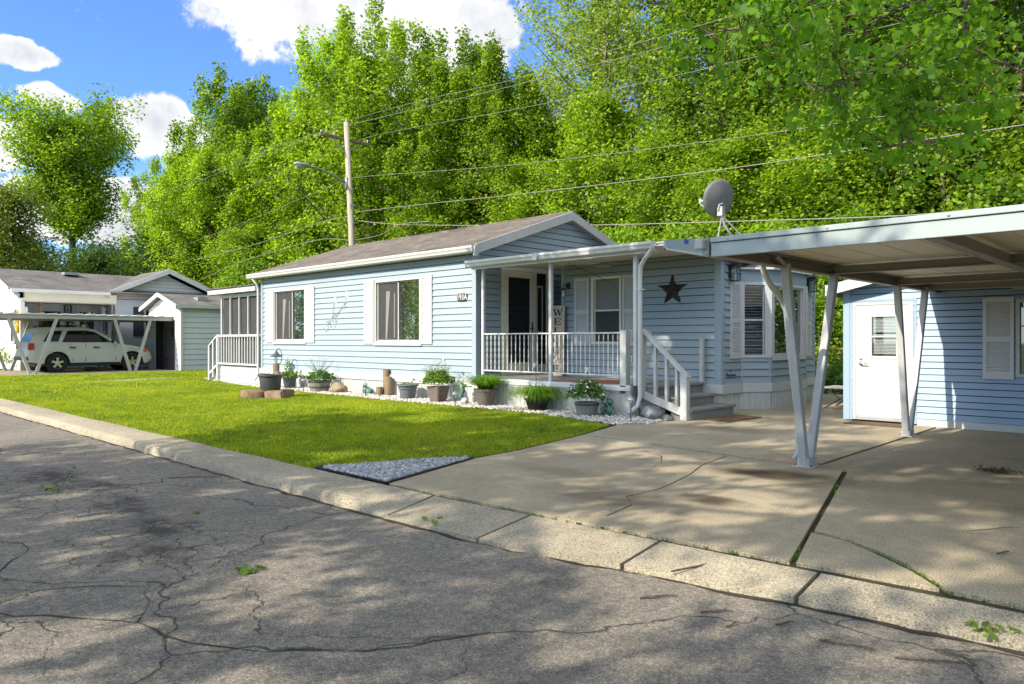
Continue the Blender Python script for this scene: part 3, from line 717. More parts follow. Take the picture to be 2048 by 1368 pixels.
def grow(seed, H, R, base, env, nl, rise, sub, per, lsize, tr, cs=(.5,.5,.38), lean=0, wander=.25, stretch=.8, upc=0.0, spires=0):
    """trunk + limbs + leaf clusters. env(t) crown half width (0..1 of R) at crown height t. returns wood MB, leaf verts"""
    g = np.random.default_rng(seed); mb = MB()
    top = H*.93; k = 9
    ph = g.uniform(0,6,4)
    def axis(z):
        u = z/H
        return np.array([lean*u*H*.1+wander*math.sin(u*4+ph[0])*u, wander*math.sin(u*3.3+ph[1])*u, z])
    zs = np.linspace(-.2, top, k)
    mb.tube([axis(z) for z in zs], [max(.015, tr*(1-.9*max(z,0)/top)**.85+(.25*tr if z < .3 else 0)) for z in zs], 8)
    cen = []; dirs = []; thin_ = []
    for i in range(nl):
        u = (i+.5)/nl; u = u**.9
        zb = base + (top-base)*u*.94
        az = i*2.39996+g.uniform(-.5,.5)
        t = (zb-base)/(H-base)
        ln = R*env(min(1,t+.06))*g.uniform(.78,1.15)
        if ln < .15: ln = .15
        rs = rise*(.55+.9*t)*g.uniform(.7,1.2)
        p0 = axis(zb); d = np.array([math.cos(az),math.sin(az),0])
        pts = []
        for q in (0,.25,.5,.75,1.0):
            pts.append(p0 + d*ln*q**.92 + np.array([0,0,ln*rs*(q**1.35)*.9+upc*q*q]) + g.normal(0,.05,3)*q*ln*.35)
        rr = max(.012, tr*.42*(1-t*.75)*min(1,ln/R+.25))
        mb.tube(pts, [rr*(1-.85*q) for q in (0,.25,.5,.75,1)], 5, cap=False)
        pts = np.array(pts)
        for j in range(sub):
            q = .22+.78*(j+g.random())/sub; f = q*4; a = min(3,int(f)); c = pts[a]+(pts[a+1]-pts[a])*(f-a)
            sp = ln*.26*(1.1-q*.5)+.12
            o = g.normal(0,1,3)*np.array([1,1,.6]); o = o/np.linalg.norm(o)*sp*g.uniform(.3,1.25)
            e = c+o
            if g.random() < .35: mb.tube([c, (c+e)/2+np.array([0,0,.05]), e], [rr*.3+.006, rr*.2+.005, .004], 4, cap=False)
            cen.append(e); dirs.append(d*(1-t)+np.array([0,0,.6+rs*.5]))
        if spires and t > .3:
            e = pts[-1]; hh = spires*g.uniform(.5,1.2)*(.5+t)
            mb.tube([e, e+np.array([0,0,hh])*.6, e+np.array([0,0,hh])], [.016,.010,.004], 4, cap=False)
            for j in range(4): cen.append(e+np.array([0,0,hh*(j+.5)/4.2])+g.normal(0,.05,3)); dirs.append(np.array([0,0,1.0])); thin_.append(len(cen)-1)
    # leader
    for j in range(sub+2):
        z = top - (H-base)*.16*j/(sub+2); cen.append(axis(z)+g.normal(0,.08,3)+np.array([0,0,H-top if j == 0 else 0])); dirs.append(np.array([0,0,1.0]))
    cen = np.array(cen); dirs = np.array(dirs); dirs /= np.linalg.norm(dirs,axis=1,keepdims=True)
    m = len(cen); wgt = g.uniform(.3,1.5,m)
    cnt = np.maximum(4,(per*wgt).astype(int)); idx = np.repeat(np.arange(m), cnt)
    off = g.normal(0,1,(len(idx),3)); off /= np.linalg.norm(off,axis=1,keepdims=True); off *= (g.random(len(idx))**.42)[:,None]
    if thin_: wgt[thin_] = .22
    sc = (.55+.55*wgt)[idx][:,None]
    off = off*np.array(cs)*1.55*sc
    along = dirs[idx]*(g.uniform(-1,1,len(idx))*cs[0]*stretch)[:,None]
    C = cen[idx]+off+along
    C[:,2] = np.maximum(C[:,2], .12)
    outv = (C-np.array([0,0,1])*C[:,2:3]); outv[:,2] = 0
    outv /= (np.linalg.norm(outv,axis=1,keepdims=True)+.3)
    return mb, leaves(C, lsize, g, .5, LEAF, outv*.55)

def make_tree(name, label, cat, loc, grow_args, lmat, bmat, group=None, leafname='crown'):
    mb, lv = grow(**grow_args)
    t = thing(name, label, cat, (0,0,0), group)
    mb.build('trunk', bmat, t, smooth=True, fix=False)
    np_mesh(leafname, lv, 4, lmat, t)
    t.location = loc
    return t
def place(src, label, loc, rz, s, sz=None):
    c = copy_tree(src); c.location = loc; c.rotation_euler = (0,0,rz); c.scale = (s,s,sz or s)
    c['label'] = label; return c

TG = 'tall trees of the wood behind the homes'
egg = lambda t: max(.05, (math.sin(PI*min(1,t*.93+.07))**.62)*(1-.45*t))
spire = lambda t: max(.04, (1-t)**.72*min(1,.55+2.2*t))
oval = lambda t: max(.05, math.sin(PI*(t*.9+.05))**.8)
broom = lambda t: max(.08, (.45+.75*t) if t < .75 else 1.0*(1-(t-.75)*2.9))
maple = make_tree('maple_tree', 'big spiky topped maple rising straight behind the utility pole', 'tree', (-30.2,21.3,0),
    dict(seed=11, H=17.3, R=6.0, base=1.6, env=egg, nl=58, rise=.8, sub=9, per=92, lsize=.20, tr=.24, cs=(.44,.44,.34), upc=.6, spires=1.15), M['leaf_maple'], M['bark'], TG)
maple2 = make_tree('maple_tree', 'pointed maple left of the utility pole, beside the tallest crown', 'tree', (-41.5,20.2,0),
    dict(seed=23, H=17.4, R=5.6, base=1.8, env=lambda t: max(.05, egg(t)*.55+spire(t)*.5), nl=60, rise=.85, sub=9, per=92, lsize=.20, tr=.22, cs=(.44,.44,.34), upc=.6, spires=1.1), M['leaf_maple'], M['bark'], TG)
poplar = make_tree('poplar_tree', 'airy tall poplar with open crown against the sky right of the maples', 'tree', (-21.6,28.2,0),
    dict(seed=31, H=22, R=4.4, base=4.5, env=oval, nl=50, rise=.75, sub=11, per=52, lsize=.19, tr=.22, cs=(.42,.42,.36), wander=.6), M['leaf_poplar'], M['barklight'], TG)
wood = make_tree('woodland_tree', 'slender tall woodland tree behind the satellite dish', 'tree', (-17.2,30.2,0),
    dict(seed=41, H=21, R=4.3, base=4.0, env=oval, nl=50, rise=.6, sub=9, per=84, lsize=.20, tr=.2, cs=(.50,.50,.32), wander=.7), M['leaf_wood'], M['bark'], TG)
young = make_tree('young_tree', 'leafy young tree standing in front of the airy poplar', 'tree', (-18.6,24.6,0),
    dict(seed=53, H=12.4, R=3.3, base=1.2, env=egg, nl=42, rise=.7, sub=8, per=92, lsize=.17, tr=.12, cs=(.40,.40,.28), wander=.35), M['leaf_maple'], M['bark'], 'young trees at the edge of the wood')
bush = make_tree('understory_shrub', 'bright green shrub seen through the gap between home and shed', 'shrub', (-6.6,20.6,0),
    dict(seed=61, H=4.6, R=2.4, base=.25, env=egg, nl=30, rise=.7, sub=7, per=52, lsize=.15, tr=.06, cs=(.26,.26,.24)), M['leaf_wood'], M['bark'], 'shrubs along the edge of the wood')
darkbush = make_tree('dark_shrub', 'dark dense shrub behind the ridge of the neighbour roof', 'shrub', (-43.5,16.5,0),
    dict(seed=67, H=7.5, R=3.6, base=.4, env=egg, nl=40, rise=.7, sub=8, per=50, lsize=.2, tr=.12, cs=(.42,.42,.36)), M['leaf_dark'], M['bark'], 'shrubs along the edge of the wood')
cedar = make_tree('cedar_tree', 'olive toned evergreen at the far left edge', 'tree', (-45.5,9.3,0),
    dict(seed=71, H=9.9, R=4.0, base=.6, env=egg, nl=60, rise=.35, sub=9, per=56, lsize=.17, tr=.2, cs=(.38,.38,.26)), M['leaf_olive'], M['bark'])
lonely = make_tree('shade_tree', 'round headed tree standing alone against the sky at far left', 'tree', (-54,14.6,0),
    dict(seed=83, H=16.4, R=3.8, base=8.2, env=broom, nl=46, rise=.7, sub=11, per=86, lsize=.22, tr=.34, cs=(.52,.52,.44), wander=.5), M['leaf_maple'], M['bark'])

maple.scale = (.93,.93,.93); maple2.scale = (.93,.93,.92)
place(maple, 'maple second to the right of the utility pole, with two tall tips', (-27.6,24.6,0), 2.1, .90, .88)
place(maple2, 'narrow maple at the right end of the maples, next to the blue sky gap', (-25.4,25.4,0), .7, .84, .82)
place(maple2, 'maple filling the space just left of the tallest crown', (-35.8,21.2,0), 3.9, .84, .80)
place(maple, 'lower maple beside the lone round headed tree', (-49.5,19.5,0), 4.4, .70, .70)
place(maple2, 'small pointed maple just left of the spiky group', (-45.2,20.6,0), 1.2, .80, .76)
place(maple, 'maple behind the lamp arm of the utility pole', (-37.5,24.5,0), 5.2, .78, .72)
place(maple2, 'shaded maple low behind the neighbour gable', (-40.5,17.8,0), 2.6, .74, .66)
place(maple, 'rounded maple between the pointed maple and the tallest crown', (-33.4,23.8,0), .9, .84, .84)
place(maple2, 'broad maple just left of the pointed maple', (-44.0,19.2,0), 4.9, .76, .64)
place(maple, 'broad maple filling in low right of the utility pole', (-25.2,22.6,0), 3.3, .72, .70)
place(poplar, 'tall airy poplar left of centre above the young trees', (-24.3,31.0,0), 1.1, .95, .93)
place(poplar, 'airy poplar with pale trunk right of the sky gap', (-15.9,29.6,0), 2.9, 1.0, 1.05)
place(poplar, 'pale trunked poplar behind the right half of the carport', (-7.2,28.4,0), 4.6, 1.0, 1.0)
place(wood, 'woodland tree with a leaning trunk right of the dish', (-12.7,27.6,0), 1.9, .98)
place(wood, 'woodland tree above the left end of the carport', (-10.2,31.8,0), 3.3, 1.02)
place(wood, 'woodland tree high above the middle of the carport', (-8.4,25.8,0), 4.4, .92, .98)
place(wood, 'woodland tree at the right edge of the picture', (-4.6,26.5,0), 5.6, .98)
place(wood, 'woodland tree deep behind the right edge', (-4.0,33.0,0), .4, 1.05)
place(wood, 'woodland tree deep behind the left end of the carport', (-14.2,36.0,0), 2.4, 1.0)
place(wood, 'woodland tree deep in the gap behind the poplars', (-19.8,36.0,0), 2.2, .9, .72)
place(wood, 'woodland tree behind the shed, out past the right edge', (1.5,27,0), 1.4, 1.0)
place(wood, 'woodland tree far right behind the shed', (6.5,25,0), 2.7, .95)
place(wood, 'woodland tree in the back row behind the two tipped maple', (-28.5,31.5,0), 5.0, .88, .70)
place(wood, 'woodland tree in the back row behind the utility pole', (-36.5,29.5,0), 3.0, .84, .66)
place(wood, 'woodland tree in the back row over the carport middle', (-8.0,37.5,0), 1.0, 1.05)
place(young, 'young tree low to the left of the dish, beside the poplar trunk', (-14.6,23.4,0), 2.0, .82, .75)
place(young, 'young tree right behind the satellite dish', (-11.6,23.0,0), 3.4, .84, .70)
place(young, 'young tree behind the middle of the carport roof', (-8.6,22.8,0), 4.6, .86, .72)
place(young, 'young tree above the roof ridge of the blue home', (-21.6,23.4,0), 5.4, .86, .78)
place(young, 'young tree behind the right end of the carport roof', (-5.6,22.6,0), 1.3, .84, .76)
place(young, 'young tree between the utility pole and the home ridge', (-24.6,21.6,0), .6, .85, .7)
place(young, 'young tree low behind the left eave of the blue home', (-32.4,19.4,0), 2.9, .8, .62)
place(young, 'young tree beside the neighbour shed roof', (-36.2,18.2,0), 4.1, .84, .62)
place(young, 'young tree out past the right edge behind the shed', (-1.5,22.5,0), 5.0, .9)
place(young, 'young tree far right behind the shed roof', (4.5,21.5,0), 3.0, .9)
for (x,y,r,s,l) in ((-9.4,21.2,1.0,1.0,'light green shrub behind the home end and its lantern'),(-12.2,21.4,2.2,1.05,'shrub hidden low behind the flat porch roof'),(-15.4,21.8,3.1,1.1,'shrub low behind the gable of the blue home'),
    (-4.2,21.0,4.0,1.1,'shrub behind the shed, right of the fence gap'),(-18.6,21.6,5.0,1.1,'shrub behind the roof ridge near its high end'),(-27.4,19.6,.5,1.1,'shrub behind the foot of the utility pole'),
    (-30.6,18.6,1.6,1.1,'shrub behind the screened porch roof'),(-34.2,17.4,2.8,1.1,'shrub behind the neighbour shed roof vent'),(-2.2,20.4,3.7,1.1,'shrub behind the middle of the shed'),(-7.9,20.2,5.6,.72,'small yellow green shrub hugging the chain link fence')):
    place(bush, l, (x,y,0), r, s)
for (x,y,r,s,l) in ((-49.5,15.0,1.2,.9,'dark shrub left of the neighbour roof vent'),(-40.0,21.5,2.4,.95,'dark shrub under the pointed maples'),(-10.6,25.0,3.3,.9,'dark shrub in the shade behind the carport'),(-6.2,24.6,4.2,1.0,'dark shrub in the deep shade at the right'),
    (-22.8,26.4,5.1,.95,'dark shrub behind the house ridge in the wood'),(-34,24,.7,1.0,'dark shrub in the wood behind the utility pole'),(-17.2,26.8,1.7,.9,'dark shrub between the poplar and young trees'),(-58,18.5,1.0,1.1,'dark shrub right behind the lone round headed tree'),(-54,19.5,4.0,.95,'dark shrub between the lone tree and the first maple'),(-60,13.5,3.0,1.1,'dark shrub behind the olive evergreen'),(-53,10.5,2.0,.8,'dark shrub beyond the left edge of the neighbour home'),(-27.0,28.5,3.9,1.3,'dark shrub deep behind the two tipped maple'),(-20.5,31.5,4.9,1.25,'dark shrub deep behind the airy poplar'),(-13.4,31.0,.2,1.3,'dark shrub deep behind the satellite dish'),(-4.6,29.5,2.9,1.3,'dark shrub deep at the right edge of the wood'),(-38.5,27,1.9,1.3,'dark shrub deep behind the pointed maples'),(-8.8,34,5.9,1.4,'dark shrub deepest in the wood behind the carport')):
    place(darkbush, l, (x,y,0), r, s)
for (src_,x,y,r,s_,l) in ((maple,-72,7,1.0,.8,'maple down the street, nearest beyond the left edge'),(maple2,-84,3,2.0,.85,'pointed maple down the street beyond the left edge'),(wood,-92,-6,3.0,.8,'tall tree at the far end of the street'),(maple,-76,-15,4.0,.8,'maple down the street on the far side of the road')):
    place(src_, l, (x,y,0), r, s_)['group'] = 'trees down the street'
# trees across the road: they throw the dappled shade, and fill the window reflections
shade = make_tree('street_maple', 'street maple across the road, casting shade on the drive', 'tree', (-6.9,-7.2,0),
    dict(seed=97, H=12.6, R=5.2, base=4.4, env=oval, nl=25, rise=.32, sub=8, per=80, lsize=.20, tr=.26, cs=(.25,.25,.15)), M['leaf_near'], M['bark'], 'street trees across the road')
place(shade, 'street maple behind the camera, shading the road', (-1.2,-8.6,0), 2.2, 1.0, .98)
place(shade, 'street maple further right across the road', (5.5,-6.5,0), 4.2, 1.0)
place(shade, 'street maple well left across the road', (-40,-19,0), 1.2, 1.0)
place(shade, 'street maple far left across the road', (-52,-22,0), 3.2, 1.1)
place(shade, 'street maple half left across the road', (-28,-21,0), 5.2, .95)

limb = place(shade, 'smaller street maple closest to the road with an added limb shading the porch wall', (-8.9,-3.6,0), 3.4, 1.0, 1.0)
limb.rotation_euler = (0,0,0)
for ch in list(limb.children): bpy.data.objects.remove(ch)
g_ = np.random.default_rng(6); mb_, lv_ = grow(seed=15, H=11.2, R=3.2, base=4.2, env=oval, nl=14, rise=.32, sub=5, per=75, lsize=.20, tr=.18, cs=(.25,.25,.15))
mb_.tube([(0,0,6.2),(-.5,1.6,7.0),(-1.2,3.4,7.6),(-1.5,4.8,7.85)],[.10,.07,.045,.015],6); mb_.tube([(-1.2,3.4,7.6),(.2,4.6,7.8)],[.04,.012],5); mb_.tube([(-1.2,3.4,7.6),(-2.6,4.5,7.8)],[.04,.012],5)  # unseen limb, added to keep sun off the wall with the star
cc_ = g_.uniform((-2.3,4.05,7.5),(1.9,5.5,7.95),(46,3)); C_ = np.repeat(cc_,64,0)+g_.normal(0,1,(46*64,3))*np.array([.22,.22,.10])  # flat leaf layer shaped to shade that wall below the porch roof
limb.location = (0,0,0); mb_.build('trunk', M['bark'], limb, smooth=True, fix=False); np_mesh('crown', np.concatenate([lv_, leaves(C_,.24,g_,.6)]), 4, M['leaf_near'], limb); limb.location = (-8.9,-3.6,0)
place(shade, 'narrow street maple across the road, left of the drive', (-9.7,-7.6,0), 2.0, .60, .92)
for (x,y,r,s,l) in ((-45,-15,1.1,1.3,'shrub across the road, nearest of the row'),(-52,-18,2.0,1.4,'shrub across the road, second of the row'),(-58,-15,3.0,1.5,'shrub across the road, third of the row'),(-37,-17,4.0,1.2,'shrub across the road before the half left maple'),(-64,-20,5.0,1.6,'shrub across the road, far end of the row'),(-30,-18,.3,1.2,'shrub across the road under the half left maple')):
    place(bush, l, (x,y,0), r, s)['group'] = 'shrubs across the road'
shade.rotation_euler = (0,0,5.08)
for o_ in [o_ for o_ in bpy.data.objects if o_.get('label','').startswith('street maple behind the camera')]: o_.rotation_euler = (0,0,3.26)
for o_ in [o_ for o_ in bpy.data.objects if o_.get('label','').startswith('narrow street maple')]: o_.rotation_euler = (0,0,3.53)
# the maple whose long branch hangs into the picture over the carport
def hanging():
    g = np.random.default_rng(5)
    t = thing('overhanging_maple', 'near maple whose leafy branch hangs down in front of the wood at top right', 'tree', (3.4,3.2,0))
    mb = MB(); b = (3.4,3.2)
    mb.tube([(b[0],b[1],-.2),(b[0]+.05,b[1],1.2),(b[0]-.05,b[1]+.1,3),(b[0]-.3,b[1]+.3,5),(b[0]-.4,b[1]+.4,8),(b[0]-.5,b[1]+.3,11)], [.34,.26,.23,.2,.13,.04], 10)
    limbs = [[(3.1,3.5,4.9),(1.8,4.6,5.7),(.3,5.8,6.0),(-.9,6.6,5.5),(-1.50,6.88,4.5),(-1.53,6.86,3.6),(-1.66,6.74,3.25),(-1.86,6.55,2.96),(-2.0,6.4,2.75)],
             [(.9,5.4,5.9),(-.6,5.6,5.4),(-1.7,6.1,4.7),(-2.2,6.1,4.1),(-2.62,5.85,3.78),(-2.95,5.6,3.75)],
             [(-1.53,6.86,3.6),(-1.3,7.1,3.45),(-1.05,7.35,3.3)],
             [(-1.60,6.8,3.42),(-1.9,6.45,3.4),(-2.15,6.2,3.35),(-2.4,6.0,3.2)],
             [(-1.55,6.85,4.1),(-2.0,6.7,3.95),(-2.5,6.4,3.75)],
             [(.3,5.8,6.0),(-.3,7.2,5.2),(-.8,7.9,4.3),(-1.0,8.0,3.9)],
             [(1.0,5.3,5.9),(.6,6.6,5.2),(-.3,7.6,4.4),(-.7,7.9,3.7)]]
    rad = [[.09,.075,.055,.04,.022,.016,.012,.008,.005],[.03,.022,.018,.013,.008,.004],[.01,.007,.004],[.01,.008,.006,.004],[.012,.008,.004],[.03,.02,.012,.006],[.035,.022,.014,.006]]
    for p, r in zip(limbs, rad): mb.tube(p, r, 6)
    C = []
    tipsets = [(0,4.2,8,64),(1,2,5,70),(2,0,2,20),(3,.3,3,34),(4,.3,2,30),(5,1,3,46),(6,1.5,3,46)]
    for li, q0, q1, k in tipsets:
        P = np.array(limbs[li])
        for _ in range(k):
            q = g.uniform(q0,q1); a = min(len(P)-2,int(q)); c = P[a]+(P[a+1]-P[a])*(q-a)
            e = c + g.normal(0,1,3)*np.array([.24,.24,.16]) - np.array([0,0,.06])
            mb.tube([c,(c+e)/2+np.array([0,0,.03]),e], [.0075,.005,.003], 4, cap=False)
            m = g.integers(7,14)
            C.append(e + g.normal(0,1,(m,3))*np.array([.09,.09,.07]))
    C = np.concatenate(C)
    # upper crown, out of frame above and to the right
    mb2, lv2 = grow(seed=77, H=11.5, R=4.2, base=4.6, env=oval, nl=20, rise=.4, sub=5, per=75, lsize=.20, tr=.2, cs=(.25,.25,.15))
    lv2 = lv2.reshape(-1,4,3)+np.array([3.4,3.2,0]); keep = (lv2[:,:,0].min(1) > .9) | (lv2[:,:,2].min(1) > 5.6)
    mb.build('trunk', M['bark'], t, smooth=True, fix=False)
    np_mesh('hanging_foliage', leaves(C, .09, g, .35, MAPLE, None, .45), 12, M['leaf_near'], t)
    np_mesh('crown', lv2[keep].reshape(-1,3), 4, M['leaf_near'], t)
hanging()
# ------------------------------------------------------------------ generic building bits
def shutter(W, a0, a1, z0, z1, parent, n=.012):
    mb = MB(); t = .03; fw = .045
    zm = z0+(z1-z0)*.49
    W.box(mb,a0,a0+fw,z0,z1,n,n+t); W.box(mb,a1-fw,a1,z0,z1,n,n+t)
    for za, zb in ((z0,z0+.09),(zm-.035,zm+.035),(z1-.06,z1)): W.box(mb,a0+fw,a1-fw,za,zb,n+.001,n+t-.001)
    for za, zb in ((z0+.09,zm-.035),(zm+.035,z1-.06)):
        k = max(6,int((zb-za)/.031)); h = (zb-za)/k
        for i in range(k):
            z = za+i*h; P = W.p
            mb.hexa([P(a0+fw,z,n+.020),P(a1-fw,z,n+.020),P(a1-fw,z+.004,n+.026),P(a0+fw,z+.004,n+.026),P(a0+fw,z+h*.95,n+.002),P(a1-fw,z+h*.95,n+.002),P(a1-fw,z+h*.95+.004,n+.008),P(a0+fw,z+h*.95+.004,n+.008)])
    W.box(mb,a0+fw,a1-fw,z0+.09,z1-.06,n-.008,n)
    return mb.build('shutter', M['shutter'], parent)

def slider(W, a0, a1, z0, z1, parent, mid=.5, scr=True, fr=None, depth=.07, glass=None):
    """horizontally sliding window set back in its opening: frame > pane, screen, sill"""
    fr = fr or M['oldwhite']; mb = MB(); b = .045
    W.box(mb,a0,a0+b,z0,z1,-depth,.03); W.box(mb,a1-b,a1,z0,z1,-depth,.03)
    W.box(mb,a0+b,a1-b,z1-b,z1,-depth,.03); W.box(mb,a0+b,a1-b,z0,z0+b,-depth,.028)
    am = a0+(a1-a0)*mid
    for p,q,n in ((a0+b,am+.02,-depth+.03),(am-.012,a1-b,-depth+.008)):
        W.box(mb,p,p+.028,z0+b,z1-b,n,n+.02); W.box(mb,q-.028,q,z0+b,z1-b,n,n+.02)
        W.box(mb,p+.028,q-.028,z0+b,z0+b+.028,n,n+.02); W.box(mb,p+.028,q-.028,z1-b-.028,z1-b,n,n+.02)
    f = mb.build('window', fr, parent, bevel=.003)
    mb = MB(); W.box(mb,am+.014,a1-b-.026,z0+b+.026,z1-b-.026,-depth+.012,-depth+.018); mb.build('pane', glass or M['mirror'], f)
    mb = MB(); W.box(mb,a0+b+.026,am-.006,z0+b+.026,z1-b-.026,-depth+.034,-depth+.038); mb.build('insect_screen' if scr else 'pane', M['screen'] if scr else M['glass'], f)
    if scr:
        mb = MB(); w0, w1 = a0+(am-a0)*.42, a0+(am-a0)*.62
        mb.add([W.p(w0,z0+.09,-depth+.0395),W.p(w0+.05,z0+.09,-depth+.0395),W.p(w1,z1-.25,-depth+.0395),W.p(w0+.02,z1-.25,-depth+.0395)],[(0,1,2,3)])
        W.box(mb,a0+(am-a0)*.8,a0+(am-a0)*.84,z0+.12,z1-.3,-depth+.0385,-depth+.0393)
        mb.build('curtain', M['curtain'], f)
    mb = MB(); W.box(mb,a0-.03,a1+.03,z0-.05,z0,-.01,.045); mb.build('sill', M['white'], f, bevel=.004)
    return f

def hung(W, a0, a1, z0, z1, parent, glass_up, glass_lo, fr=None, depth=.05, blind=False):
    """double hung window: frame > panes (and a blind)"""
    fr = fr or M['white']; mb = MB(); b = .05
    W.box(mb,a0,a0+b,z0,z1,-depth,.028); W.box(mb,a1-b,a1,z0,z1,-depth,.028)
    W.box(mb,a0+b,a1-b,z1-b,z1,-depth,.028); W.box(mb,a0+b,a1-b,z0,z0+b,-depth,.035)
    zm = (z0+z1)/2; W.box(mb,a0+b,a1-b,zm-.018,zm+.018,-depth+.005,-.01)
    for p in (a0+b,a1-b-.02): W.box(mb,p,p+.02,z0+b,z1-b,-depth+.003,-.018)
    f = mb.build('window', fr, parent, bevel=.003)
    mb = MB(); W.box(mb,a0+b+.015,a1-b-.015,zm+.012,z1-b,-depth+.01,-depth+.016); mb.build('pane', glass_up, f)
    mb = MB(); W.box(mb,a0+b+.015,a1-b-.015,z0+b,zm-.012,-depth+.012,-depth+.018); mb.build('pane', glass_lo, f)
    if blind:
        mb = MB(); z = z1-b-.02
        while z > z0+b:
            mb.hexa([W.p(a0+b,z,-depth-.03),W.p(a1-b,z,-depth-.03),W.p(a1-b,z+.002,-depth-.03),W.p(a0+b,z+.002,-depth-.03),W.p(a0+b,z+.012,-depth-.012),W.p(a1-b,z+.012,-depth-.012),W.p(a1-b,z+.014,-depth-.012),W.p(a0+b,z+.014,-depth-.012)])
            z -= blind
        W.box(mb,a0+b,a1-b,z1-b-.04,z1-b,-depth-.035,-depth-.006)
        mb.build('blind', M['blind'], f)
        mb = MB(); W.box(mb,a0+b,a1-b,z0+b,z1-b,-depth-.30,-depth-.28); mb.build('dark_backing', M['dark'], f)
    return f

def star(c, R, r, depth, W, mb, rot=0):
    """raised five pointed star on a wall frame, centre (a,z)"""
    a, z = c; vs = [W.p(a,z,depth)]
    for i in range(10):
        t = PI/2+rot+i*PI/5; q = R if i%2 == 0 else r
        vs.append(W.p(a+q*math.cos(t), z+q*math.sin(t), .012))
    return mb.add(vs, [(0,1+i,1+(i+1)%10) for i in range(10)]+[tuple(range(10,0,-1))])

# ------------------------------------------------------------------ the blue home
home = thing('mobile_home', 'pale blue mobile home with white shutters and grey shingle roof in the middle', 'house', (-14,12.5,0))
WL = Wall((0,9.78),(1,0),(0,-1)); WS = Wall((0,11.38),(1,0),(0,-1)); WE = Wall((-6.1,0),(0,1),(1,0)); WG = Wall((-10.4,0),(0,1),(1,0)); WW = Wall((-18.9,0),(0,1),(-1,0))
win1 = (-18.21,-16.62,1.16,2.53); win2 = (-13.67,-12.05,1.14,2.53)
# solid core walls set just behind the siding
mb = MB(); mb.box(-18.86,-10.44,9.90,15.0,.05,2.95); mb.box(-9.52,-6.16,11.50,15.25,.05,2.62); mb.box(-10.44,-9.53,12.6,15.25,.05,2.62); mb.build('wall_core', M['dark'], home)
mb = MB(); siding(mb, WL, -18.83, -10.47, .45, 2.93, .1275, [win1,win2])
mb.build('front_siding', M['blue'], home, fix=False)
rs = random.Random(21); mb = MB()
for k in range(19):                                     # overlapped panel ends
    z = .45+.1275*k; a = rs.uniform(-18.3,-10.8)
    if any(w[0]-.4 < a < w[1]+.4 and w[2]-.15 < z < w[3] for w in (win1,win2)): continue
    mb.add([WL.p(a,z,.0235),WL.p(a+.006,z,.0235),WL.p(a+.006,z+.125,.0035),WL.p(a,z+.125,.0035)],[(0,1,2,3)])
mb.build('panel_seams', M['bluetrim'], home, fix=False)
gz = lambda y: 3.0+ (min(y-9.6, 15.3-y))*.335
def gtop(z):
    if z <= 2.9: return (9.84, 15.0)
    k = (z-3.0)/.335; return (9.6+k+.1, 15.3-k-.1)
door = (10.46,11.93,.5,2.70)
mb = MB(); siding(mb, WG, 9.84, 15.0, .45, 3.9, .1275, [door], gtop); mb.build('gable_siding', M['blue'], home, fix=False)
swin = (-8.83,-8.12,1.13,2.42)
mb = MB(); siding(mb, WS, -9.52, -6.2, .45, 2.68, .1275, [swin]); mb.build('porch_siding', M['blue'], home, fix=False)
mb = MB(); siding(mb, WE, 11.48, 12.06, .45, 2.7, .1275); siding(mb, WE, 14.62, 15.2, .45, 2.7, .1275); siding(mb, WE, 12.06, 14.62, 2.3, 2.7, .1275); mb.build('end_siding', M['blue'], home, fix=False)
for bx in ((-18.91,-18.81,9.75,9.84,.42,2.95),(-10.49,-10.37,9.75,9.865,.42,2.95),(-6.21,-6.08,11.35,11.47,.42,2.70),(-6.16,-6.08,15.2,15.28,.42,2.70),(-9.58,-9.50,11.35,11.47,.45,2.70)):
    MB().box(*bx).build('corner_trim', M['bluetrim'], home, bevel=.004)
mb = MB(); siding(mb, Wall((0,12.52),(1,0),(0,-1)), -10.36,-9.53,.45,2.68,.1275); siding(mb, Wall((-9.55,0),(0,1),(-1,0)), 11.47,12.5,.45,2.68,.1275); mb.build('alcove_siding', M['blue'], home, fix=False)
# bottom board and ribbed skirting
for bx in ((-18.93,-10.36,9.735,9.80,.315,.452),(-6.8,-6.06,11.33,11.40,.30,.452),(-6.12,-6.045,11.34,12.07,.30,.455),(-6.12,-6.045,14.6,15.3,.30,.455)):
    MB().box(*bx).build('skirting_board', M['white'], home, bevel=.004)
for W_, a0, a1, zt in ((WL,-18.9,-10.3,.316),(WS,-6.8,-6.08,.302),(WE,11.36,12.1,.302),(WE,14.58,15.3,.302)):
    mb = MB(); ribbed(mb, W_, a0, a1, -.03, zt, .1, .012, .012); mb.build('skirting', M['skirt'], home, fix=False)
# roof
mb = MB(); RX0, RX1 = -19.15, -10.18
def slab(mb, x0, x1, y0, z0, y1, z1, t=.05):
    mb.hexa([(x0,y0,z0-t),(x1,y0,z0-t),(x1,y1,z1-t),(x0,y1,z1-t),(x0,y0,z0),(x1,y0,z0),(x1,y1,z1),(x0,y1,z1)])
slab(mb, RX0, RX1, 9.56, 3.015, 12.45, 3.985); slab(mb, RX0, RX1, 12.452, 3.985, 15.36, 3.0)
roof_o = mb.build('roof', M['roof'], home)
mb = MB(); mb.tube([(RX0-.005,12.45,3.985),(RX1+.005,12.45,3.985)], .03, 6); mb.build('ridge_cap', M['roof'], home)
mb = MB()
for y0,z0,y1,z1 in ((9.56,2.985,12.449,3.955),(15.36,2.97,12.451,3.955)):
    mb.hexa([(RX1-.02,y0,z0-.15),(RX1+.015,y0,z0-.15),(RX1+.015,y1,z1-.15),(RX1-.02,y1,z1-.15),(RX1-.02,y0,z0+.035),(RX1+.015,y0,z0+.035),(RX1+.015,y1,z1+.035),(RX1-.02,y1,z1+.035)])
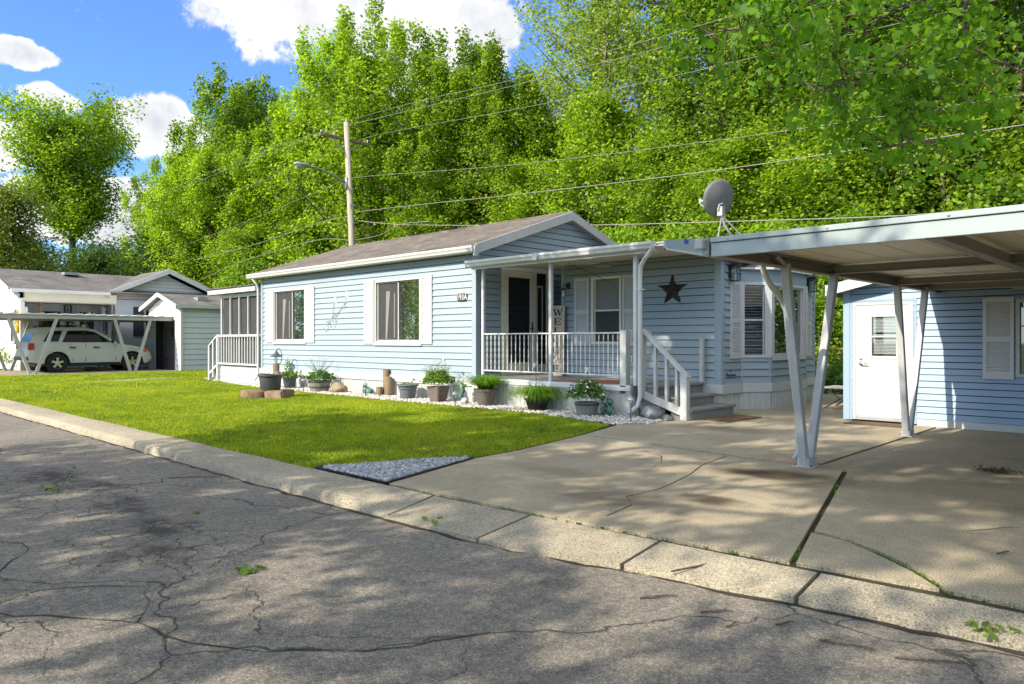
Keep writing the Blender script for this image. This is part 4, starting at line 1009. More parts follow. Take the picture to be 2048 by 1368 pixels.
mb.box(RX1-.03,RX1+.02,9.53,9.62,2.80,2.99)
mb.build('rake_board', M['steelwhite'], home, bevel=.003)
mb = MB()
for y0,z0,y1,z1 in ((9.6,2.95,12.44,3.90),(15.3,2.95,12.46,3.90)):
    mb.hexa([(-10.42,y0,z0-.02),(RX1-.02,y0,z0-.02),(RX1-.02,y1,z1-.02),(-10.42,y1,z1-.02),(-10.42,y0,z0),(RX1-.02,y0,z0),(RX1-.02,y1,z1),(-10.42,y1,z1)])
mb.build('rake_soffit', M['steelwhite'], home)
mb = MB(); mb.box(RX0,RX1-.03,9.60,9.80,2.90,2.925); mb.build('eave_soffit', M['white'], home)
# gutter: front lip, trough, end caps
mb = MB(); gp = [(9.60,2.995),(9.60,2.885),(9.555,2.86),(9.50,2.885),(9.485,2.93),(9.47,2.95),(9.47,2.992),(9.482,2.992),(9.485,2.955),(9.51,2.90),(9.555,2.876),(9.585,2.895),(9.585,2.995)]
mb.prism([(RX0-.04,y,z) for y,z in gp], (RX1-RX0+.02,0,0)); mb.box(RX0-.045,RX0-.035,9.475,9.6,2.87,2.99); mb.box(RX1-.025,RX1-.015,9.475,9.6,2.87,2.99)
mb.build('gutter', M['white'], home)
mb = MB(); mb.tube([(-18.99,9.55,2.88),(-18.97,9.66,2.74),(-18.96,9.70,2.6),(-18.96,9.70,.25),(-18.97,9.6,.12)], .035, 8); mb.build('downspout', M['white'], home, smooth=True)
# windows and shutters on the long wall
slider(WL, *win1, home, .55); slider(WL, *win2, home, .49)
for a0,a1,z0,z1 in ((-18.62,-18.23,1.15,2.53),(-16.60,-16.19,1.15,2.55),(-14.06,-13.69,1.13,2.55),(-12.03,-11.68,1.13,2.55)): shutter(WL,a0,a1,z0,z1,home)
# window under the porch
hung(WS, *swin, home, M['glass'], M['screen'], M['cream'])
mb = MB(); WS.box(mb,-8.76,-8.18,1.8,2.36,-.034,-.033); mb.build('curtain', M['curtain'], home)
for a0,a1 in ((-9.24,-8.88),(-8.09,-7.74)): shutter(WS,a0,a1,1.10,2.42,home)
# entrance: storm door beside a sidelight
mb = MB()
a0,a1,z0,z1 = door
for p,q in ((a0,a0+.09),(11.42,11.50),(a1-.09,a1)): WG.box(mb,p,q,z0,z1,-.06,.03)
WG.box(mb,a0+.09,11.42,z1-.09,z1,-.06,.03); WG.box(mb,11.50,a1-.09,z1-.09,z1,-.06,.03); WG.box(mb,a0+.09,11.42,z0,z0+.04,-.06,.02)
WG.box(mb,11.50,11.84,z0,z0+.2,-.06,.02)
mb.build('door_frame', M['cream'], home, bevel=.004)
mb = MB()
for p,q,r,s in ((a0+.09,a0+.2,z0+.04,z1-.09),(11.31,11.42,z0+.04,z1-.09),(a0+.2,11.31,z1-.22,z1-.09),(a0+.2,11.31,z0+.04,z0+.25)): WG.box(mb,p,q,r,s,-.02,.022)
sd = mb.build('storm_door', M['cream'], home, bevel=.004)
mb = MB(); WG.box(mb,a0+.2,11.31,z0+.25,z1-.22,-.004,.002); mb.build('pane', M['glass'], sd)
mb = MB(); WG.box(mb,11.345,11.375,1.36,1.58,.022,.032); mb.tube([WG.p(11.36,1.45,.03),WG.p(11.36,1.45,.07),WG.p(11.25,1.45,.075)],.01,6); mb.build('handle', M['black'], sd)
mb = MB(); WG.box(mb,11.50,11.84,z0+.2,z1-.09,-.03,-.02); mb.build('sidelight', M['dark'], home)
mb = MB()
for p,q,r,s in ((11.53,11.56,1.35,2.35),(11.70,11.73,1.35,2.35),(11.56,11.70,1.35,1.40),(11.56,11.70,2.31,2.35)): WG.box(mb,p,q,r,s,-.018,-.004)
mb.build('sidelight_frame', M['white'], home)
# bay window on the end wall
B = [(-6.1,12.06),(-5.75,12.49),(-5.75,14.0),(-6.1,14.62)]
bay = thing('bay', None, None, (0,0,0))
bpy.data.objects.remove(bay)
def wall2(p, q):
    p = Vector((*p,0)); q = Vector((*q,0)); u = (q-p).normalized(); return Wall((p.x,p.y), (u.x,u.y), (u.y,-u.x)), (q-p).length
walls = [wall2(B[i],B[i+1]) for i in range(3)]
mb = MB(); mb.prism([(x+(.02 if x < -6 else -.03),y,.3) for x,y in [(-6.12,12.10),(-5.76,12.52),(-5.76,13.98),(-6.12,14.58)]], (0,0,.6)); mb.build('bay_core', M['bluetrim'], home)
for W, ln in walls:
    mb = MB(); siding(mb, W, .0, ln, .45, .90, .1275)
    for p in (0, ln-.045): W.box(mb, p, p+.045, .45, .90, -.002, .019)
    mb.build('bay_siding', M['blue'], home, fix=False)
    mb = MB(); W.box(mb, 0, ln, 2.22, 2.45, -.02, .004); mb.build('bay_header', M['blue'], home)
    mb = MB(); W.box(mb, -.015, ln+.015, .30, .455, -.02, .03); mb.build('skirting_board', M['white'], home, bevel=.004)
    mb = MB(); ribbed(mb, W, 0, ln, -.03, .302, .1, .012, .01); mb.build('skirting', M['skirt'], home, fix=False)
W, ln = walls[0]; f = hung(W, .02, ln-.06, .90, 2.22, home, M['clear'], M['clear'], M['white'], .05, .05)
W, ln = walls[1]; f2 = slider(W, .06, ln-.1, .90, 2.22, home, .46, False, M['white'], .05, M['mirror'])
f2.children[1].data.materials[0] = M['mirror']
W, ln = walls[2]; hung(W, .06, ln-.03, .90, 2.22, home, M['glass'], M['glass'], M['white'])
mb = MB()
for W, ln in walls:
    W.box(mb,-.015,.06 if W is not walls[0][0] else .03,.9,2.225,-.05,.032) ; W.box(mb,ln-.06,ln+.015,.9,2.225,-.05,.034)
mb.build('bay_post', M['white'], home, bevel=.003)
mb = MB(); P = [(-6.1,11.98),(-5.66,12.42),(-5.66,14.06),(-6.1,14.72)]
rt = [(-6.09,12.2,2.72),(-6.0,12.6,2.72),(-6.0,13.95,2.72),(-6.09,14.5,2.72)]
mb.add([(x,y,2.47) for x,y in P]+rt, [(0,1,5,4),(1,2,6,5),(2,3,7,6),(4,5,6,7)]); mb.build('bay_roof', M['roofy'], home, fix=False)
mb = MB()
for i in range(3): mb.beam((*P[i],2.455),(*P[i+1],2.455),.03,.035)
mb.build('bay_roof_trim', M['white'], home)
for a0,a1 in ((11.66,12.02),(14.70,15.06)): shutter(WE,a0,a1,.89,2.22,home)
# low roof over the end block, running on as the porch roof
mb = MB(); slab(mb,-10.2,-6.02,12.6,3.05,9.62,2.70,.03); slab(mb,-10.2,-6.02,12.602,3.05,15.45,2.8,.03); mb.build('low_roof', M['galv'], home)
mb = MB(); mb.hexa([(-6.03,9.50,2.545),(-5.99,9.50,2.545),(-5.99,12.6,2.60),(-6.03,12.6,2.60),(-6.03,9.50,2.70),(-5.99,9.50,2.70),(-5.99,12.6,3.06),(-6.03,12.6,3.06)])
mb.hexa([(-6.03,12.6,2.60),(-5.99,12.6,2.60),(-5.99,15.45,2.6),(-6.03,15.45,2.6),(-6.03,12.6,3.06),(-5.99,12.6,3.06),(-5.99,15.45,2.80),(-6.03,15.45,2.80)])
mb.build('end_fascia', M['bluetrim'], home)
mb = MB(); mb.box(-6.025,-5.975,9.5,15.45,2.545,2.575); mb.build('fascia_trim', M['white'], home)
mb = MB(); mb.box(-5.989,-5.984,10.02,10.14,2.69,2.76); mb.build('fascia_badge', M['bluedec'], home)
# ------------------------------------------------------------------ porch
porch = thing('porch', 'white railed front porch in the corner of the blue home', 'porch', (-8.5,10.5,0))
mb = MB(); mb.hexa([(-10.3,9.52,2.62),(-6.03,9.52,2.62),(-6.03,11.37,2.69),(-10.3,11.37,2.69),(-10.3,9.52,2.645),(-6.03,9.52,2.645),(-6.03,11.37,2.715),(-10.3,11.37,2.715)]); mb.box(-10.3,-9.6,11.37,12.5,2.69,2.715); mb.build('ceiling', M['cream'], porch)
mb = MB(); mb.box(-10.28,-6.2,9.55,9.60,2.54,2.61); mb.build('front_beam', M['white'], porch)
mb = MB(); gp2 = [(y-.02,z-.29) for y,z in gp]; mb.prism([(-10.36,y,z) for y,z in gp2], (4.14,0,0)); mb.box(-10.365,-10.355,9.455,9.58,2.58,2.705); mb.box(-6.225,-6.215,9.455,9.58,2.58,2.705); mb.box(-8.62,-8.52,9.44,9.46,2.585,2.71)
mb.build('gutter', M['white'], porch)
mb = MB()
for i in range(11):
    y = 9.68+i*.152; mb.box(-10.38,-6.74,y,y+.145,.47,.498)
mb.box(-10.38,-9.58,11.36,12.5,.47,.498)
mb.build('deck', M['deck'], porch)
mb = MB(); mb.box(-10.42,-6.74,9.66,9.69,.36,.49); mb.box(-10.42,-6.72,9.635,9.66,.40,.465); mb.build('deck_board', M['white'], porch, bevel=.004)
mb = MB(); mb.box(-6.74,-6.70,9.66,11.3,.34,.49); mb.build('side_board', M['deck'], porch, bevel=.004)
WP = Wall((0,9.68),(1,0),(0,-1)); WPR = Wall((-6.73,0),(0,1),(1,0))
mb = MB(); ribbed(mb, WP, -10.4,-6.72,-.03,.37,.1,.012,0); ribbed(mb, WPR, 9.68,11.36,-.03,.345,.1,.012,0); mb.build('skirting', M['skirt'], porch, fix=False)
for x, r in ((-10.11,.028),(-8.42,.03),(-6.66,.032)):
    mb = MB(); mb.box(x-r,x+r,9.70-r,9.70+r,.49,2.56); mb.build('post', M['white'], porch, bevel=.004)
mb = MB(); mb.tube([(-6.22,9.52,2.64),(-6.27,9.52,2.55),(-6.40,9.58,2.47),(-6.52,9.63,2.36),(-6.54,9.64,2.2),(-6.54,9.64,.33),(-6.56,9.60,.18),(-6.60,9.42,.08)], .035, 10); mb.build('downspout', M['white'], porch, smooth=True)
mb = MB(); mb.box(-6.60,-6.62+.14,9.60,9.68,1.98,2.0); mb.build('strap', M['white'], porch)
def twisted(x, y, parent, src=None):
    if src is None:
        pr = [(.006,.0)]
        for i in range(1,24):
            z = i/24*.66; pr.append((.0065+.0055*abs(math.sin(i*PI/4.0)), z))
        pr.append((.006,.66))
        mb = MB().lathe(pr, (x,y,.64), 6); return mb.build('baluster', M['white'], parent)
    return None
def rails(xa, xb, k, src):
    mb = MB(); mb.box(xa,xb,9.685,9.715,1.31,1.335); mb.box(xa,xb,9.685,9.715,.625,.65); r = mb.build('railing', M['white'], porch, bevel=.003)
    for i in range(k):
        x = xa+(xb-xa)*(i+.7)/(k+.4)
        if src is None: src = twisted(x, 9.70, r); src_x = x; globals()['_bx'] = x
        else:
            c = src.copy(); COL.objects.link(c); c.parent = r; c.location = (x-_bx,0,0)
    return src
b0 = rails(-10.08,-8.45,15,None); rails(-8.39,-6.94,15,b0)
mb = MB(); mb.box(-6.94,-6.82,9.66,9.78,.36,1.36); mb.build('newel_post', M['oldwhite'], porch, bevel=.008)
mb = MB(); mb.box(-6.84,-6.79,9.78,10.35,1.30,1.36); mb.box(-6.84,-6.79,9.78,10.35,1.18,1.285); mb.box(-6.84,-6.79,9.78,10.35,.86,.96); mb.box(-6.84,-6.79,9.78,10.35,.50,.60); mb.build('side_rail', M['oldwhite'], porch, bevel=.006)

# ------------------------------------------------------------------ wooden steps
st = thing('porch_steps', 'grey wooden steps with white handrail climbing to the porch', 'steps', (-6.2,10.4,0))
for i,(x0,x1,z) in enumerate(((-6.12,-5.74,.165),(-6.42,-6.03,.335))):
    mb = MB(); y0, y1 = (9.82,11.22) if i == 0 else (9.86,11.1)
    mb.box(x0,x1-.03,y0+.03,y1-.03,0 if i == 0 else .165,z-.04)
    mb.box(x0,x1,y0,y1,z-.04,z); mb.build('step', M['deck'], st, bevel=.006)
mb = MB(); mb.box(-6.70,-6.40,9.86,11.25,.10,.455); mb.box(-6.72,-6.36,9.84,11.28,.455,.496); mb.build('landing', M['deck'], st, bevel=.01)
hy = 9.80
def hr(x0,z0,x1,z1,w,h,nm): 
    mb = MB(); mb.beam((x0,hy,z0),(x1,hy,z1),w,h); return mb.build(nm, M['oldwhite'], st, bevel=.006)
hr(-6.60,1.37,-5.78,.64,.13,.035,'handrail'); hr(-6.62,.36,-5.82,-.02+.12,.04,.12,'stringer_rail')
for x, zt, zb in ((-6.36,1.14,.25),(-6.16,.96,.20),(-5.98,.80,.14)):
    mb = MB(); mb.box(x-.022,x+.022,hy-.03,hy+.03,zb,zt); mb.build('spindle', M['oldwhite'], st, bevel=.003)
mb = MB(); mb.box(-6.66,-6.56,hy-.05,hy+.05,.3,1.36); mb.build('newel_post', M['oldwhite'], st, bevel=.006)
mb = MB(); mb.box(-5.90,-5.79,hy-.05,hy+.05,0,.70); mb.build('newel_post', M['oldwhite'], st, bevel=.006)
mb = MB(); mb.box(-6.44,-6.38,11.26,11.335,.46,1.24); mb.build('wall_post', M['oldwhite'], st, bevel=.004)

# ------------------------------------------------------------------ screened porch at the far end of the home
sp = thing('screened_porch', 'white screened porch with dark mesh at the left end of the blue home', 'porch', (-20.3,11,0))
WQ = Wall((0,9.80),(1,0),(0,-1)); WQL = Wall((-21.42,0),(0,1),(-1,0))
mb = MB(); mb.box(-21.38,-18.95,9.86,13.5,.44,2.5); mb.build('screen', M['screen'], sp)
mb = MB(); siding(mb, WQ, -21.45,-18.98,.0,.46,.15); siding(mb, WQL, 9.8,13.5,.0,.46,.15); mb.build('base_siding', M['white'], sp, fix=False)
mb = MB()
for x in (-21.42,-20.86,-20.3,-19.76,-19.2): mb.box(x-(.035 if x in (-21.42,) else .018),x+.02,9.80,9.85,.46,2.52)
mb.box(-21.42,-19.0,9.795,9.855,2.44,2.54); mb.box(-21.42,-19.0,9.79,9.855,1.30,1.37); mb.build('screen_frame', M['white'], sp)
mb = MB(); mb.box(-21.5,-19.0,9.70,9.76,1.31,1.365); mb.box(-21.5,-19.0,9.71,9.75,.50,.55); rl = mb.build('railing', M['white'], sp, bevel=.004)
s0 = None
for i in range(15):
    x = -21.4+i*.162
    if s0 is None: s0 = MB().box(x-.016,x+.016,9.715,9.745,.55,1.31).build('baluster', M['white'], rl); sx0 = x
    else:
        c = s0.copy(); COL.objects.link(c); c.parent = rl; c.location = (x-sx0,0,0)
mb = MB(); mb.box(-21.95,-19.0,9.62,13.7,2.56,2.70); mb.build('roof_edge', M['white'], sp)
mb = MB(); slab(mb,-22.0,-19.0,9.58,2.735,13.7,3.0,.03); mb.build('roof', M['roof'], sp)
mb = MB(); mb.box(-22.15,-22.07,9.72,9.80,0,1.02); mb.box(-21.54,-21.46,9.70,9.78,0,1.36); mb.box(-21.85,-21.79,9.72,9.78,.1,1.2); mb.beam((-22.14,9.75,1.02),(-21.5,9.75,1.37),.07,.04); mb.beam((-22.14,9.75,.18),(-21.5,9.75,.52),.04,.06); mb.build('stair_rail', M['white'], sp)
mb = MB()
for k in range(3): mb.box(-21.5-.25*(k+1),-21.5-.25*k,9.85,10.9,0,.36-.12*k)
mb.build('step', M['deck'], sp)
# ------------------------------------------------------------------ shed and carport at the right
shed = thing('shed', 'blue sided shed with a white door behind the carport at right', 'shed', (-1,13.5,0))
WD = Wall((0,11.5),(1,0),(0,-1)); WDL = Wall((-4.12,0),(0,1),(-1,0))
dr = (-4.01,-3.18,.03,1.765); sw = (-1.97,-.9,.72,1.74)
stop = lambda z: (-4.05, 1.75) if z <= 2.0 else (-4.05+(z-2.02)/.22, 1.75-(z-2.02)/.22)
mb = MB(); siding(mb, WD, -4.06, 1.75, .10, 2.64, .0895, [dr,sw], stop, lip=.018, gap=.011); siding(mb, WDL, 11.55,15.6,.10,2.02,.0895, lip=.018, gap=.011); mb.build('siding', M['bluedk'], shed, fix=False)
mb = MB(); mb.box(-4.08,1.75,11.62,15.6,.0,2.0); mb.build('wall_core', M['dark'], shed)
mb = MB(); mb.box(-4.145,-4.05,11.475,11.56,.02,2.06); mb.box(1.7,1.78,11.475,11.56,.02,2.06)
mb.box(-4.05,-4.015,11.482,11.53,.02,1.80); mb.box(-3.175,-3.14,11.482,11.53,.02,1.80); mb.box(-4.015,-3.175,11.482,11.53,1.768,1.80); mb.build('corner_trim', M['bluedk'], shed, bevel=.003)
mb = MB(); mb.box(-3.14,-2.3,11.495,11.6,-.02,.10); mb.box(-2.3,1.75,11.493,11.6,.0,.095); mb.build('sill_board', M['oldwhite'], shed)
mb = MB()
for s in (-1,1):
    x0 = -4.30 if s < 0 else 1.98; z0 = 1.985; xm = -1.16
    mb.hexa([(x0,11.28,z0-.02),(xm+.002*s,11.28,2.66),(xm+.002*s,15.9,2.66),(x0,15.9,z0-.02),(x0,11.28,z0+.03),(xm+.002*s,11.28,2.71),(xm+.002*s,15.9,2.71),(x0,15.9,z0+.03)])
mb.build('roof', M['roofy'], shed)
mb = MB()
for s in (-1,1):
    x0 = -4.30 if s < 0 else 1.98; z0 = 1.96; xm = -1.16
    mb.hexa([(x0,11.25,z0-.09),(xm,11.25,2.60),(xm,11.275,2.60),(x0,11.275,z0-.09),(x0,11.25,z0+.065),(xm,11.25,2.735),(xm,11.275,2.735),(x0,11.275,z0+.065)])
mb.box(-4.325,-4.305,11.25,15.9,1.87,2.03); mb.build('rake_board', M['white'], shed)
mb = MB(); mb.box(-4.28,-4.12,11.29,15.9,1.93,1.955); mb.build('eave_soffit', M['white'], shed)
# door
mb = MB(); WD.box(mb,-4.01,-3.965,.03,1.765,-.05,.022); WD.box(mb,-3.225,-3.18,.03,1.765,-.05,.022); WD.box(mb,-3.965,-3.225,1.72,1.765,-.05,.022); mb.build('door_frame', M['oldwhite'], shed, bevel=.003)
mb = MB(); a, b, c, d = -3.765,-3.385,.945,1.57
for p,q,r,t in ((-3.962,a,.09,1.718),(b,-3.228,.09,1.718),(a,b,.09,c),(a,b,d,1.718)): WD.box(mb,p,q,r,t,-.012,.012)
dd = mb.build('door', M['white'], shed)
mb = MB()
for p,q,r,t in ((a-.012,a+.025,c-.012,d+.012),(b-.025,b+.012,c-.012,d+.012),(a+.025,b-.025,c-.012,c+.03),(a+.025,b-.025,d-.025,d+.012),(a+.025,b-.025,(c+d)/2-.012,(c+d)/2+.012)): WD.box(mb,p,q,r,t,-.02,.022)
fw = mb.build('window_frame', M['oldwhite'], dd, bevel=.003)
mb = MB(); WD.box(mb,a+.02,b-.02,c+.02,d-.02,-.002,.003); mb.build('pane', M['clear'], dd)
mb = MB(); z = d-.06
while z > c+.04:
    WD.box(mb,a+.04,b-.03,z,z+.013,-.03,-.018); z -= .021 if not (1.30 < z < 1.335) else .045
mb.build('blind', M['blind'], dd)
mb = MB(); WD.box(mb,a,b,c,d,-.075,-.07); mb.build('dark_backing', M['darkgrey'], dd)
mb = MB(); mb.lathe([(.03,0),(.03,.012),(.012,.014),(.012,.045)], WD.p(-3.895,.86,.012)+Vector((0,0,0)), 12, 'y'); 
h = MB(); c0 = WD.p(-3.895,.86,.012); h.lathe([(.028,0),(.028,-.01),(.012,-.012),(.012,-.05)], c0, 12, 'y'); h.tube([c0+Vector((0,-.05,0)),c0+Vector((.03,-.055,0)),c0+Vector((.10,-.05,-.004))], .009, 8); h.lathe([(.02,0),(.02,-.012)], c0+Vector((0,0,.07)), 10, 'y')
h.build('handle', M['galv'], dd, smooth=True)
mb = MB(); WD.box(mb,-3.962,-3.228,.03,.085,-.03,.02); mb.build('threshold', M['galv'], shed, bevel=.003)
mb = MB()
for p in (-1.97,-.945): WD.box(mb,p,p+.045,.72,1.74,-.05,.025)
WD.box(mb,-1.925,-.945,1.695,1.74,-.05,.025); WD.box(mb,-1.925,-.945,.72,.765,-.05,.03)
for p in (-1.84,-1.40,): WD.box(mb,p,p+.02,.765,1.695,-.03,-.01)
for z in (1.06,1.38): WD.box(mb,-1.925,-.945,z,z+.018,-.031,-.011)
f = mb.build('window', M['oldwhite'], shed, bevel=.003)
mb = MB(); WD.box(mb,-1.925,-.945,.765,1.695,-.04,-.034); mb.build('pane', M['glass'], f)
shutter(WD,-2.335,-1.985,.69,1.77,shed)

cp = thing('carport', 'flat metal carport on slanted posts over the drive at right', 'carport', (-1,8.5,0))
mb = MB(); mb.box(-2.90,2.6,5.25,5.29,1.855,1.962); mb.box(-2.90,2.6,5.235,5.29,1.966,2.005); mb.build('front_fascia', M['fascia'], cp, bevel=.004)
mb = MB(); k = 0; x = -2.9
while x < 2.6:
    x1 = x+.3; mb.box(x+.004,x1-.004,5.29,11.72,1.975,1.987); mb.box(x-.005,x+.005,5.29,11.72,1.971,1.99); x = x1
mb.build('roof_panel', M['pan'], cp)
mb = MB(); mb.box(-2.94,-2.925,5.26,11.75,1.86,2.0); mb.box(-2.925,-2.86,5.29,11.75,1.86,1.872); mb.box(-2.925,-2.86,5.29,11.75,1.955,1.967); mb.build('side_beam', M['steeldk'], cp)
mb = MB(); mb.box(-2.99,-2.945,5.27,11.78,1.875,1.995); mb.build('side_gutter', M['fascia'], cp, bevel=.004)
mb = MB(); mb.box(-3.02,-2.95,5.20,5.265,1.92,2.0); mb.build('gutter_cap', M['steelwhite'], cp, bevel=.006)
for y, xa in ((7.67,-2.86),(9.72,-2.86),(10.97,-2.86)):
    mb = MB(); mb.box(xa,2.6,y-.006,y+.006,1.88,1.95); mb.box(xa,2.6,y-.03,y+.03,1.872,1.88); mb.box(xa,2.6,y-.03,y+.03,1.945,1.951); mb.build('purlin', M['steeldk'], cp)
mb = MB(); mb.box(-2.0,2.6,11.40,11.45,1.86,1.965); mb.build('rear_beam', M['fascia'], cp)
mb = MB(); mb.box(-1.36,-1.348,5.3,11.4,1.86,1.95); mb.box(-1.40,-1.31,5.3,11.4,1.85,1.862); mb.build('cross_beam', M['steeldk'], cp)
def leg(x,y0,y1,zt):
    return MB().beam((x,y0,.0),(x,y1,zt),.075,.075,(1,0,0)).build('post', M['steelwhite'], cp, bevel=.008)
leg(-2.88,6.99,6.56,1.90); leg(-2.88,7.09,7.74,1.90); leg(-2.88,10.10,9.74,1.90); leg(-2.88,10.20,10.92,1.90)
mb = MB(); mb.box(-2.97,-2.79,6.93,7.16,.0,.012); mb.box(-2.935,-2.825,6.95,7.13,.012,.09); mb.build('base_plate', M['steelwhite'], cp, bevel=.004)
mb = MB(); mb.box(-2.96,-2.80,10.04,10.26,.0,.012); mb.box(-2.93,-2.83,10.06,10.24,.012,.075); mb.build('base_plate', M['steelwhite'], cp, bevel=.004)
for bx_, by_ in ((-2.955,6.945),(-2.805,6.945),(-2.955,7.145),(-2.805,7.145),(-2.945,10.055),(-2.815,10.055),(-2.945,10.245),(-2.815,10.245)): MB().lathe([(.012,.012),(.012,.024),(.006,.027)],(bx_,by_,0),6).build('bolt', M['rust'], cp)
for k_ in range(7): MB().lathe([(.009,0),(.009,-.005),(.003,-.008)],(-2.75+k_*.75,5.235,1.985),8,'y').build('screw', M['galv'], cp)
leg(2.4,6.99,6.56,1.90); leg(2.4,7.09,7.74,1.90)
mb = MB(); mb.beam((-2.89,6.36,1.95),(-2.89,6.58,1.86),.05,.04); mb.build('bracket', M['steelwhite'], cp)
mb = MB(); mb.tube([(-2.98,6.30,1.90),(-2.985,6.36,1.80),(-2.985,6.50,1.70),(-2.985,6.72,1.58),(-2.985,6.82,1.48),(-2.985,6.88,1.2),(-2.985,7.08,.45),(-2.985,7.10,.12),(-3.02,7.08,.05)], .028, 8); mb.build('downspout', M['white'], cp, smooth=True)

# ------------------------------------------------------------------ things on the walls
def lantern(W, a, z, label, name='wall_lantern', s=1.0):
    c = W.p(a,z,0); t = thing(name, label, 'lantern', tuple(c), 'black wall lanterns on the blue home'); B = lambda mb,a0,a1,z0,z1,n0,n1: W.box(mb,a+a0*s,a+a1*s,z+z0*s,z+z1*s,n0*s+.012,n1*s+.012)
    mb = MB(); B(mb,-.05,.05,-.10,.13,0,.02); B(mb,-.015,.015,.06,.09,.02,.10); B(mb,-.07,.07,.10,.125,.03,.17); B(mb,-.055,.055,.125,.15,.045,.155); B(mb,-.065,.065,-.16,-.145,.035,.165)
    for p in (-.065,.053):
        for n in (.035,.153): B(mb,p,p+.012,-.145,.10,n,n+.012)
    mb.build('frame', M['black'], t, bevel=.002)
    mb = MB(); B(mb,-.052,.052,-.145,.10,.048,.152); mb.build('glass', M['bronzeglass'], t)
    mb = MB(); B(mb,-.018,.018,-.14,-.03,.085,.118); mb.build('bulb', M['lampglass'], t)
    return t
lantern(WE, 11.66, 2.36, 'black wall lantern above the left shutter of the bay window')
lantern(WE, 14.93, 2.33, 'black wall lantern above the right shutter of the bay window')
t = thing('porch_lamp', 'small black lamp with bent arm on the porch wall left of the window', 'lantern', (-9.42,11.37,2.23), 'black wall lanterns on the blue home')
mb = MB(); c = Vector((-9.40,11.36,2.28)); mb.lathe([(.06,0),(.06,-.02),(.03,-.04)], c, 14, 'y'); mb.tube([c+Vector((0,-.03,0)),c+Vector((0,-.10,.035)),c+Vector((-.01,-.15,.0)),c+Vector((-.01,-.15,-.05))], .012, 6)
q = c+Vector((-.01,-.15,-.05)); mb.lathe([(.03,0),(.065,-.03),(.065,-.035)], q, 4); 
for i in range(4):
    t_ = PI/2*i; mb.tube([q+Vector((.06*math.cos(t_),.06*math.sin(t_),-.03)),q+Vector((.05*math.cos(t_),.05*math.sin(t_),-.17))], .006, 4)
mb.lathe([(.052,-.17),(.052,-.18)], q, 4); mb.build('frame', M['black'], t)
mb = MB(); mb.lathe([(.05,-.035),(.042,-.165)], q, 4); mb.build('glass', M['bronzeglass'], t)
mb = MB(); star((-7.03,2.085), .325, .125, .075, WS, mb); tag(mb.build('barn_star', M['starm'], None, fix=True), 'large dark tin star hanging on the blue wall above the steps', 'star')
# metal wall ornament with two stars and scrolls
t = thing('wall_ornament', 'silver metal wall art of two stars over curly scrolls between the windows', 'wall decor', (-15.2,9.76,1.9))
for c, R in (((-15.29,2.15),.17),((-14.79,2.24),.19)):
    mb = MB(); star(c, R, R*.36, .03, WL, mb, .1); mb.build('star', M['silver'], t, fix=True)
mb = MB(); rg = random.Random(4)
def scroll(a, z, r, turn, n=26):
    pts = []
    for i in range(n):
        u = i/(n-1); th = turn+u*5.2; q = r*(1-u*.8); pts.append(WL.p(a+q*math.cos(th), z+q*math.sin(th), .03))
    mb.tube(pts, .005, 4)
mb.tube([WL.p(-15.62,1.56,.03),WL.p(-15.40,1.72,.03),WL.p(-15.15,1.83,.03),WL.p(-14.95,2.0,.03),WL.p(-14.80,2.10,.03)], .007, 5)
mb.tube([WL.p(-15.40,1.72,.03),WL.p(-15.36,1.9,.03),WL.p(-15.30,2.05,.03)], .006, 5)
for i in range(20):
    u = rg.random(); a = -15.58+.74*u+rg.uniform(-.12,.12); z = 1.55+.42*u+rg.uniform(-.13,.13); scroll(a, z, rg.uniform(.045,.075), rg.uniform(0,6.28))
mb.build('scrollwork', M['silver'], t)
# house number plaque
t = thing('number_plaque', 'small dark oval plaque reading 193A on the blue siding', 'sign', (-10.77,9.77,2.045))
mb = MB(); a, z = -10.77, 2.045; P = []
for i in range(24):
    th = 2*PI*i/24; q = lambda v: (abs(v)**.55)*(1 if v > 0 else -1); P.append(WL.p(a+.15*q(math.cos(th)), z+.078*q(math.sin(th)), .012))
mb.prism(P, (0,-.014,0)); mb.build('plate', M['lettering'], t)
text_on(WL, '193A', a, z, .028, .15, 'digits', M['white'], t, .003, 1, 0, .92, .002)
# script lettering near the corner of the end wall
t = thing('script_sign', 'small black script lettering low on the end wall corner', 'sign', (-6.08,11.6,.6))
text_on(WE, 'Ventura', 11.68, .60, .016, .11, 'letters', M['black'], t, .005, 1, .25, 1.0, .003)
mb = MB(); star((11.69,.685), .03, .013, .018, WE, mb); mb.build('crown', M['black'], t)

# tall WELCOME board leaning on the porch wall
t = thing('welcome_sign', 'tall tan WELCOME board leaning in the porch corner', 'sign', (-9.58,11.25,.5))
tilt = .06
class Lean(Wall):
    def p(s, a, z, n=0): return Vector((a, 11.22+ (z-.5)*tilt - n, z))
WB = Lean((0,11.3),(1,0),(0,-1)); bx0, bx1, bz0, bz1 = -9.77,-9.43,.50,1.90
mb = MB(); WB.box(mb,bx0,bx1,bz0,bz1,0,.02); mb.build('board', M['signwood'], t, bevel=.004)
mb = MB(); am = (bx0+bx1)/2; hw = .108; S = .024; lh = .135; F0 = .0195; F1 = .024
def bar(a0,z0,a1,z1,w):
    p = Vector((a0,z0)); q = Vector((a1,z1)); d = (q-p).normalized(); n_ = Vector((-d.y,d.x))*w/2
    pts = [p+n_,q+n_,q-n_,p-n_]; mb.hexa([WB.p(am+v.x,v.y,F0) for v in pts]+[WB.p(am+v.x,v.y,F1) for v in pts])
def serif(a,z,w=.05): bar(a-w/2,z,a+w/2,z,.010)
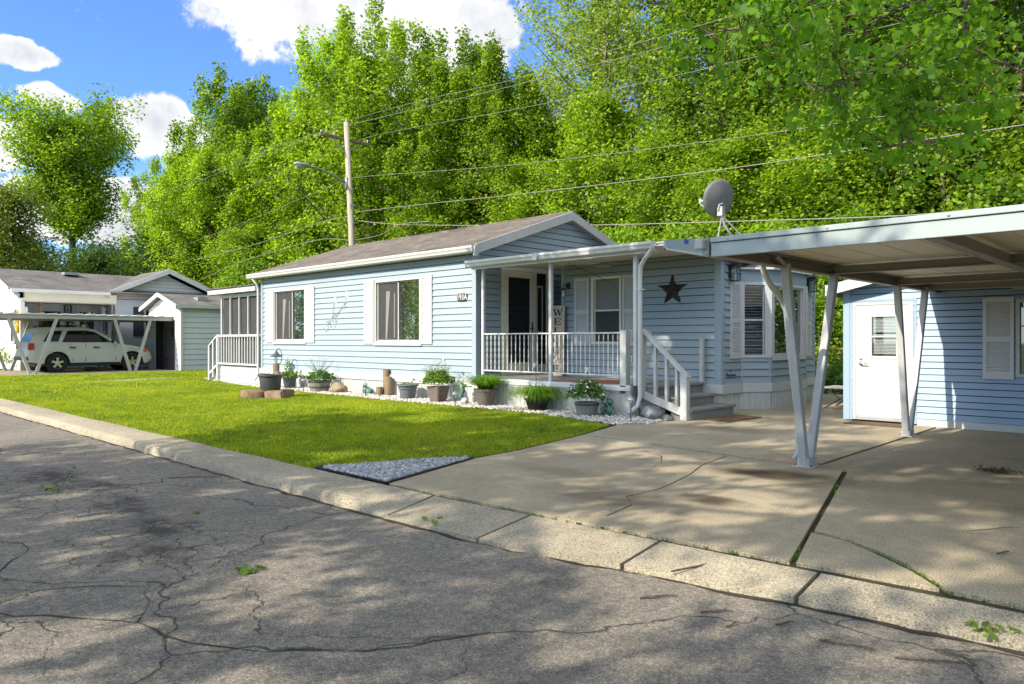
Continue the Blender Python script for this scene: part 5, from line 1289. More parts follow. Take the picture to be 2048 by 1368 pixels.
def letter(ch, z0):
    z1 = z0+lh
    if ch == 'W':
        bar(-hw,z1,-hw*.45,z0,.032); bar(-hw*.45,z0,0,z1*.35+z0*.65+.05,.014); bar(0,z1-.02,hw*.45,z0,.032); bar(hw*.45,z0,hw,z1,.014); serif(-hw,z1); serif(0,z1-.015,.035); serif(hw,z1)
    elif ch == 'E':
        bar(-hw*.5,z0,-hw*.5,z1,.034); bar(-hw*.85,z1-.006,hw*.8,z1-.006,.012); bar(-hw*.85,z0+.006,hw*.8,z0+.006,.012); bar(-hw*.4,(z0+z1)/2,hw*.35,(z0+z1)/2,.012); bar(hw*.76,z1,hw*.76,z1-.04,.012); bar(hw*.76,z0,hw*.76,z0+.042,.012); bar(hw*.33,(z0+z1)/2-.02,hw*.33,(z0+z1)/2+.02,.01)
    elif ch == 'L':
        bar(-hw*.45,z0,-hw*.45,z1,.034); serif(-hw*.45,z1-.004,.075); bar(-hw*.85,z0+.006,hw*.75,z0+.006,.012); bar(hw*.72,z0,hw*.72,z0+.045,.012)
    elif ch in 'CO':
        th0, th1 = (40,320) if ch == 'C' else (0,360); n_ = 20; cz = (z0+z1)/2; ry = lh/2; rx = hw*.92
        for i in range(n_):
            t0 = math.radians(th0+(th1-th0)*i/n_); t1 = math.radians(th0+(th1-th0)*(i+1)/n_); v = []
            for tt in (t0,t1):
                k = .012+.022*abs(math.cos(tt)); v.append((rx*math.cos(tt),cz+ry*math.sin(tt),(rx-k)*math.cos(tt),cz+(ry-.010)*math.sin(tt)))
            q = [(v[0][0],v[0][1]),(v[1][0],v[1][1]),(v[1][2],v[1][3]),(v[0][2],v[0][3])]
            mb.hexa([WB.p(am+x,y,F0) for x,y in q]+[WB.p(am+x,y,F1) for x,y in q])
        if ch == 'C': bar(hw*.72,cz+ry*.35,hw*.72,cz+ry*.95,.012); bar(hw*.72,cz-ry*.7,hw*.72,cz-ry*.35,.010)
    elif ch == 'M':
        bar(-hw*.72,z0,-hw*.72,z1,.014); bar(-hw*.72,z1,0,z0+.01,.032); bar(0,z0+.01,hw*.7,z1,.014); bar(hw*.72,z0,hw*.72,z1,.034); serif(-hw*.72,z0+.004,.045); serif(hw*.72,z0+.004,.06); serif(-hw*.8,z1-.004,.04); serif(hw*.8,z1-.004,.05)
for i, ch in enumerate('WELCOME'): letter(ch, 1.70-i*.188)
mb.build('letters', M['lettering'], t)

# satellite dish
def dish():
    t = thing('satellite_dish', 'dark grey satellite dish on a strutted mast above the low roof', 'satellite dish', (-6.62,12.45,3.02))
    c = Vector((-6.64,12.35,3.79)); ax = Vector((-.95,.20,.25)).normalized()  # mouth points away from the road side
    up = Vector((0,0,1)); s = ax.cross(up).normalized(); u = s.cross(ax).normalized()
    vs = []; fs = []; R = .325; n = 36; rings = 7
    for i in range(rings+1):
        q = i/rings
        for k in range(n):
            th = 2*PI*k/n; x = R*1.22*q*math.cos(th); y = R*1.05*q*math.sin(th)
            vs.append(c + s*x + u*y + ax*(.09*(q*q)-.05))
    for i in range(rings):
        for k in range(n): fs.append((i*n+k,i*n+(k+1)%n,(i+1)*n+(k+1)%n,(i+1)*n+k))
    mb = MB().add(vs, fs); o = mb.build('reflector', M['dishgrey'], t, smooth=True, fix=False)
    sm = o.modifiers.new('thickness','SOLIDIFY'); sm.thickness = .012
    mb = MB(); rim = [c+s*R*1.22*math.cos(2*PI*k/n)+u*R*1.05*math.sin(2*PI*k/n)+ax*.04 for k in range(n+1)]; mb.tube(rim, .008, 5, cap=False); mb.build('rim', M['grey'], t)
    mb = MB(); b = c-u*.17-ax*.065; mb.tube([b-s*.07-u*.05,b-s*.06+u*.06,b+u*.09,b+s*.06+u*.06,b+s*.07-u*.05], .018, 6); mb.box(*(b.x-.05,b.x+.05,b.y-.05,b.y+.05,b.z-.14,b.z+.03)); mb.build('bracket', M['galv'], t)
    f = Vector((-6.46,12.58,3.02)); top = Vector((b.x+.02,b.y+.0,b.z-.10))
    mb = MB(); mb.tube([top+Vector((0,0,.06)),top,Vector((-6.60,12.42,3.33)),f], .024, 8); mb.build('mast', M['galv'], t, smooth=True)
    for q in (Vector((-6.70,12.36,3.02)),Vector((-6.30,12.74,3.0))): MB().tube([top+Vector((0,0,-.03)),q], .011, 6).build('strut', M['galv'], t)
    a0 = c-u*.30-ax*.0; a1 = c+ax*.42-u*.14-s*.05
    mb = MB(); mb.tube([a0,a1], .014, 6); mb.build('feed_arm', M['galv'], t)
    mb = MB(); mb.tube([a1-ax*.02,a1+u*.09], .03, 8); mb.tube([a1+u*.05,a1+u*.05-ax*.10], .026, 8); mb.build('receiver', M['galv'], t)
dish()
# ------------------------------------------------------------------ pots, rocks and ornaments in the pebble bed
def bushy(c, r, h, n, size, seed, mat, parent, name='foliage', up=.5, fl=None, stems=0):
    g = np.random.default_rng(seed); d = g.normal(size=(n,3)); d /= np.linalg.norm(d,axis=1,keepdims=True); d[:,2] = np.abs(d[:,2])*1.15-.12
    q = g.uniform(.35,1.0,n)**.5; lump = 1+.16*np.sin(np.arctan2(d[:,1],d[:,0])*5+seed)
    C = np.array(c)+d*q[:,None]*np.array([r,r,h])*lump[:,None]
    o = np_mesh(name, leaves(C, size, g, up, LEAF, d*.5), 4, mat, parent)
    if stems:
        mb = MB()
        for _ in range(stems):
            a = g.uniform(0,2*PI); k = g.uniform(.3,.9); p = Vector(c)+Vector((math.cos(a)*r*k,math.sin(a)*r*k,h*.8)); e = p+Vector((math.cos(a)*r*.25,math.sin(a)*r*.25,h*g.uniform(.35,.8)))
            mb.tube([Vector(c),(p+Vector(c))/2+Vector((0,0,.03)),p,e], [.005,.004,.003,.002], 4, cap=False)
        mb.build('stems', mat, parent)
    if fl:
        m = fl; d = g.normal(size=(m,3)); d /= np.linalg.norm(d,axis=1,keepdims=True); d[:,2] = np.abs(d[:,2])
        C = np.array(c)+d*np.array([r,r,h])*1.03; np_mesh('flowers', leaves(C, size*1.1, g, .5, LEAF, d), 4, M['petal'], parent)
    return o
def tuft(c, n, ln, spread, seed, parent, droop=.55, w=.010, name='grass'):
    g = np.random.default_rng(seed); V = []
    for _ in range(n):
        a = g.uniform(0,2*PI); d = np.array([math.cos(a),math.sin(a),0]); s = np.array([-d[1],d[0],0])
        l = ln*g.uniform(.6,1.15); out = spread*g.uniform(.15,1.1); b = np.array(c)+d*g.uniform(0,.08)
        P = []
        for q in (0,.35,.7,1.0): P.append(b+d*out*q**1.4+np.array([0,0,l*(q-droop*g.uniform(.8,1.2)*q**2.6)]))
        W_ = [w,w*.9,w*.6,.0005]
        for i in range(3): V += [P[i]-s*W_[i]/2,P[i]+s*W_[i]/2,P[i+1]+s*W_[i+1]/2,P[i+1]-s*W_[i+1]/2]
    return np_mesh(name, np.array(V), 4, M['tuft'], parent)
def soil(c, r, z, parent): MB().lathe([(r,z-.02),(r,z),(0.01,z+.01)], (c[0],c[1],0), 16).build('soil', M['soil'], parent)
def roundpot(c, r0, r1, h, mat, parent, rim=.02, z0=0.0, name='pot'):
    pr = [(r0*.95,z0),(r0,z0+.01),(r1-.012,z0+h*.86),(r1+rim*.5,z0+h*.87),(r1+rim,z0+h*.9),(r1+rim,z0+h),(r1-.01,z0+h),(r1-.02,z0+h*.86),(r0-.02,z0+.05)]
    return MB().lathe(pr, (c[0],c[1],0), 28).build(name, mat, parent, auto=40)
PG = 'planters in the pebble bed along the blue home'
def potted(loc, label, name='potted_plant'): return thing(name, label, 'planter', (loc[0],loc[1],0), PG)
c = (-22.9,10.35); t = potted(c, 'small black pot of grassy leaves by the screened porch stair'); roundpot(c,.11,.15,.27,M['black'],t); soil(c,.13,.24,t); tuft((*c,.24),160,.24,.2,1,t,.3,.012)
c = (-14.55,7.72)
st_ = thing('brick_and_log_stand', 'low ring of tan bricks and log slices on the lawn under a grey pot', 'stand', (c[0],c[1],0))
mb = MB(); mb.box(-15.05,-14.80,7.30,7.55,-.01,.15); mb.build('brick', M['brick'], st_, bevel=.012)
mb = MB(); mb.lathe([(.27,-.02),(.30,.03),(.29,.145),(.01,.16)], (-14.62,7.52,0), 14); mb.build('log_slice', M['log'], st_, auto=40)
mb = MB(); mb.hexa([(-14.22,7.42,0),(-13.98,7.66,0),(-14.17,7.86,0),(-14.42,7.62,0),(-14.30,7.44,.14),(-14.06,7.68,.14),(-14.22,7.84,.16),(-14.45,7.62,.16)]); mb.build('brick', M['brick'], st_, bevel=.015)
mb = MB(); mb.box(-14.62,-14.40,7.95,8.2,0,.15); mb.build('brick', M['brick'], st_, bevel=.012)
mb = MB().blob((-14.45,7.35,-.03),(.5,.4,.05),3,12); tag(mb.build('bare_soil_patch', M['soil'], None, smooth=True), kind='structure')
t = thing('potted_plant', 'wide empty grey pot standing on bricks in the middle of the lawn', 'planter', (c[0],c[1],.15), PG); roundpot(c,.20,.245,.33,M['darkgrey'],t,.02,.155); soil(c,.23,.44,t); MB().tube([(c[0]-.05,c[1]+.02,.43),(c[0]-.07,c[1],.54)],.008,5).build('twig', M['leaf_grey'], t)
c = (-16.75,9.40); t = potted(c, 'dark pot with a tall leafy sprig behind the lawn pot'); roundpot(c,.12,.18,.30,M['darkgrey'],t); soil(c,.16,.27,t); bushy((*c,.30),.24,.18,300,.075,2,M['leaf_bright'],t); bushy((c[0]-.10,c[1],.50),.09,.24,90,.06,3,M['leaf_bright'],t,'sprig')
c = (-15.25,9.33); t = potted(c, 'half barrel planter full of leafy flowers left of the boulder')
def barrel(c, r0, r1, h, t, bands):
    MB().lathe([(r0*.98,0),(r0,.01),(r1,h),(r1-.02,h),(r1-.03,h-.05),(r0-.03,.05)], (c[0],c[1],0), 26).build('tub', M['barrel'], t, auto=40)
    for z in bands:
        q = lambda z_: r0+(r1-r0)*z_/h; MB().lathe([(q(z)+.001,z),(q(z)+.006,z),(q(z+.035)+.006,z+.035),(q(z+.035)+.001,z+.035)], (c[0],c[1],0), 26, cap=False).build('band', M['darkgrey'], t)
barrel(c,.20,.27,.27,t,(.10,.225)); soil(c,.24,.235,t); bushy((*c,.31),.34,.19,700,.07,4,M['leaf_pot'],t); bushy((*c,.36),.34,.30,70,.03,5,M['leaf_grey'],t,'flower_sprays',stems=26)
tag(MB().blob((-14.62,9.42,.07),(.26,.17,.15),7,14,.16).build('boulder', M['rock'], None, smooth=True), 'tan boulder lying in the pebbles beside the half barrel', 'rock')
tag(MB().blob((-22.2,10.25,.05),(.22,.14,.11),9,12,.16).build('boulder', M['rock'], None, smooth=True), 'flat tan rock beside the small black pot', 'rock')
t = thing('log_pilings', 'cluster of three cut posts standing in the pebbles', 'posts', (-13.1,9.6,0))
for x,y,r,h in ((-13.16,9.70,.075,.57),(-12.98,9.62,.085,.42),(-13.18,9.53,.075,.20)):
    MB().lathe([(r*1.03,-.03),(r,.02),(r*.97,h-.01),(r*.88,h),(.01,h+.004)], (x,y,0), 14).build('post', M['wood'], t, auto=40)
t = thing('log_pilings', 'pair of cut posts tied together behind the lawn pot, with a ring lantern', 'posts', (-17.2,9.35,0))
for x,y,r,h in ((-17.42,9.40,.085,.62),(-17.18,9.32,.075,.42)): MB().lathe([(r*1.03,-.03),(r,.02),(r*.97,h-.01),(r*.88,h),(.01,h+.004)], (x,y,0), 14).build('post', M['wood'], t, auto=40)
t = thing('ring_lantern', 'dark garden lantern with a round hoop on top of the tied posts', 'lantern', (-17.3,9.35,.62))
mb = MB(); mb.tube([(-17.22+.16*math.cos(2*PI*k/24),9.36,.80+.20*math.sin(2*PI*k/24)) for k in range(25)], .010, 5, cap=False); mb.lathe([(.02,.94),(.05,.88),(.15,.80),(.15,.785)], (-17.34,9.36,0), 14); mb.build('hoop', M['darkgrey'], t)
mb = MB(); mb.lathe([(.05,.785),(.06,.72),(.05,.65),(.02,.63)], (-17.34,9.36,0), 10); mb.build('glass', M['bronzeglass'], t)
t = potted((-20.5,10.15), 'clump of pale rosette leaves on the pebbles under the screened porch','garden_plant'); bushy((-20.5,10.15,.02),.26,.26,70,.12,6,M['leaf_grey'],t)
def solar(x,y,h,label,mat):
    t = thing('path_light', label, 'garden light', (x,y,0), 'solar path lights'); MB().tube([(x,y,-.02),(x,y,h)],.010,6).build('stake', mat, t)
    MB().lathe([(.02,h-.01),(.032,h+.05),(.032,h+.055)], (x,y,0), 10).build('lens', M['bronzeglass'], t); MB().lathe([(.055,h+.05),(.06,h+.062),(.03,h+.10),(.004,h+.108)], (x,y,0), 14).build('cap', M['chrome'], t, auto=40)
solar(-13.05,9.08,.21,'solar path light right of the boulder',M['darkgrey']); solar(-6.28,9.02,.27,'silver topped solar path light in front of the downspout',M['darkgrey'])
solar(-15.62,9.12,.20,'solar path light just left of the half barrel of flowers',M['darkgrey']); solar(-10.15,9.02,.16,'short solar path light in front of the lizard ornament',M['darkgrey'])
t = thing('frog_figure', 'small pale green ceramic figure left of the three posts', 'ornament', (-13.75,9.62,0)); mb = MB(); mb.blob((-13.8,9.62,.09),(.10,.08,.09),1); mb.blob((-13.66,9.60,.07),(.09,.08,.08),2); mb.blob((-13.8,9.58,.19),(.05,.05,.05),3); mb.build('body', M['frog'], t, smooth=True)
c = (-12.05,9.42); t = potted(c, 'grey plastic pot with a weak sprig right of the posts'); roundpot(c,.145,.205,.31,M['grey'],t,.018); MB().lathe([(.19,.215),(.203,.22),(.203,.235),(.196,.24)],(c[0],c[1],0),28,cap=False).build('band',M['grey'],t); soil(c,.19,.27,t); bushy((*c,.30),.12,.07,22,.05,8,M['leaf_pot'],t); bushy((c[0]+.26,c[1],.36),.14,.08,16,.06,9,M['leaf_pot'],t,'sprig')
c = (-10.98,9.32); t = potted(c, 'square tapered brown planter with a bushy flowering herb')
def sqpot(c, r0, r1, h, t):
    mb = MB(); k = 7
    for i in range(k):
        a, b = i/k, (i+.94)/k; p, q = r0+(r1-r0)*a, r0+(r1-r0)*b; z, w = h*a, h*b
        R_ = lambda s, zz: [(c[0]+s*x*math.cos(.12)-s*y*math.sin(.12), c[1]+s*x*math.sin(.12)+s*y*math.cos(.12), zz) for x,y in ((-1,-1),(1,-1),(1,1),(-1,1))]
        mb.hexa(R_(p,z)+R_(q,w)); 
    mb.hexa([(c[0]+s[0]*r0*.97,c[1]+s[1]*r0*.97,0) for s in ((-1,-1),(1,-1),(1,1),(-1,1))]+[(c[0]+s[0]*r1*.95,c[1]+s[1]*r1*.95,h*.98) for s in ((-1,-1),(1,-1),(1,1),(-1,1))])
    mb.build('pot', M['potbrown'], t, bevel=.004)
sqpot(c,.105,.165,.32,t); bushy((*c,.40),.30,.22,1300,.06,10,M['leaf_bright'],t,stems=40); bushy((c[0],c[1],.62),.24,.20,160,.035,11,M['leaf_grey'],t,'flower_sprays')
t = thing('lizard_ornament', 'green leafy garden ornament on a stake between square planter and grass pot', 'ornament', (-10.35,9.40,0)); mb = MB(); mb.tube([(-10.36,9.4,.05),(-10.40,9.39,.16),(-10.33,9.38,.26),(-10.38,9.38,.36),(-10.46,9.37,.40)],[.035,.05,.045,.035,.02],8); mb.build('body', M['frog'], t, smooth=True); mb = MB(); mb.blob((-10.30,9.40,.06),(.09,.07,.06),4); mb.build('foot', M['silver'], t, smooth=True); bushy((-10.38,9.38,.30),.10,.14,26,.07,12,M['leaf_pot'],t,'leaf')
c = (-9.72,9.38); t = potted(c, 'round brown pot with a fountain of fresh ornamental grass'); roundpot(c,.135,.215,.32,M['potbrown'],t,.0); soil(c,.19,.29,t); tuft((*c,.27),1000,.56,.56,13,t,.62,.014)
c = (-8.47,9.40); t = potted(c, 'low dark pot under drooping ornamental grass'); roundpot(c,.15,.215,.21,M['black'],t,.01); soil(c,.19,.18,t); tuft((*c,.16),1000,.60,.66,14,t,.84,.014)
c = (-7.30,9.28); t = potted(c, 'weathered barrel planter with a round white flowered bush in front of the porch'); barrel(c,.155,.195,.225,t,(.175,)); soil(c,.17,.19,t); bushy((*c,.32),.31,.25,1500,.055,15,M['leaf_pot'],t,fl=60)
# seated frog with blue bowl
t = thing('frog_statue', 'green ceramic frog statue holding a blue cup beside the downspout', 'ornament', (-7.0,9.48,0))
mb = MB(); mb.blob((-7.0,9.48,.105),(.065,.06,.10),1,12,.08); mb.blob((-6.99,9.47,.235),(.06,.055,.045),2,12,.08); mb.blob((-7.02,9.45,.275),(.018,.018,.018),3); mb.blob((-6.96,9.45,.275),(.018,.018,.018),4)
for s in (-1,1):
    mb.tube([(-7.0+s*.05,9.46,.08),(-7.0+s*.12,9.42,.10),(-7.0+s*.10,9.40,.02),(-7.0+s*.13,9.36,.012)],[.035,.03,.022,.014],8)
    mb.tube([(-7.0+s*.05,9.45,.17),(-7.0+s*.085,9.40,.13),(-7.0+s*.05,9.39,.02)],[.02,.016,.013],8)
mb.tube([(-7.05,9.45,.18),(-7.10,9.42,.22),(-7.09,9.42,.27)],[.018,.014,.013],8); mb.build('body', M['frog'], t, smooth=True); mb = MB(); mb.lathe([(.02,.25),(.045,.30),(.04,.335),(.005,.34)],(-7.10,9.42,0),12); mb.build('cup', M['bluedec'], t, smooth=True)
tag(MB().blob((-6.30,9.62,.06),(.22,.15,.12),12,12,.2).build('boulder', M['greyrock'], None, smooth=True), 'grey rock in the shadow under the porch steps', 'rock')
tag(MB().blob((-6.05,9.62,.02),(.10,.08,.06),13,10,.2).build('boulder', M['greyrock'], None, smooth=True), 'smaller grey stone against the stair newel', 'rock')
# pinwheels on thin stakes
def pinwheel(x,y,z0,z1,lx,label,k,s=.06):
    t = thing('pinwheel', label, 'ornament', (x,y,z0), 'pale pinwheels on stakes'); MB().tube([(x,y,z0),(x+lx*.5,y,(z0+z1)/2),(x+lx,y,z1)],.004,5).build('stake', M['darkgrey'], t)
    mb = MB(); c = Vector((x+lx,y-.015,z1))
    for i in range(k):
        a = 2*PI*i/k+.5; b = a+.7; mb.add([c,c+Vector((s*math.cos(a),-.004,s*math.sin(a))),c+Vector((s*.75*math.cos(b),-.02,s*.75*math.sin(b)))],[(0,1,2)])
    mb.lathe([(.01,-.02),(.01,.004)],c,8,'y'); mb.build('wheel', M['petal'], t, fix=False)
pinwheel(-8.42,9.33,.15,.78,-.02,'daisy pinwheel on a stake above the drooping grass',7,.05); pinwheel(-7.32,9.30,.25,.735,.03,'four bladed white pinwheel above the white flowered bush',4,.07); pinwheel(-10.72,9.35,.35,.86,-.10,'small pale pinwheel leaning out of the square planter',6,.05)
t = thing('hanging_hook', 'twisted wire hook hanging from the porch beam', 'hook', (-7.98,9.60,2.5)); MB().tube([(-7.98,9.62,2.56),(-7.96,9.62,2.50),(-7.92,9.66,2.47),(-7.80,9.9,2.38),(-7.6,10.3,2.2)],.005,5).build('wire', M['black'], t)
# mats
def mat(poly, z, label, m, nm='door_mat'):
    tag(MB().prism([(x,y,z) for x,y in poly],(0,0,.012)).build(nm, m, None, bevel=.003), label, 'mat')
mat([(-5.70,10.05),(-5.22,9.98),(-5.20,11.0),(-5.68,11.08)],.001,'brown coir mat on the concrete at the foot of the steps',M['mat'])
mat([(-3.98,11.02),(-3.20,11.0),(-3.20,11.44),(-3.98,11.44)],.001,'brown coir mat at the shed door',M['mat'])
mat([(-8.38,9.76),(-6.96,9.76),(-6.96,10.55),(-8.38,10.55)],.499,'faded red rug on the porch floor',M['rug'],'rug')
# patio table and fence seen between home and shed
t = thing('patio_table', 'small grey folding table half hidden behind the shed corner', 'table', (-4.95,13.6,0))
MB().box(-5.20,-4.55,13.3,13.95,.35,.375).build('table_top', M['steelwhite'], t, bevel=.006)
for y in (13.38,13.86):
    MB().tube([(-5.15,y,.0),(-4.62,y,.35)],.012,6).build('leg', M['darkgrey'], t); MB().tube([(-4.62,y,.0),(-5.15,y,.35)],.012,6).build('leg', M['darkgrey'], t)
t = thing('hosta_plant', 'broad leaved green clump behind the patio table', 'plant', (-6.6,17.6,0)); bushy((-6.4,17.6,.05),.75,.62,420,.24,21,M['leaf_pot'],t); bushy((-7.3,17.8,.05),.6,.5,260,.22,22,M['leaf_wood'],t)
t = thing('garden_plant', 'dark strappy clump at the corner behind the shed', 'plant', (-5.4,17.2,0)); tuft((-5.4,17.2,0),240,.8,.6,23,t,.6,.03)
t = thing('chain_link_fence', 'chain link fence with a rusty top rail in front of the wood', 'fence', (-8,19.8,0))
MB().tube([(-14,19.8,.98),(-2,19.8,.98)],.025,8).build('rail', M['rust'], t)
for x in (-13.5,-11,-8.5,-6.0,-3.5): MB().tube([(x,19.8,-.1),(x,19.8,1.02)],.028,8).build('post', M['galv'], t)
mb = MB(); x = -14.0
while x < -2:
    for s in (1,-1):
        mb.add([(x,19.80+.004*s,-.05),(x+.006,19.80+.004*s,-.05),(x+s*1.0+.006,19.80+.004*s,.97),(x+s*1.0,19.80+.004*s,.97)],[(0,1,2,3)])
    x += .10
mb.build('mesh', M['galv'], t, fix=False)
# litter on the road and drive
rg = random.Random(12)
def sprig(x,y,z,label,n,r,seed,size=.07):
    g = np.random.default_rng(seed); t = thing('leaf_sprig', label, 'leaves', (x,y,z), 'fallen green leaf sprigs')
    C = np.c_[g.normal(x,r,n), g.normal(y,r*.6,n), z+g.uniform(.006,.03,n)]; np_mesh('leaves', leaves(C,size,g,2.2,MAPLE), 12, M['leaf_bright'], t); MB().tube([(x-r,y,z+.008),(x+r*.5,y+.01,z+.012)],.003,5).build('stem', M['bark'], t)
sprig(-3.97,1.97,-.10,'largest green leaf sprig lying in the middle of the road',12,.07,1); sprig(-7.36,1.84,-.10,'green leaf sprig on the road beside the dark patch',9,.07,2); sprig(-3.97,3.34,-.07,'small leaf sprig on the sloped apron slab',6,.035,3,.06); sprig(-.72,3.70,-.05,'leaf sprig on the apron at the right edge',9,.05,4); sprig(-5.55,2.35,-.10,'single small leaf on the road near the kerb',3,.02,5,.05); sprig(-5.05,1.9,-.10,'pair of dry leaves on the road behind the worn patch',2,.03,6,.04)
TW = [(-2.08,3.64,.20,.5,-.045,'long dark twig across the apron joint'),(-2.06,3.2,.10,.2,-.098,'twig on the asphalt below the long twig'),(-1.75,3.22,.08,.1,-.098,'straight twig on the asphalt right of centre'),(-1.45,3.30,.05,.3,-.098,'short twig near the apron edge'),(-1.16,3.25,.11,-.5,-.098,'forked twig on the sunny asphalt'),(-.86,3.32,.13,-.25,-.098,'twig at the apron edge near the right side'),(-1.62,3.12,.04,.6,-.098,'tiny twig beside the leafy litter'),(-7.0,2.95,.24,.1,-.098,'thin stick along the kerb on the left'),(-.55,5.5,.06,.2,.004,'small twig on the drive under the carport'),(-.9,4.9,.05,.4,.004,'small twig on the drive near the curved crack')]
for i,(x,y,l,a,z,lab) in enumerate(TW):
    dx, dy = math.cos(.75+a)*l, math.sin(.75+a)*l; pts = [(x-dx,y-dy,z+.006),(x-dx*.2+.01,y-dy*.2,z+.012),(x+dx*.5,y+dy*.5+.008,z+.010),(x+dx,y+dy,z+.008)]
    mb = MB().tube(pts,[.005,.006,.005,.003],5)
    if i in (0,4): mb.tube([pts[2],(pts[2][0]+.05,pts[2][1]-.03,z+.012)],[.004,.002],5)
    o = mb.build('twig', M['bark'], None); tag(o, lab, 'twig', 'twigs lying on road and drive')
t = thing('leaf_litter', 'small brown heap of leaf litter on the drive under the carport', 'leaves', (-1.49,7.9,0)); g = np.random.default_rng(9); n = 90
np_mesh('leaves', leaves(np.c_[g.normal(-1.49,.09,n),g.normal(7.9,.05,n),g.uniform(.004,.035,n)],.04,g,1.0), 4, M['mat'], t)
t = thing('dry_leaf', 'curled dry leaf on the sunny lawn', 'leaves', (-8.95,6.4,0)); np_mesh('leaf', leaves(np.array([[-8.95,6.4,.05],[-8.92,6.42,.045]]),.09,g,1.0,MAPLE), 12, M['log'], t)
# ------------------------------------------------------------------ neighbour home, its shed, carport and car
nb = thing('neighbour_house', 'white neighbour home with grey roof and recessed porch at far left', 'house', (-38,11,0))
NF = Wall((-36.3,0),(0,1),(1,0)); NG = Wall((-35.0,0),(0,1),(1,0)); NE = Wall((0,7.62),(1,0),(0,-1)); NGS = Wall((0,11.2),(1,0),(0,-1))
def panel(mb, W, a0, a1, z0, z1, k, t=.012):
    W.box(mb,a0,a1,z0,z1,-.05,0)
    a = a0
    while a < a1: W.box(mb,a,min(a+.02,a1),z0,z1,0,t); a += k
mb = MB(); panel(mb,NF,7.7,11.2,0,3.0,.25); mb.build('porch_wall', M['nblue'], nb)
mb = MB(); NE.box(mb,-42,-34.55,0,2.55,-.25,-.02); siding(mb,NE,-42,-34.55,0,1.0,.2); siding(mb, NE, -41.4,-34.6,2.6,4.2,.16,(),lambda z:(-41.4+(z-2.9)/.29 if z>2.9 else -41.4, -34.7-(z-3.1)/.29 if z>3.1 else -34.6))
NE.box(mb,-42,-34.55,1.0,2.6,-.02,.0); mb.build('end_wall', M['nwhite'], nb, fix=False)
mb = MB(); mb.box(-34.62,-34.5,7.6,7.75,0,2.9); mb.build('corner_post', M['nwhite'], nb)
mb = MB(); mb.box(-34.8,-34.66,8.30,8.42,0,2.8); mb.build('porch_post', M['log'], nb)
mb = MB(); panel(mb,NG,11.2,15.9,.0,3.0,.4,.008); siding(mb,NG,11.25,15.7,.0,.95,.2); mb.build('gable_wall', M['nblue'], nb, fix=False)
mb = MB(); siding(mb,NG,11.1,15.8,3.02,4.3,.15,(),lambda z:(11.15+(z-3.2)/.43 if z>3.2 else 11.15, 15.7-(z-3.2)/.43 if z > 3.2 else 15.7)); mb.build('gable_siding', M['nwhite'], nb, fix=False)
mb = MB(); NGS.box(mb,-36.9,-35.0,0,3.1,-.05,0); mb.build('return_wall', M['nwhite'], nb)
mb = MB(); mb.box(-42,-36.36,7.9,15.8,0,3.0); mb.box(-36.3,-35.06,11.26,15.8,0,3.0); mb.build('wall_core', M['dark'], nb)
mb = MB(); mb.hexa([(-34.45,7.2,3.22),(-38.1,7.2,4.26),(-38.1,16,4.26),(-34.45,16,3.22),(-34.45,7.2,3.27),(-38.1,7.2,4.31),(-38.1,16,4.31),(-34.45,16,3.27)])
mb.hexa([(-38.102,7.2,4.26),(-42,7.2,3.1),(-42,16,3.1),(-38.102,16,4.26),(-38.102,7.2,4.31),(-42,7.2,3.15),(-42,16,3.15),(-38.102,16,4.31)]); mb.build('roof', M['roofy'], nb)
GZ = 4.40
mb = MB(); mb.hexa([(-38,10.9,3.27),(-34.7,10.9,3.27),(-34.7,13.449,GZ),(-38,13.449,GZ),(-38,10.9,3.32),(-34.7,10.9,3.32),(-34.7,13.449,GZ+.05),(-38,13.449,GZ+.05)])
mb.hexa([(-38,13.451,GZ),(-34.7,13.451,GZ),(-34.7,15.95,3.3),(-38,15.95,3.3),(-38,13.451,GZ+.05),(-34.7,13.451,GZ+.05),(-34.7,15.95,3.35),(-38,15.95,3.35)]); mb.build('gable_roof', M['roofy'], nb)
for y0,y1,z0 in ((10.88,13.449,3.27),(15.97,13.451,3.3)):
    mb = MB(); mb.hexa([(-34.69,y0,z0-.16),(-34.65,y0,z0-.16),(-34.65,y1,GZ-.16),(-34.69,y1,GZ-.16),(-34.69,y0,z0+.06),(-34.65,y0,z0+.06),(-34.65,y1,GZ+.06),(-34.69,y1,GZ+.06)])
    if y0 < 12: mb.box(-35.3,-34.66,10.84,10.9,3.1,3.32)
    mb.build('rake_board', M['nwhite'], nb)
mb = MB()
for x0,x1,z0,z1 in ((-34.43,-38.1,3.24,4.28),(-38.102,-42,4.28,3.12)):
    mb.hexa([(x0,7.16,z0-.16),(x0,7.2,z0-.16),(x1,7.2,z1-.16),(x1,7.16,z1-.16),(x0,7.16,z0+.05),(x0,7.2,z0+.05),(x1,7.2,z1+.05),(x1,7.16,z1+.05)])
mb.build('rake_board', M['nwhite'], nb)
mb = MB(); mb.box(-34.46,-34.32,7.25,10.86,3.13,3.26); mb.build('gutter', M['nwhite'], nb)
mb = MB(); mb.box(-34.75,-34.5,7.75,11.15,2.78,3.15); mb.box(-36.88,-34.5,7.7,11.15,2.76,2.79); mb.build('porch_beam', M['cream'], nb)
mb = MB(); mb.tube([(-34.42,10.7,3.15),(-34.6,10.9,2.95),(-34.9,11.1,2.7),(-34.93,11.12,.2)],.05,8); mb.build('downspout', M['white'], nb, smooth=True)
mb = MB(); mb.box(-37.55,-37.1,9.85,10.45,4.13,4.25); mb.build('roof_vent', M['galv'], nb)
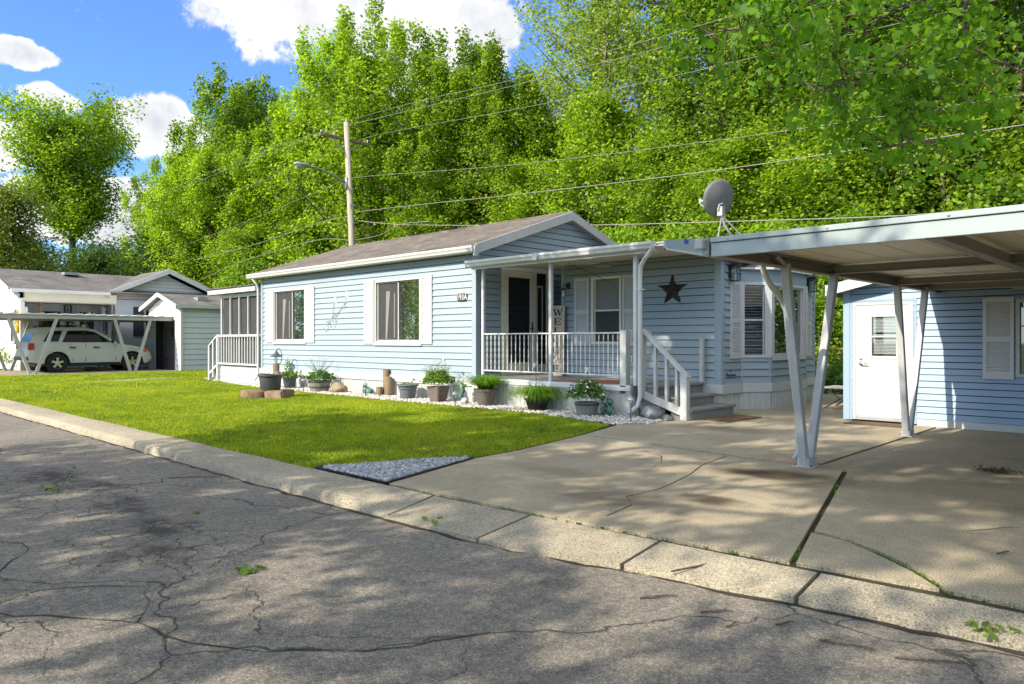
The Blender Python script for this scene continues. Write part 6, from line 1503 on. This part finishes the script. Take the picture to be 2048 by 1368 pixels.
def nwin(W,a0,a1,z0,z1,nm='window',cols=3,fr=None):
    mb = MB(); b = .07
    for p in (a0,a1-b): W.box(mb,p,p+b,z0,z1,.0,.05)
    W.box(mb,a0+b,a1-b,z0,z0+b,0,.05); W.box(mb,a0+b,a1-b,z1-b,z1,0,.05)
    for i in range(1,cols): p = a0+(a1-a0)*i/cols; W.box(mb,p-.02,p+.02,z0+b,z1-b,.01,.045)
    f = mb.build(nm, fr or M['white'], nb); mb = MB(); W.box(mb,a0+b,a1-b,z0+b,z1-b,.005,.02); mb.build('pane', M['glass'], f); return f
nwin(NF,8.75,9.45,1.25,2.45,'window',3,M['shutdk'])
mb = MB(); NF.box(mb,10.05,11.0,.35,2.75,.0,.05); dn_ = mb.build('door', M['nwhite'], nb)
mb = MB(); NF.box(mb,10.22,10.78,1.0,2.45,.05,.06); mb.build('pane', M['glass'], dn_)
nwin(NG,12.45,13.15,1.45,2.65,'window',1)
nwin(NGS,-36.4,-36.0,1.5,2.5,'window',1)
mb = MB(); NGS.box(mb,-36.6,-36.44,1.5,2.5,0,.04); mb.build('shutter', M['shutdk'], nb); mb = MB(); NGS.box(mb,-35.96,-35.8,1.5,2.5,0,.04); mb.build('shutter', M['shutdk'], nb)
mb = MB(); NG.box(mb,12.0,12.42,1.40,2.70,0,.05); mb.build('shutter', M['shutdk'], nb)
nwin(NE,-35.95,-35.3,1.1,2.4,'window',1)
mb = MB(); NE.box(mb,-35.28,-35.1,1.05,2.45,0,.05); mb.build('shutter', M['shutdk'], nb)
t = thing('round_wreath', 'yellow wreath hanging on the sunny end wall of the neighbour home', 'wreath', (-34.95,7.58,2.0)); mb = MB()
for k in range(14):
    a = 2*PI*k/14; mb.blob((-34.85+.16*math.cos(a),7.57,1.95+.36*math.sin(a)),(.07,.05,.09),k,8,.3)
mb.build('ring', M['yellow'], t)
t = thing('house_lantern', 'black house shaped lantern on the neighbour porch wall', 'lantern', (-36.2,9.75,2.6)); mb = MB()
for a in (9.62,9.86): NF.box(mb,a,a+.03,2.40,2.66,.02,.10)
NF.box(mb,9.74,9.76,2.40,2.80,.05,.07); NF.box(mb,9.62,9.89,2.39,2.42,.02,.1); NF.box(mb,9.62,9.89,2.52,2.54,.03,.09); mb.beam(NF.p(9.60,2.65,.06),NF.p(9.755,2.85,.06),.08,.03); mb.beam(NF.p(9.91,2.65,.06),NF.p(9.755,2.85,.06),.08,.03); mb.build('frame', M['black'], t)
t = thing('letter_sign', 'white sign with large black letters on the neighbour porch wall', 'sign', (-36.2,9.85,2.0)); mb = MB(); NF.box(mb,9.62,10.02,1.25,2.3,.02,.05); mb.build('board', M['white'], t)
mb = MB(); 
def nbar(a0,a1,z0,z1): NF.box(mb,a0,a1,z0,z1,.05,.06)
nbar(9.70,9.79,1.68,2.02); nbar(9.66,9.96,1.98,2.02); nbar(9.66,9.96,1.68,1.72); nbar(9.79,9.90,1.83,1.87); nbar(9.92,9.96,1.93,2.0); nbar(9.92,9.96,1.70,1.77)
for a in (9.67,9.91): nbar(a,a+.05,2.07,2.28)
mb.add([NF.p(9.72,2.28,.06),NF.p(9.78,2.28,.06),NF.p(9.84,2.10,.06),NF.p(9.80,2.08,.06)],[(0,1,2,3)]); mb.add([NF.p(9.92,2.28,.061),NF.p(9.86,2.28,.061),NF.p(9.80,2.10,.061),NF.p(9.84,2.08,.061)],[(0,1,2,3)])
mb.build('letters', M['black'], t, fix=False)
t = thing('wind_chime', 'white wind chime hanging under the neighbour porch beam', 'wind chime', (-35,10.6,2.7)); mb = MB()
for k in range(5): mb.tube([(-34.9+.06*math.cos(k*1.26),10.75+.06*math.sin(k*1.26),2.62),(-34.9+.06*math.cos(k*1.26),10.75+.06*math.sin(k*1.26),2.15)],.018,6)
mb.tube([(-34.9,10.75,2.8),(-34.9,10.75,2.62)],.01,4); mb.build('tubes', M['white'], t)
t = thing('flowering_shrub', 'leafy flowering shrub at the corner of the neighbour home', 'shrub', (-36,6.7,0)); bushy((-36.2,6.5,.35),1.5,.85,900,.12,31,M['leaf_bright'],t,fl=60)

ns = thing('neighbour_shed', 'pale shed with white gable and dark door beside the neighbour carport', 'shed', (-31.6,14,0))
SF = Wall((0,12.1),(1,0),(0,-1)); SS = Wall((-30.05,0),(0,1),(1,0))
mb = MB(); siding(mb,SF,-33.4,-30.1,2.05,3.1,.22,(),lambda z:(-33.4+(z-2.55)/.30 if z>2.55 else -33.4,-30.1-(z-2.55)/.30 if z>2.55 else -30.1)); siding(mb,SF,-33.4,-32.7,0,2.05,.22); siding(mb,SF,-30.5,-30.1,0,2.05,.22); mb.build('front_siding', M['nwhite'], ns, fix=False)
mb = MB(); siding(mb,SS,12.15,16.5,0,2.62,.215); mb.build('side_siding', M['ngreen'], ns, fix=False)
mb = MB(); mb.box(-30.12,-30.0,12.06,12.16,0,2.66); mb.build('corner_trim', M['nwhite'], ns)
mb = MB(); mb.box(-33.35,-30.1,12.5,16.4,0,2.6); mb.build('wall_core', M['dark'], ns)
mb = MB()
for i in range(5): mb.box(-32.35,-30.5,12.28,12.32,i*.415,i*.415+.40)
mb.box(-31.35,-31.31,12.27,12.283,0,2.05); d_ = mb.build('door', M['rolldoor'], ns); mb = MB(); mb.blob((-31.33,12.25,1.55),(.07,.04,.2),1); mb.build('hanging_decoration', M['black'], d_)
mb = MB(); mb.box(-32.7,-32.36,12.12,12.4,0,2.05); mb.build('door_reveal', M['dark'], ns)
mb = MB(); SF.box(mb,-32.74,-32.66,0,2.07,0,.04); SF.box(mb,-30.55,-30.47,0,2.07,0,.04); mb.build('door_trim', M['nwhite'], ns)
mb = MB(); mb.hexa([(-33.75,11.85,2.52),(-31.76,11.85,3.10),(-31.76,16.6,3.10),(-33.75,16.6,2.52),(-33.75,11.85,2.57),(-31.76,11.85,3.15),(-31.76,16.6,3.15),(-33.75,16.6,2.57)])
mb.hexa([(-31.758,11.85,3.10),(-29.85,11.85,2.58),(-29.85,16.6,2.58),(-31.758,16.6,3.10),(-31.758,11.85,3.15),(-29.85,11.85,2.63),(-29.85,16.6,2.63),(-31.758,16.6,3.15)]); mb.build('roof', M['roofy'], ns)
mb = MB()
for x0,x1,z0,z1 in ((-33.78,-31.76,2.53,3.12),(-31.758,-29.83,3.12,2.56)): mb.hexa([(x0,11.8,z0-.09),(x0,11.85,z0-.09),(x1,11.85,z1-.09),(x1,11.8,z1-.09),(x0,11.8,z0+.06),(x0,11.85,z0+.06),(x1,11.85,z1+.06),(x1,11.8,z1+.06)])
mb.box(-29.86,-29.83,11.85,16.6,2.50,2.63); mb.build('rake_board', M['white'], ns)
mb = MB(); mb.box(-31.0,-30.6,13.0,13.4,2.85,3.0); mb.build('roof_vent', M['galv'], ns)

nc = thing('neighbour_carport', 'low flat carport with slanted white posts over the parked car', 'carport', (-32.5,9,0))
mb = MB(); mb.box(-30.86,-30.78,4.6,12.3,1.99,2.13); mb.box(-34.45,-34.37,4.6,12.3,1.99,2.13); mb.build('edge_beam', M['steelwhite'], nc)
mb = MB(); y = 4.6; k = 0
while y < 12.3:
    mb.hexa([(-34.5,y,2.14),(-30.72,y,2.14),(-30.72,y+.40,2.14),(-34.5,y+.40,2.14),(-34.5,y,2.15),(-30.72,y,2.15),(-30.72,y+.40,2.21),(-34.5,y+.40,2.21)]); y += .42
mb.build('roof_panel', M['nwhite'], nc)
for x in (-30.82,-34.41):
    for yb in (7.18,10.55):
        for s in (-1,1):
            mb = MB(); mb.beam((x,yb+s*.09,0),(x,yb+s*(.75 if yb < 8 else .65),2.0),.10,.10,(1,0,0)); mb.build('post', M['steelwhite'], nc)
mb = MB(); mb.beam((-30.82,4.9,0),(-30.82,4.7,2),.1,.1,(1,0,0)); mb.build('post', M['steelwhite'], nc)

def suv():
    t = thing('parked_car', 'silver green family car parked under the neighbour carport', 'car', (-32.3,9.4,0)); xc = -32.3
    hw = .88
    def arch(yc, r): return [(yc+r*math.cos(a), .36+r*math.sin(a)) for a in np.linspace(-.35, PI+.35, 13)]
    yr, yf = 8.12, 10.75
    # lower body side outline, rear at small Y, front at large Y
    out = [(7.16,.50),(7.13,.62),(7.20,.95),(7.24,1.10)]
    out += [(9.9,1.08),(10.35,1.06),(10.9,.98),(11.3,.88),(11.46,.74),(11.50,.52),(11.42,.32)]
    out += [p for p in arch(yf,.42)] + [p for p in arch(yr,.42)] + [(7.4,.36)]
    # fan-safe strips: top line vs bottom line sampled along Y
    def top(y): return float(np.interp(y,[7.13,7.24,9.9,10.35,10.9,11.3,11.46,11.5],[.70,1.10,1.08,1.06,.98,.88,.74,.6]))
    def bot(y):
        b = float(np.interp(y,[7.13,7.4,8,11.3,11.5],[.55,.36,.28,.30,.45]))
        for c in (yr,yf):
            if abs(y-c) < .43: b = max(b, .36+math.sqrt(max(0,.43**2-(y-c)**2)))
        return min(b, top(y)-.02)
    ys = sorted(set(list(np.linspace(7.13,11.5,60))+[yr-.43,yr+.43,yf-.43,yf+.43])); mb = MB(); rows = []
    for y in ys:
        z0, z1 = bot(y), top(y); tap = 1-.10*max(0,(y-10.6)/.9)**2-.05*max(0,(7.4-y)/.27)**2
        zm = z0+(z1-z0)*.55; w0, w1, w2 = hw*tap*.97, hw*tap, hw*tap*.93
        rows.append([(xc-w0,y,z0),(xc-w1,y,zm),(xc-w2,y,z1),(xc-w2*.5,y,z1+.03),(xc+w2*.5,y,z1+.03),(xc+w2,y,z1),(xc+w1,y,zm),(xc+w0,y,z0)])
    vs = [p for r in rows for p in r]; n = 8; fs = [(i*n+k,(i+1)*n+k,(i+1)*n+(k+1)%n,i*n+(k+1)%n) for i in range(len(rows)-1) for k in range(n)]; fs += [tuple(range(n)),tuple((len(rows)-1)*n+k for k in range(n-1,-1,-1))]
    mb.add(vs, fs); mb.build('body', M['carpaint'], t, auto=35)
    # cabin
    prof = [(7.24,1.08),(7.42,1.50),(7.52,1.66),(7.8,1.70),(9.1,1.70),(9.5,1.62),(10.30,1.07)]
    def cab(prof, w_lo, w_hi): 
        v = []
        for s in (-1,1):
            for y,z in prof: v.append((xc+s*(w_lo+(w_hi-w_lo)*(z-1.07)/.63), y, z))
        k = len(prof); f = [tuple(range(k)),tuple(range(2*k-1,k-1,-1))]+[(i,(i+1)%k,k+(i+1)%k,k+i) for i in range(k)]
        return v, f
    v, f = cab(prof,.82,.62); MB().add(v,f).build('cabin', M['carpaint'], t, bevel=.02)
    def sidep(poly, off): 
        for s in (1,-1): yield [(xc+s*(.82+(.62-.82)*(z-1.07)/.63+off), y, z) for y,z in poly]
    wins = [[(7.66,1.16),(7.90,1.55),(8.32,1.57),(8.16,1.16)],[(8.28,1.14),(8.50,1.57),(9.02,1.58),(9.05,1.13)],[(9.12,1.13),(9.10,1.58),(9.42,1.53),(10.02,1.14)]]
    for p in wins:
        for q in sidep(p,.002): MB().prism(q,(.012 if q[0][0] > xc else -.012,0,0)).build('side_window', M['carglass'], t)
    mb = MB()
    for q in sidep([(9.04,1.13),(9.01,1.58),(9.10,1.58),(9.13,1.13)],.004): mb.prism(q,(.01 if q[0][0] > xc else -.01,0,0))
    mb.build('door_pillar', M['black'], t)
    MB().add([(xc-.70,7.262,1.14),(xc+.70,7.262,1.14),(xc+.62,7.40,1.48),(xc-.62,7.40,1.48)],[(0,1,2,3)]).build('rear_window', M['carglass'], t)
    MB().add([(xc-.74,10.26,1.12),(xc+.74,10.26,1.12),(xc+.60,9.56,1.60),(xc-.60,9.56,1.60)],[(0,1,2,3)]).build('windscreen', M['carglass'], t)
    mb = MB()
    for s in (-1,1): mb.tube([(xc+s*.58,7.7,1.71),(xc+s*.58,7.8,1.76),(xc+s*.58,9.0,1.76),(xc+s*.58,9.1,1.71)],.02,6)
    for y in (8.0,8.8): mb.tube([(xc-.58,y,1.76),(xc+.58,y,1.76)],.014,6)
    mb.build('roof_rack', M['black'], t)
    mb = MB()
    for s in (-1,1): mb.box(min(xc+s*.85,xc+s*.875),max(xc+s*.85,xc+s*.875),8.56,10.3,.26,.36)
    mb.box(xc-.8,xc+.8,7.4,11.2,.24,.34); mb.build('sill_trim', M['black'], t)
    mb = MB()
    for s in (-1,1):
        for y0, z0, z1 in ((9.06,.40,1.06),(10.12,.42,1.05),(8.62,.42,.70)):
            mb.hexa([(xc+s*.86,y0,z0),(xc+s*.883,y0,z0),(xc+s*.883,y0+.012,z0),(xc+s*.86,y0+.012,z0),(xc+s*.815,y0,z1),(xc+s*.836,y0,z1),(xc+s*.836,y0+.012,z1),(xc+s*.815,y0+.012,z1)])
    mb.build('door_seams', M['black'], t)
    for s in (-1,1):
        for y0 in (8.52,9.34): 
            mb = MB(); mb.box(min(xc+s*.85,xc+s*.905),max(xc+s*.85,xc+s*.905),y0,y0+.20,.92,.96); mb.build('door_handle', M['black'], t)
        mb = MB(); mb.box(min(xc+s*.78,xc+s*.885),max(xc+s*.78,xc+s*.885),7.17,7.36,.86,1.10); mb.build('tail_light', M['redlens'], t)
        mb = MB(); mb.hexa([(xc+s*.62,11.28,.74),(xc+s*.845,11.0,.76),(xc+s*.80,11.35,.74),(xc+s*.64,11.45,.72),(xc+s*.62,11.24,.90),(xc+s*.84,11.0,.92),(xc+s*.79,11.30,.88),(xc+s*.63,11.38,.84)]); mb.build('headlight', M['orange'] , t)
        mb = MB(); mb.blob((xc+s*.98,9.98,1.16),(.09,.06,.07),2,8,.1); mb.build('door_mirror', M['black'], t, smooth=True)
        for yc in (yr,yf):
            mb = MB(); cx = xc+s*.76; mb.lathe([(.20,-.11),(.33,-.11),(.36,-.07),(.365,0),(.36,.07),(.33,.11),(.20,.11)], (cx,yc,.36), 28, 'x', cap=False); w_ = mb.build('wheel', M['tyre'], t, auto=40)
            mb = MB(); o_ = s*.09
            mb.lathe([(.225,o_-.01),(.225,o_+.012),(.195,o_+.012),(.195,o_-.01)], (cx,yc,.36), 24, 'x'); mb.lathe([(.055,o_-.02),(.055,o_+.015),(.01,o_+.018)],(cx,yc,.36),12,'x')
            for k in range(5):
                a = 2*PI*k/5+.3; mb.beam((cx+o_,yc+.04*math.cos(a),.36+.04*math.sin(a)),(cx+o_,yc+.205*math.cos(a),.36+.205*math.sin(a)),.025,.085,(0,-math.sin(a),math.cos(a)))
            mb.build('rim', M['chrome'], w_); mb = MB(); mb.lathe([(.195,o_-.05),(.01,o_-.05)],(cx,yc,.36),20,'x'); mb.build('hub', M['black'], w_)
    mb = MB(); mb.box(xc-.26,xc+.26,7.175,7.20,.84,.97); mb.build('number_plate', M['shutter'], t)
    MB().box(xc-.84,xc+.84,7.08,7.2,.46,.60).build('rear_bumper', M['darkgrey'], t, bevel=.03)
suv()
t = thing('wheel_chock', 'pale concrete block on the drive beneath the neighbour car', 'block', (-32.6,9.6,0)); MB().box(-32.8,-32.5,9.4,9.75,.0,.14).build('block', M['brick'], t, bevel=.02)

# ------------------------------------------------------------------ utility pole, lamp and wires
up = thing('utility_pole', 'grey wooden utility pole with crossarm behind the blue home roof', 'utility pole', (-23.6,16,0))
PB, PT = Vector((-23.45,16,-.2)), Vector((-24.26,16,9.55))
MB().tube([PB,PB.lerp(PT,.5),PT],[.145,.125,.10],12).build('pole', M['pole'], up, smooth=True)
def polept(z): u = (z+.2)/9.75; return PB.lerp(PT,u)
ca = polept(8.9); MB().box(ca.x-.17,ca.x-.06,ca.y-1.12,ca.y+1.12,8.86,8.97).build('crossarm', M['wood'], up, bevel=.008)
ins = [(ca.x-.115,ca.y-1.05,8.97),(PT.x,16.0,9.55),(ca.x-.115,ca.y+1.02,8.97),(ca.x-.115,ca.y-.5,8.97)]
for x,y,z in ins: MB().lathe([(.015,0),(.035,.03),(.025,.06),(.035,.09),(.015,.12)],(x,y,z),10).build('insulator', M['lampglass'], up, smooth=True)
for s in (-1,1): MB().beam((ca.x-.1,ca.y+s*.6,8.86),(polept(8.35).x-.1,16,8.35),.03,.03).build('brace', M['galv'], up)
sl_ = thing('street_lamp', 'grey cobra head street lamp on a curved arm from the wooden pole', 'street lamp', tuple(polept(7.2)))
q = polept(7.2); mb = MB(); mb.tube([q+Vector((.0,-.13,0)),q+Vector((0,-.6,.16)),q+Vector((0,-1.1,.30)),q+Vector((0,-1.45,.37)),q+Vector((0,-1.72,.37))],[.036,.034,.032,.03,.03],8); mb.box(q.x-.05,q.x+.05,q.y-.16,q.y-.10,q.z-.25,q.z+.2); mb.build('arm', M['galv'], sl_, smooth=True)
h = q+Vector((0,-1.98,.36)); mb = MB(); mb.blob(h,(.13,.36,.085),2,14,.02); mb.build('lamp_head', M['galv'], sl_, smooth=True); MB().blob(h+Vector((0,-.10,-.04)),(.10,.19,.10),3,12,.01).build('lens', M['lampglass'], sl_, smooth=True)
FPX = 1480.0
def onY(px, py, Y):
    """point of the vertical wire plane at this Y that the survey sighted along bearing px, py"""
    k = (px-1024)/FPX; d = Y/(.6943*k+.7197); return Vector((.7197*k*d-.6943*d, Y, 1.2+(681-py)/FPX*d))
def wire(pts, Y, r, label):
    P = [onY(x,y,Y) if len(p) == 2 else Vector(p) for p in pts for (x,y) in [p[:2]]]
    Q = []
    for i in range(len(P)-1):
        p0,p1,p2,p3 = P[max(i-1,0)],P[i],P[i+1],P[min(i+2,len(P)-1)]
        for k in range(8):
            t = k/8; Q.append(.5*((2*p1)+(p2-p0)*t+(2*p0-5*p1+4*p2-p3)*t*t+(3*p1-p0-3*p2+p3)*t**3))
    Q.append(P[-1]); o = MB().tube(Q, r, 5).build('overhead_wire', M['wire'], None, smooth=True)
    tag(o, label, 'wire', 'overhead wires strung from the utility pole')
wire([(60,490),(137,463),(400,353),(640,262),(690,243),(840,202),(1024,160),(1133,125),(1327,72),(1568,0),(1700,-45)],16.0,.0075,'topmost wire, running over the tip of the pole')
wire([(60,500),(137,472),(400,361),(640,270),(700,250),(1024,172),(1128,143),(1266,110),(1604,18),(1760,-28)],14.9,.0075,'second wire from the top, off the near end of the crossarm')
wire([(60,528),(185,480),(420,400),(600,332),(735,275),(1024,220),(1317,159),(1635,84),(1865,31),(2060,-18)],17.1,.0075,'third wire from the top, off the far end of the crossarm')
wire([(180,566),(300,517),(500,440),(665,370),(712,355),(1024,330),(1400,285),(1752,235),(2060,187)],16.0,.0075,'fourth wire from the top, meeting the pole just below the lamp arm')
wire([(712,424),(850,408),(1024,390),(1400,345),(1783,289),(2060,248)],16.0,.012,'thick cable right of the pole below the lamp arm')
wire([(260,552),(380,522),(500,492),(640,445),(700,432)],16.0,.012,'thick service cable from the pole down to the neighbour gable')
wire([(704,440),(800,449),(1000,451),(1200,450),(1500,442),(1793,432),(1960,418)],16.2,.014,'lowest cable passing just above the home ridge and behind the dish')
wire([(400,560),(480,525),(560,500),(640,479),(706,481)],16.0,.012,'slack cable low on the left of the pole')
wire([(706,481),(760,470),(800,449),(860,443)],16.1,.012,'short slack cable right of the pole over the roof ridge')
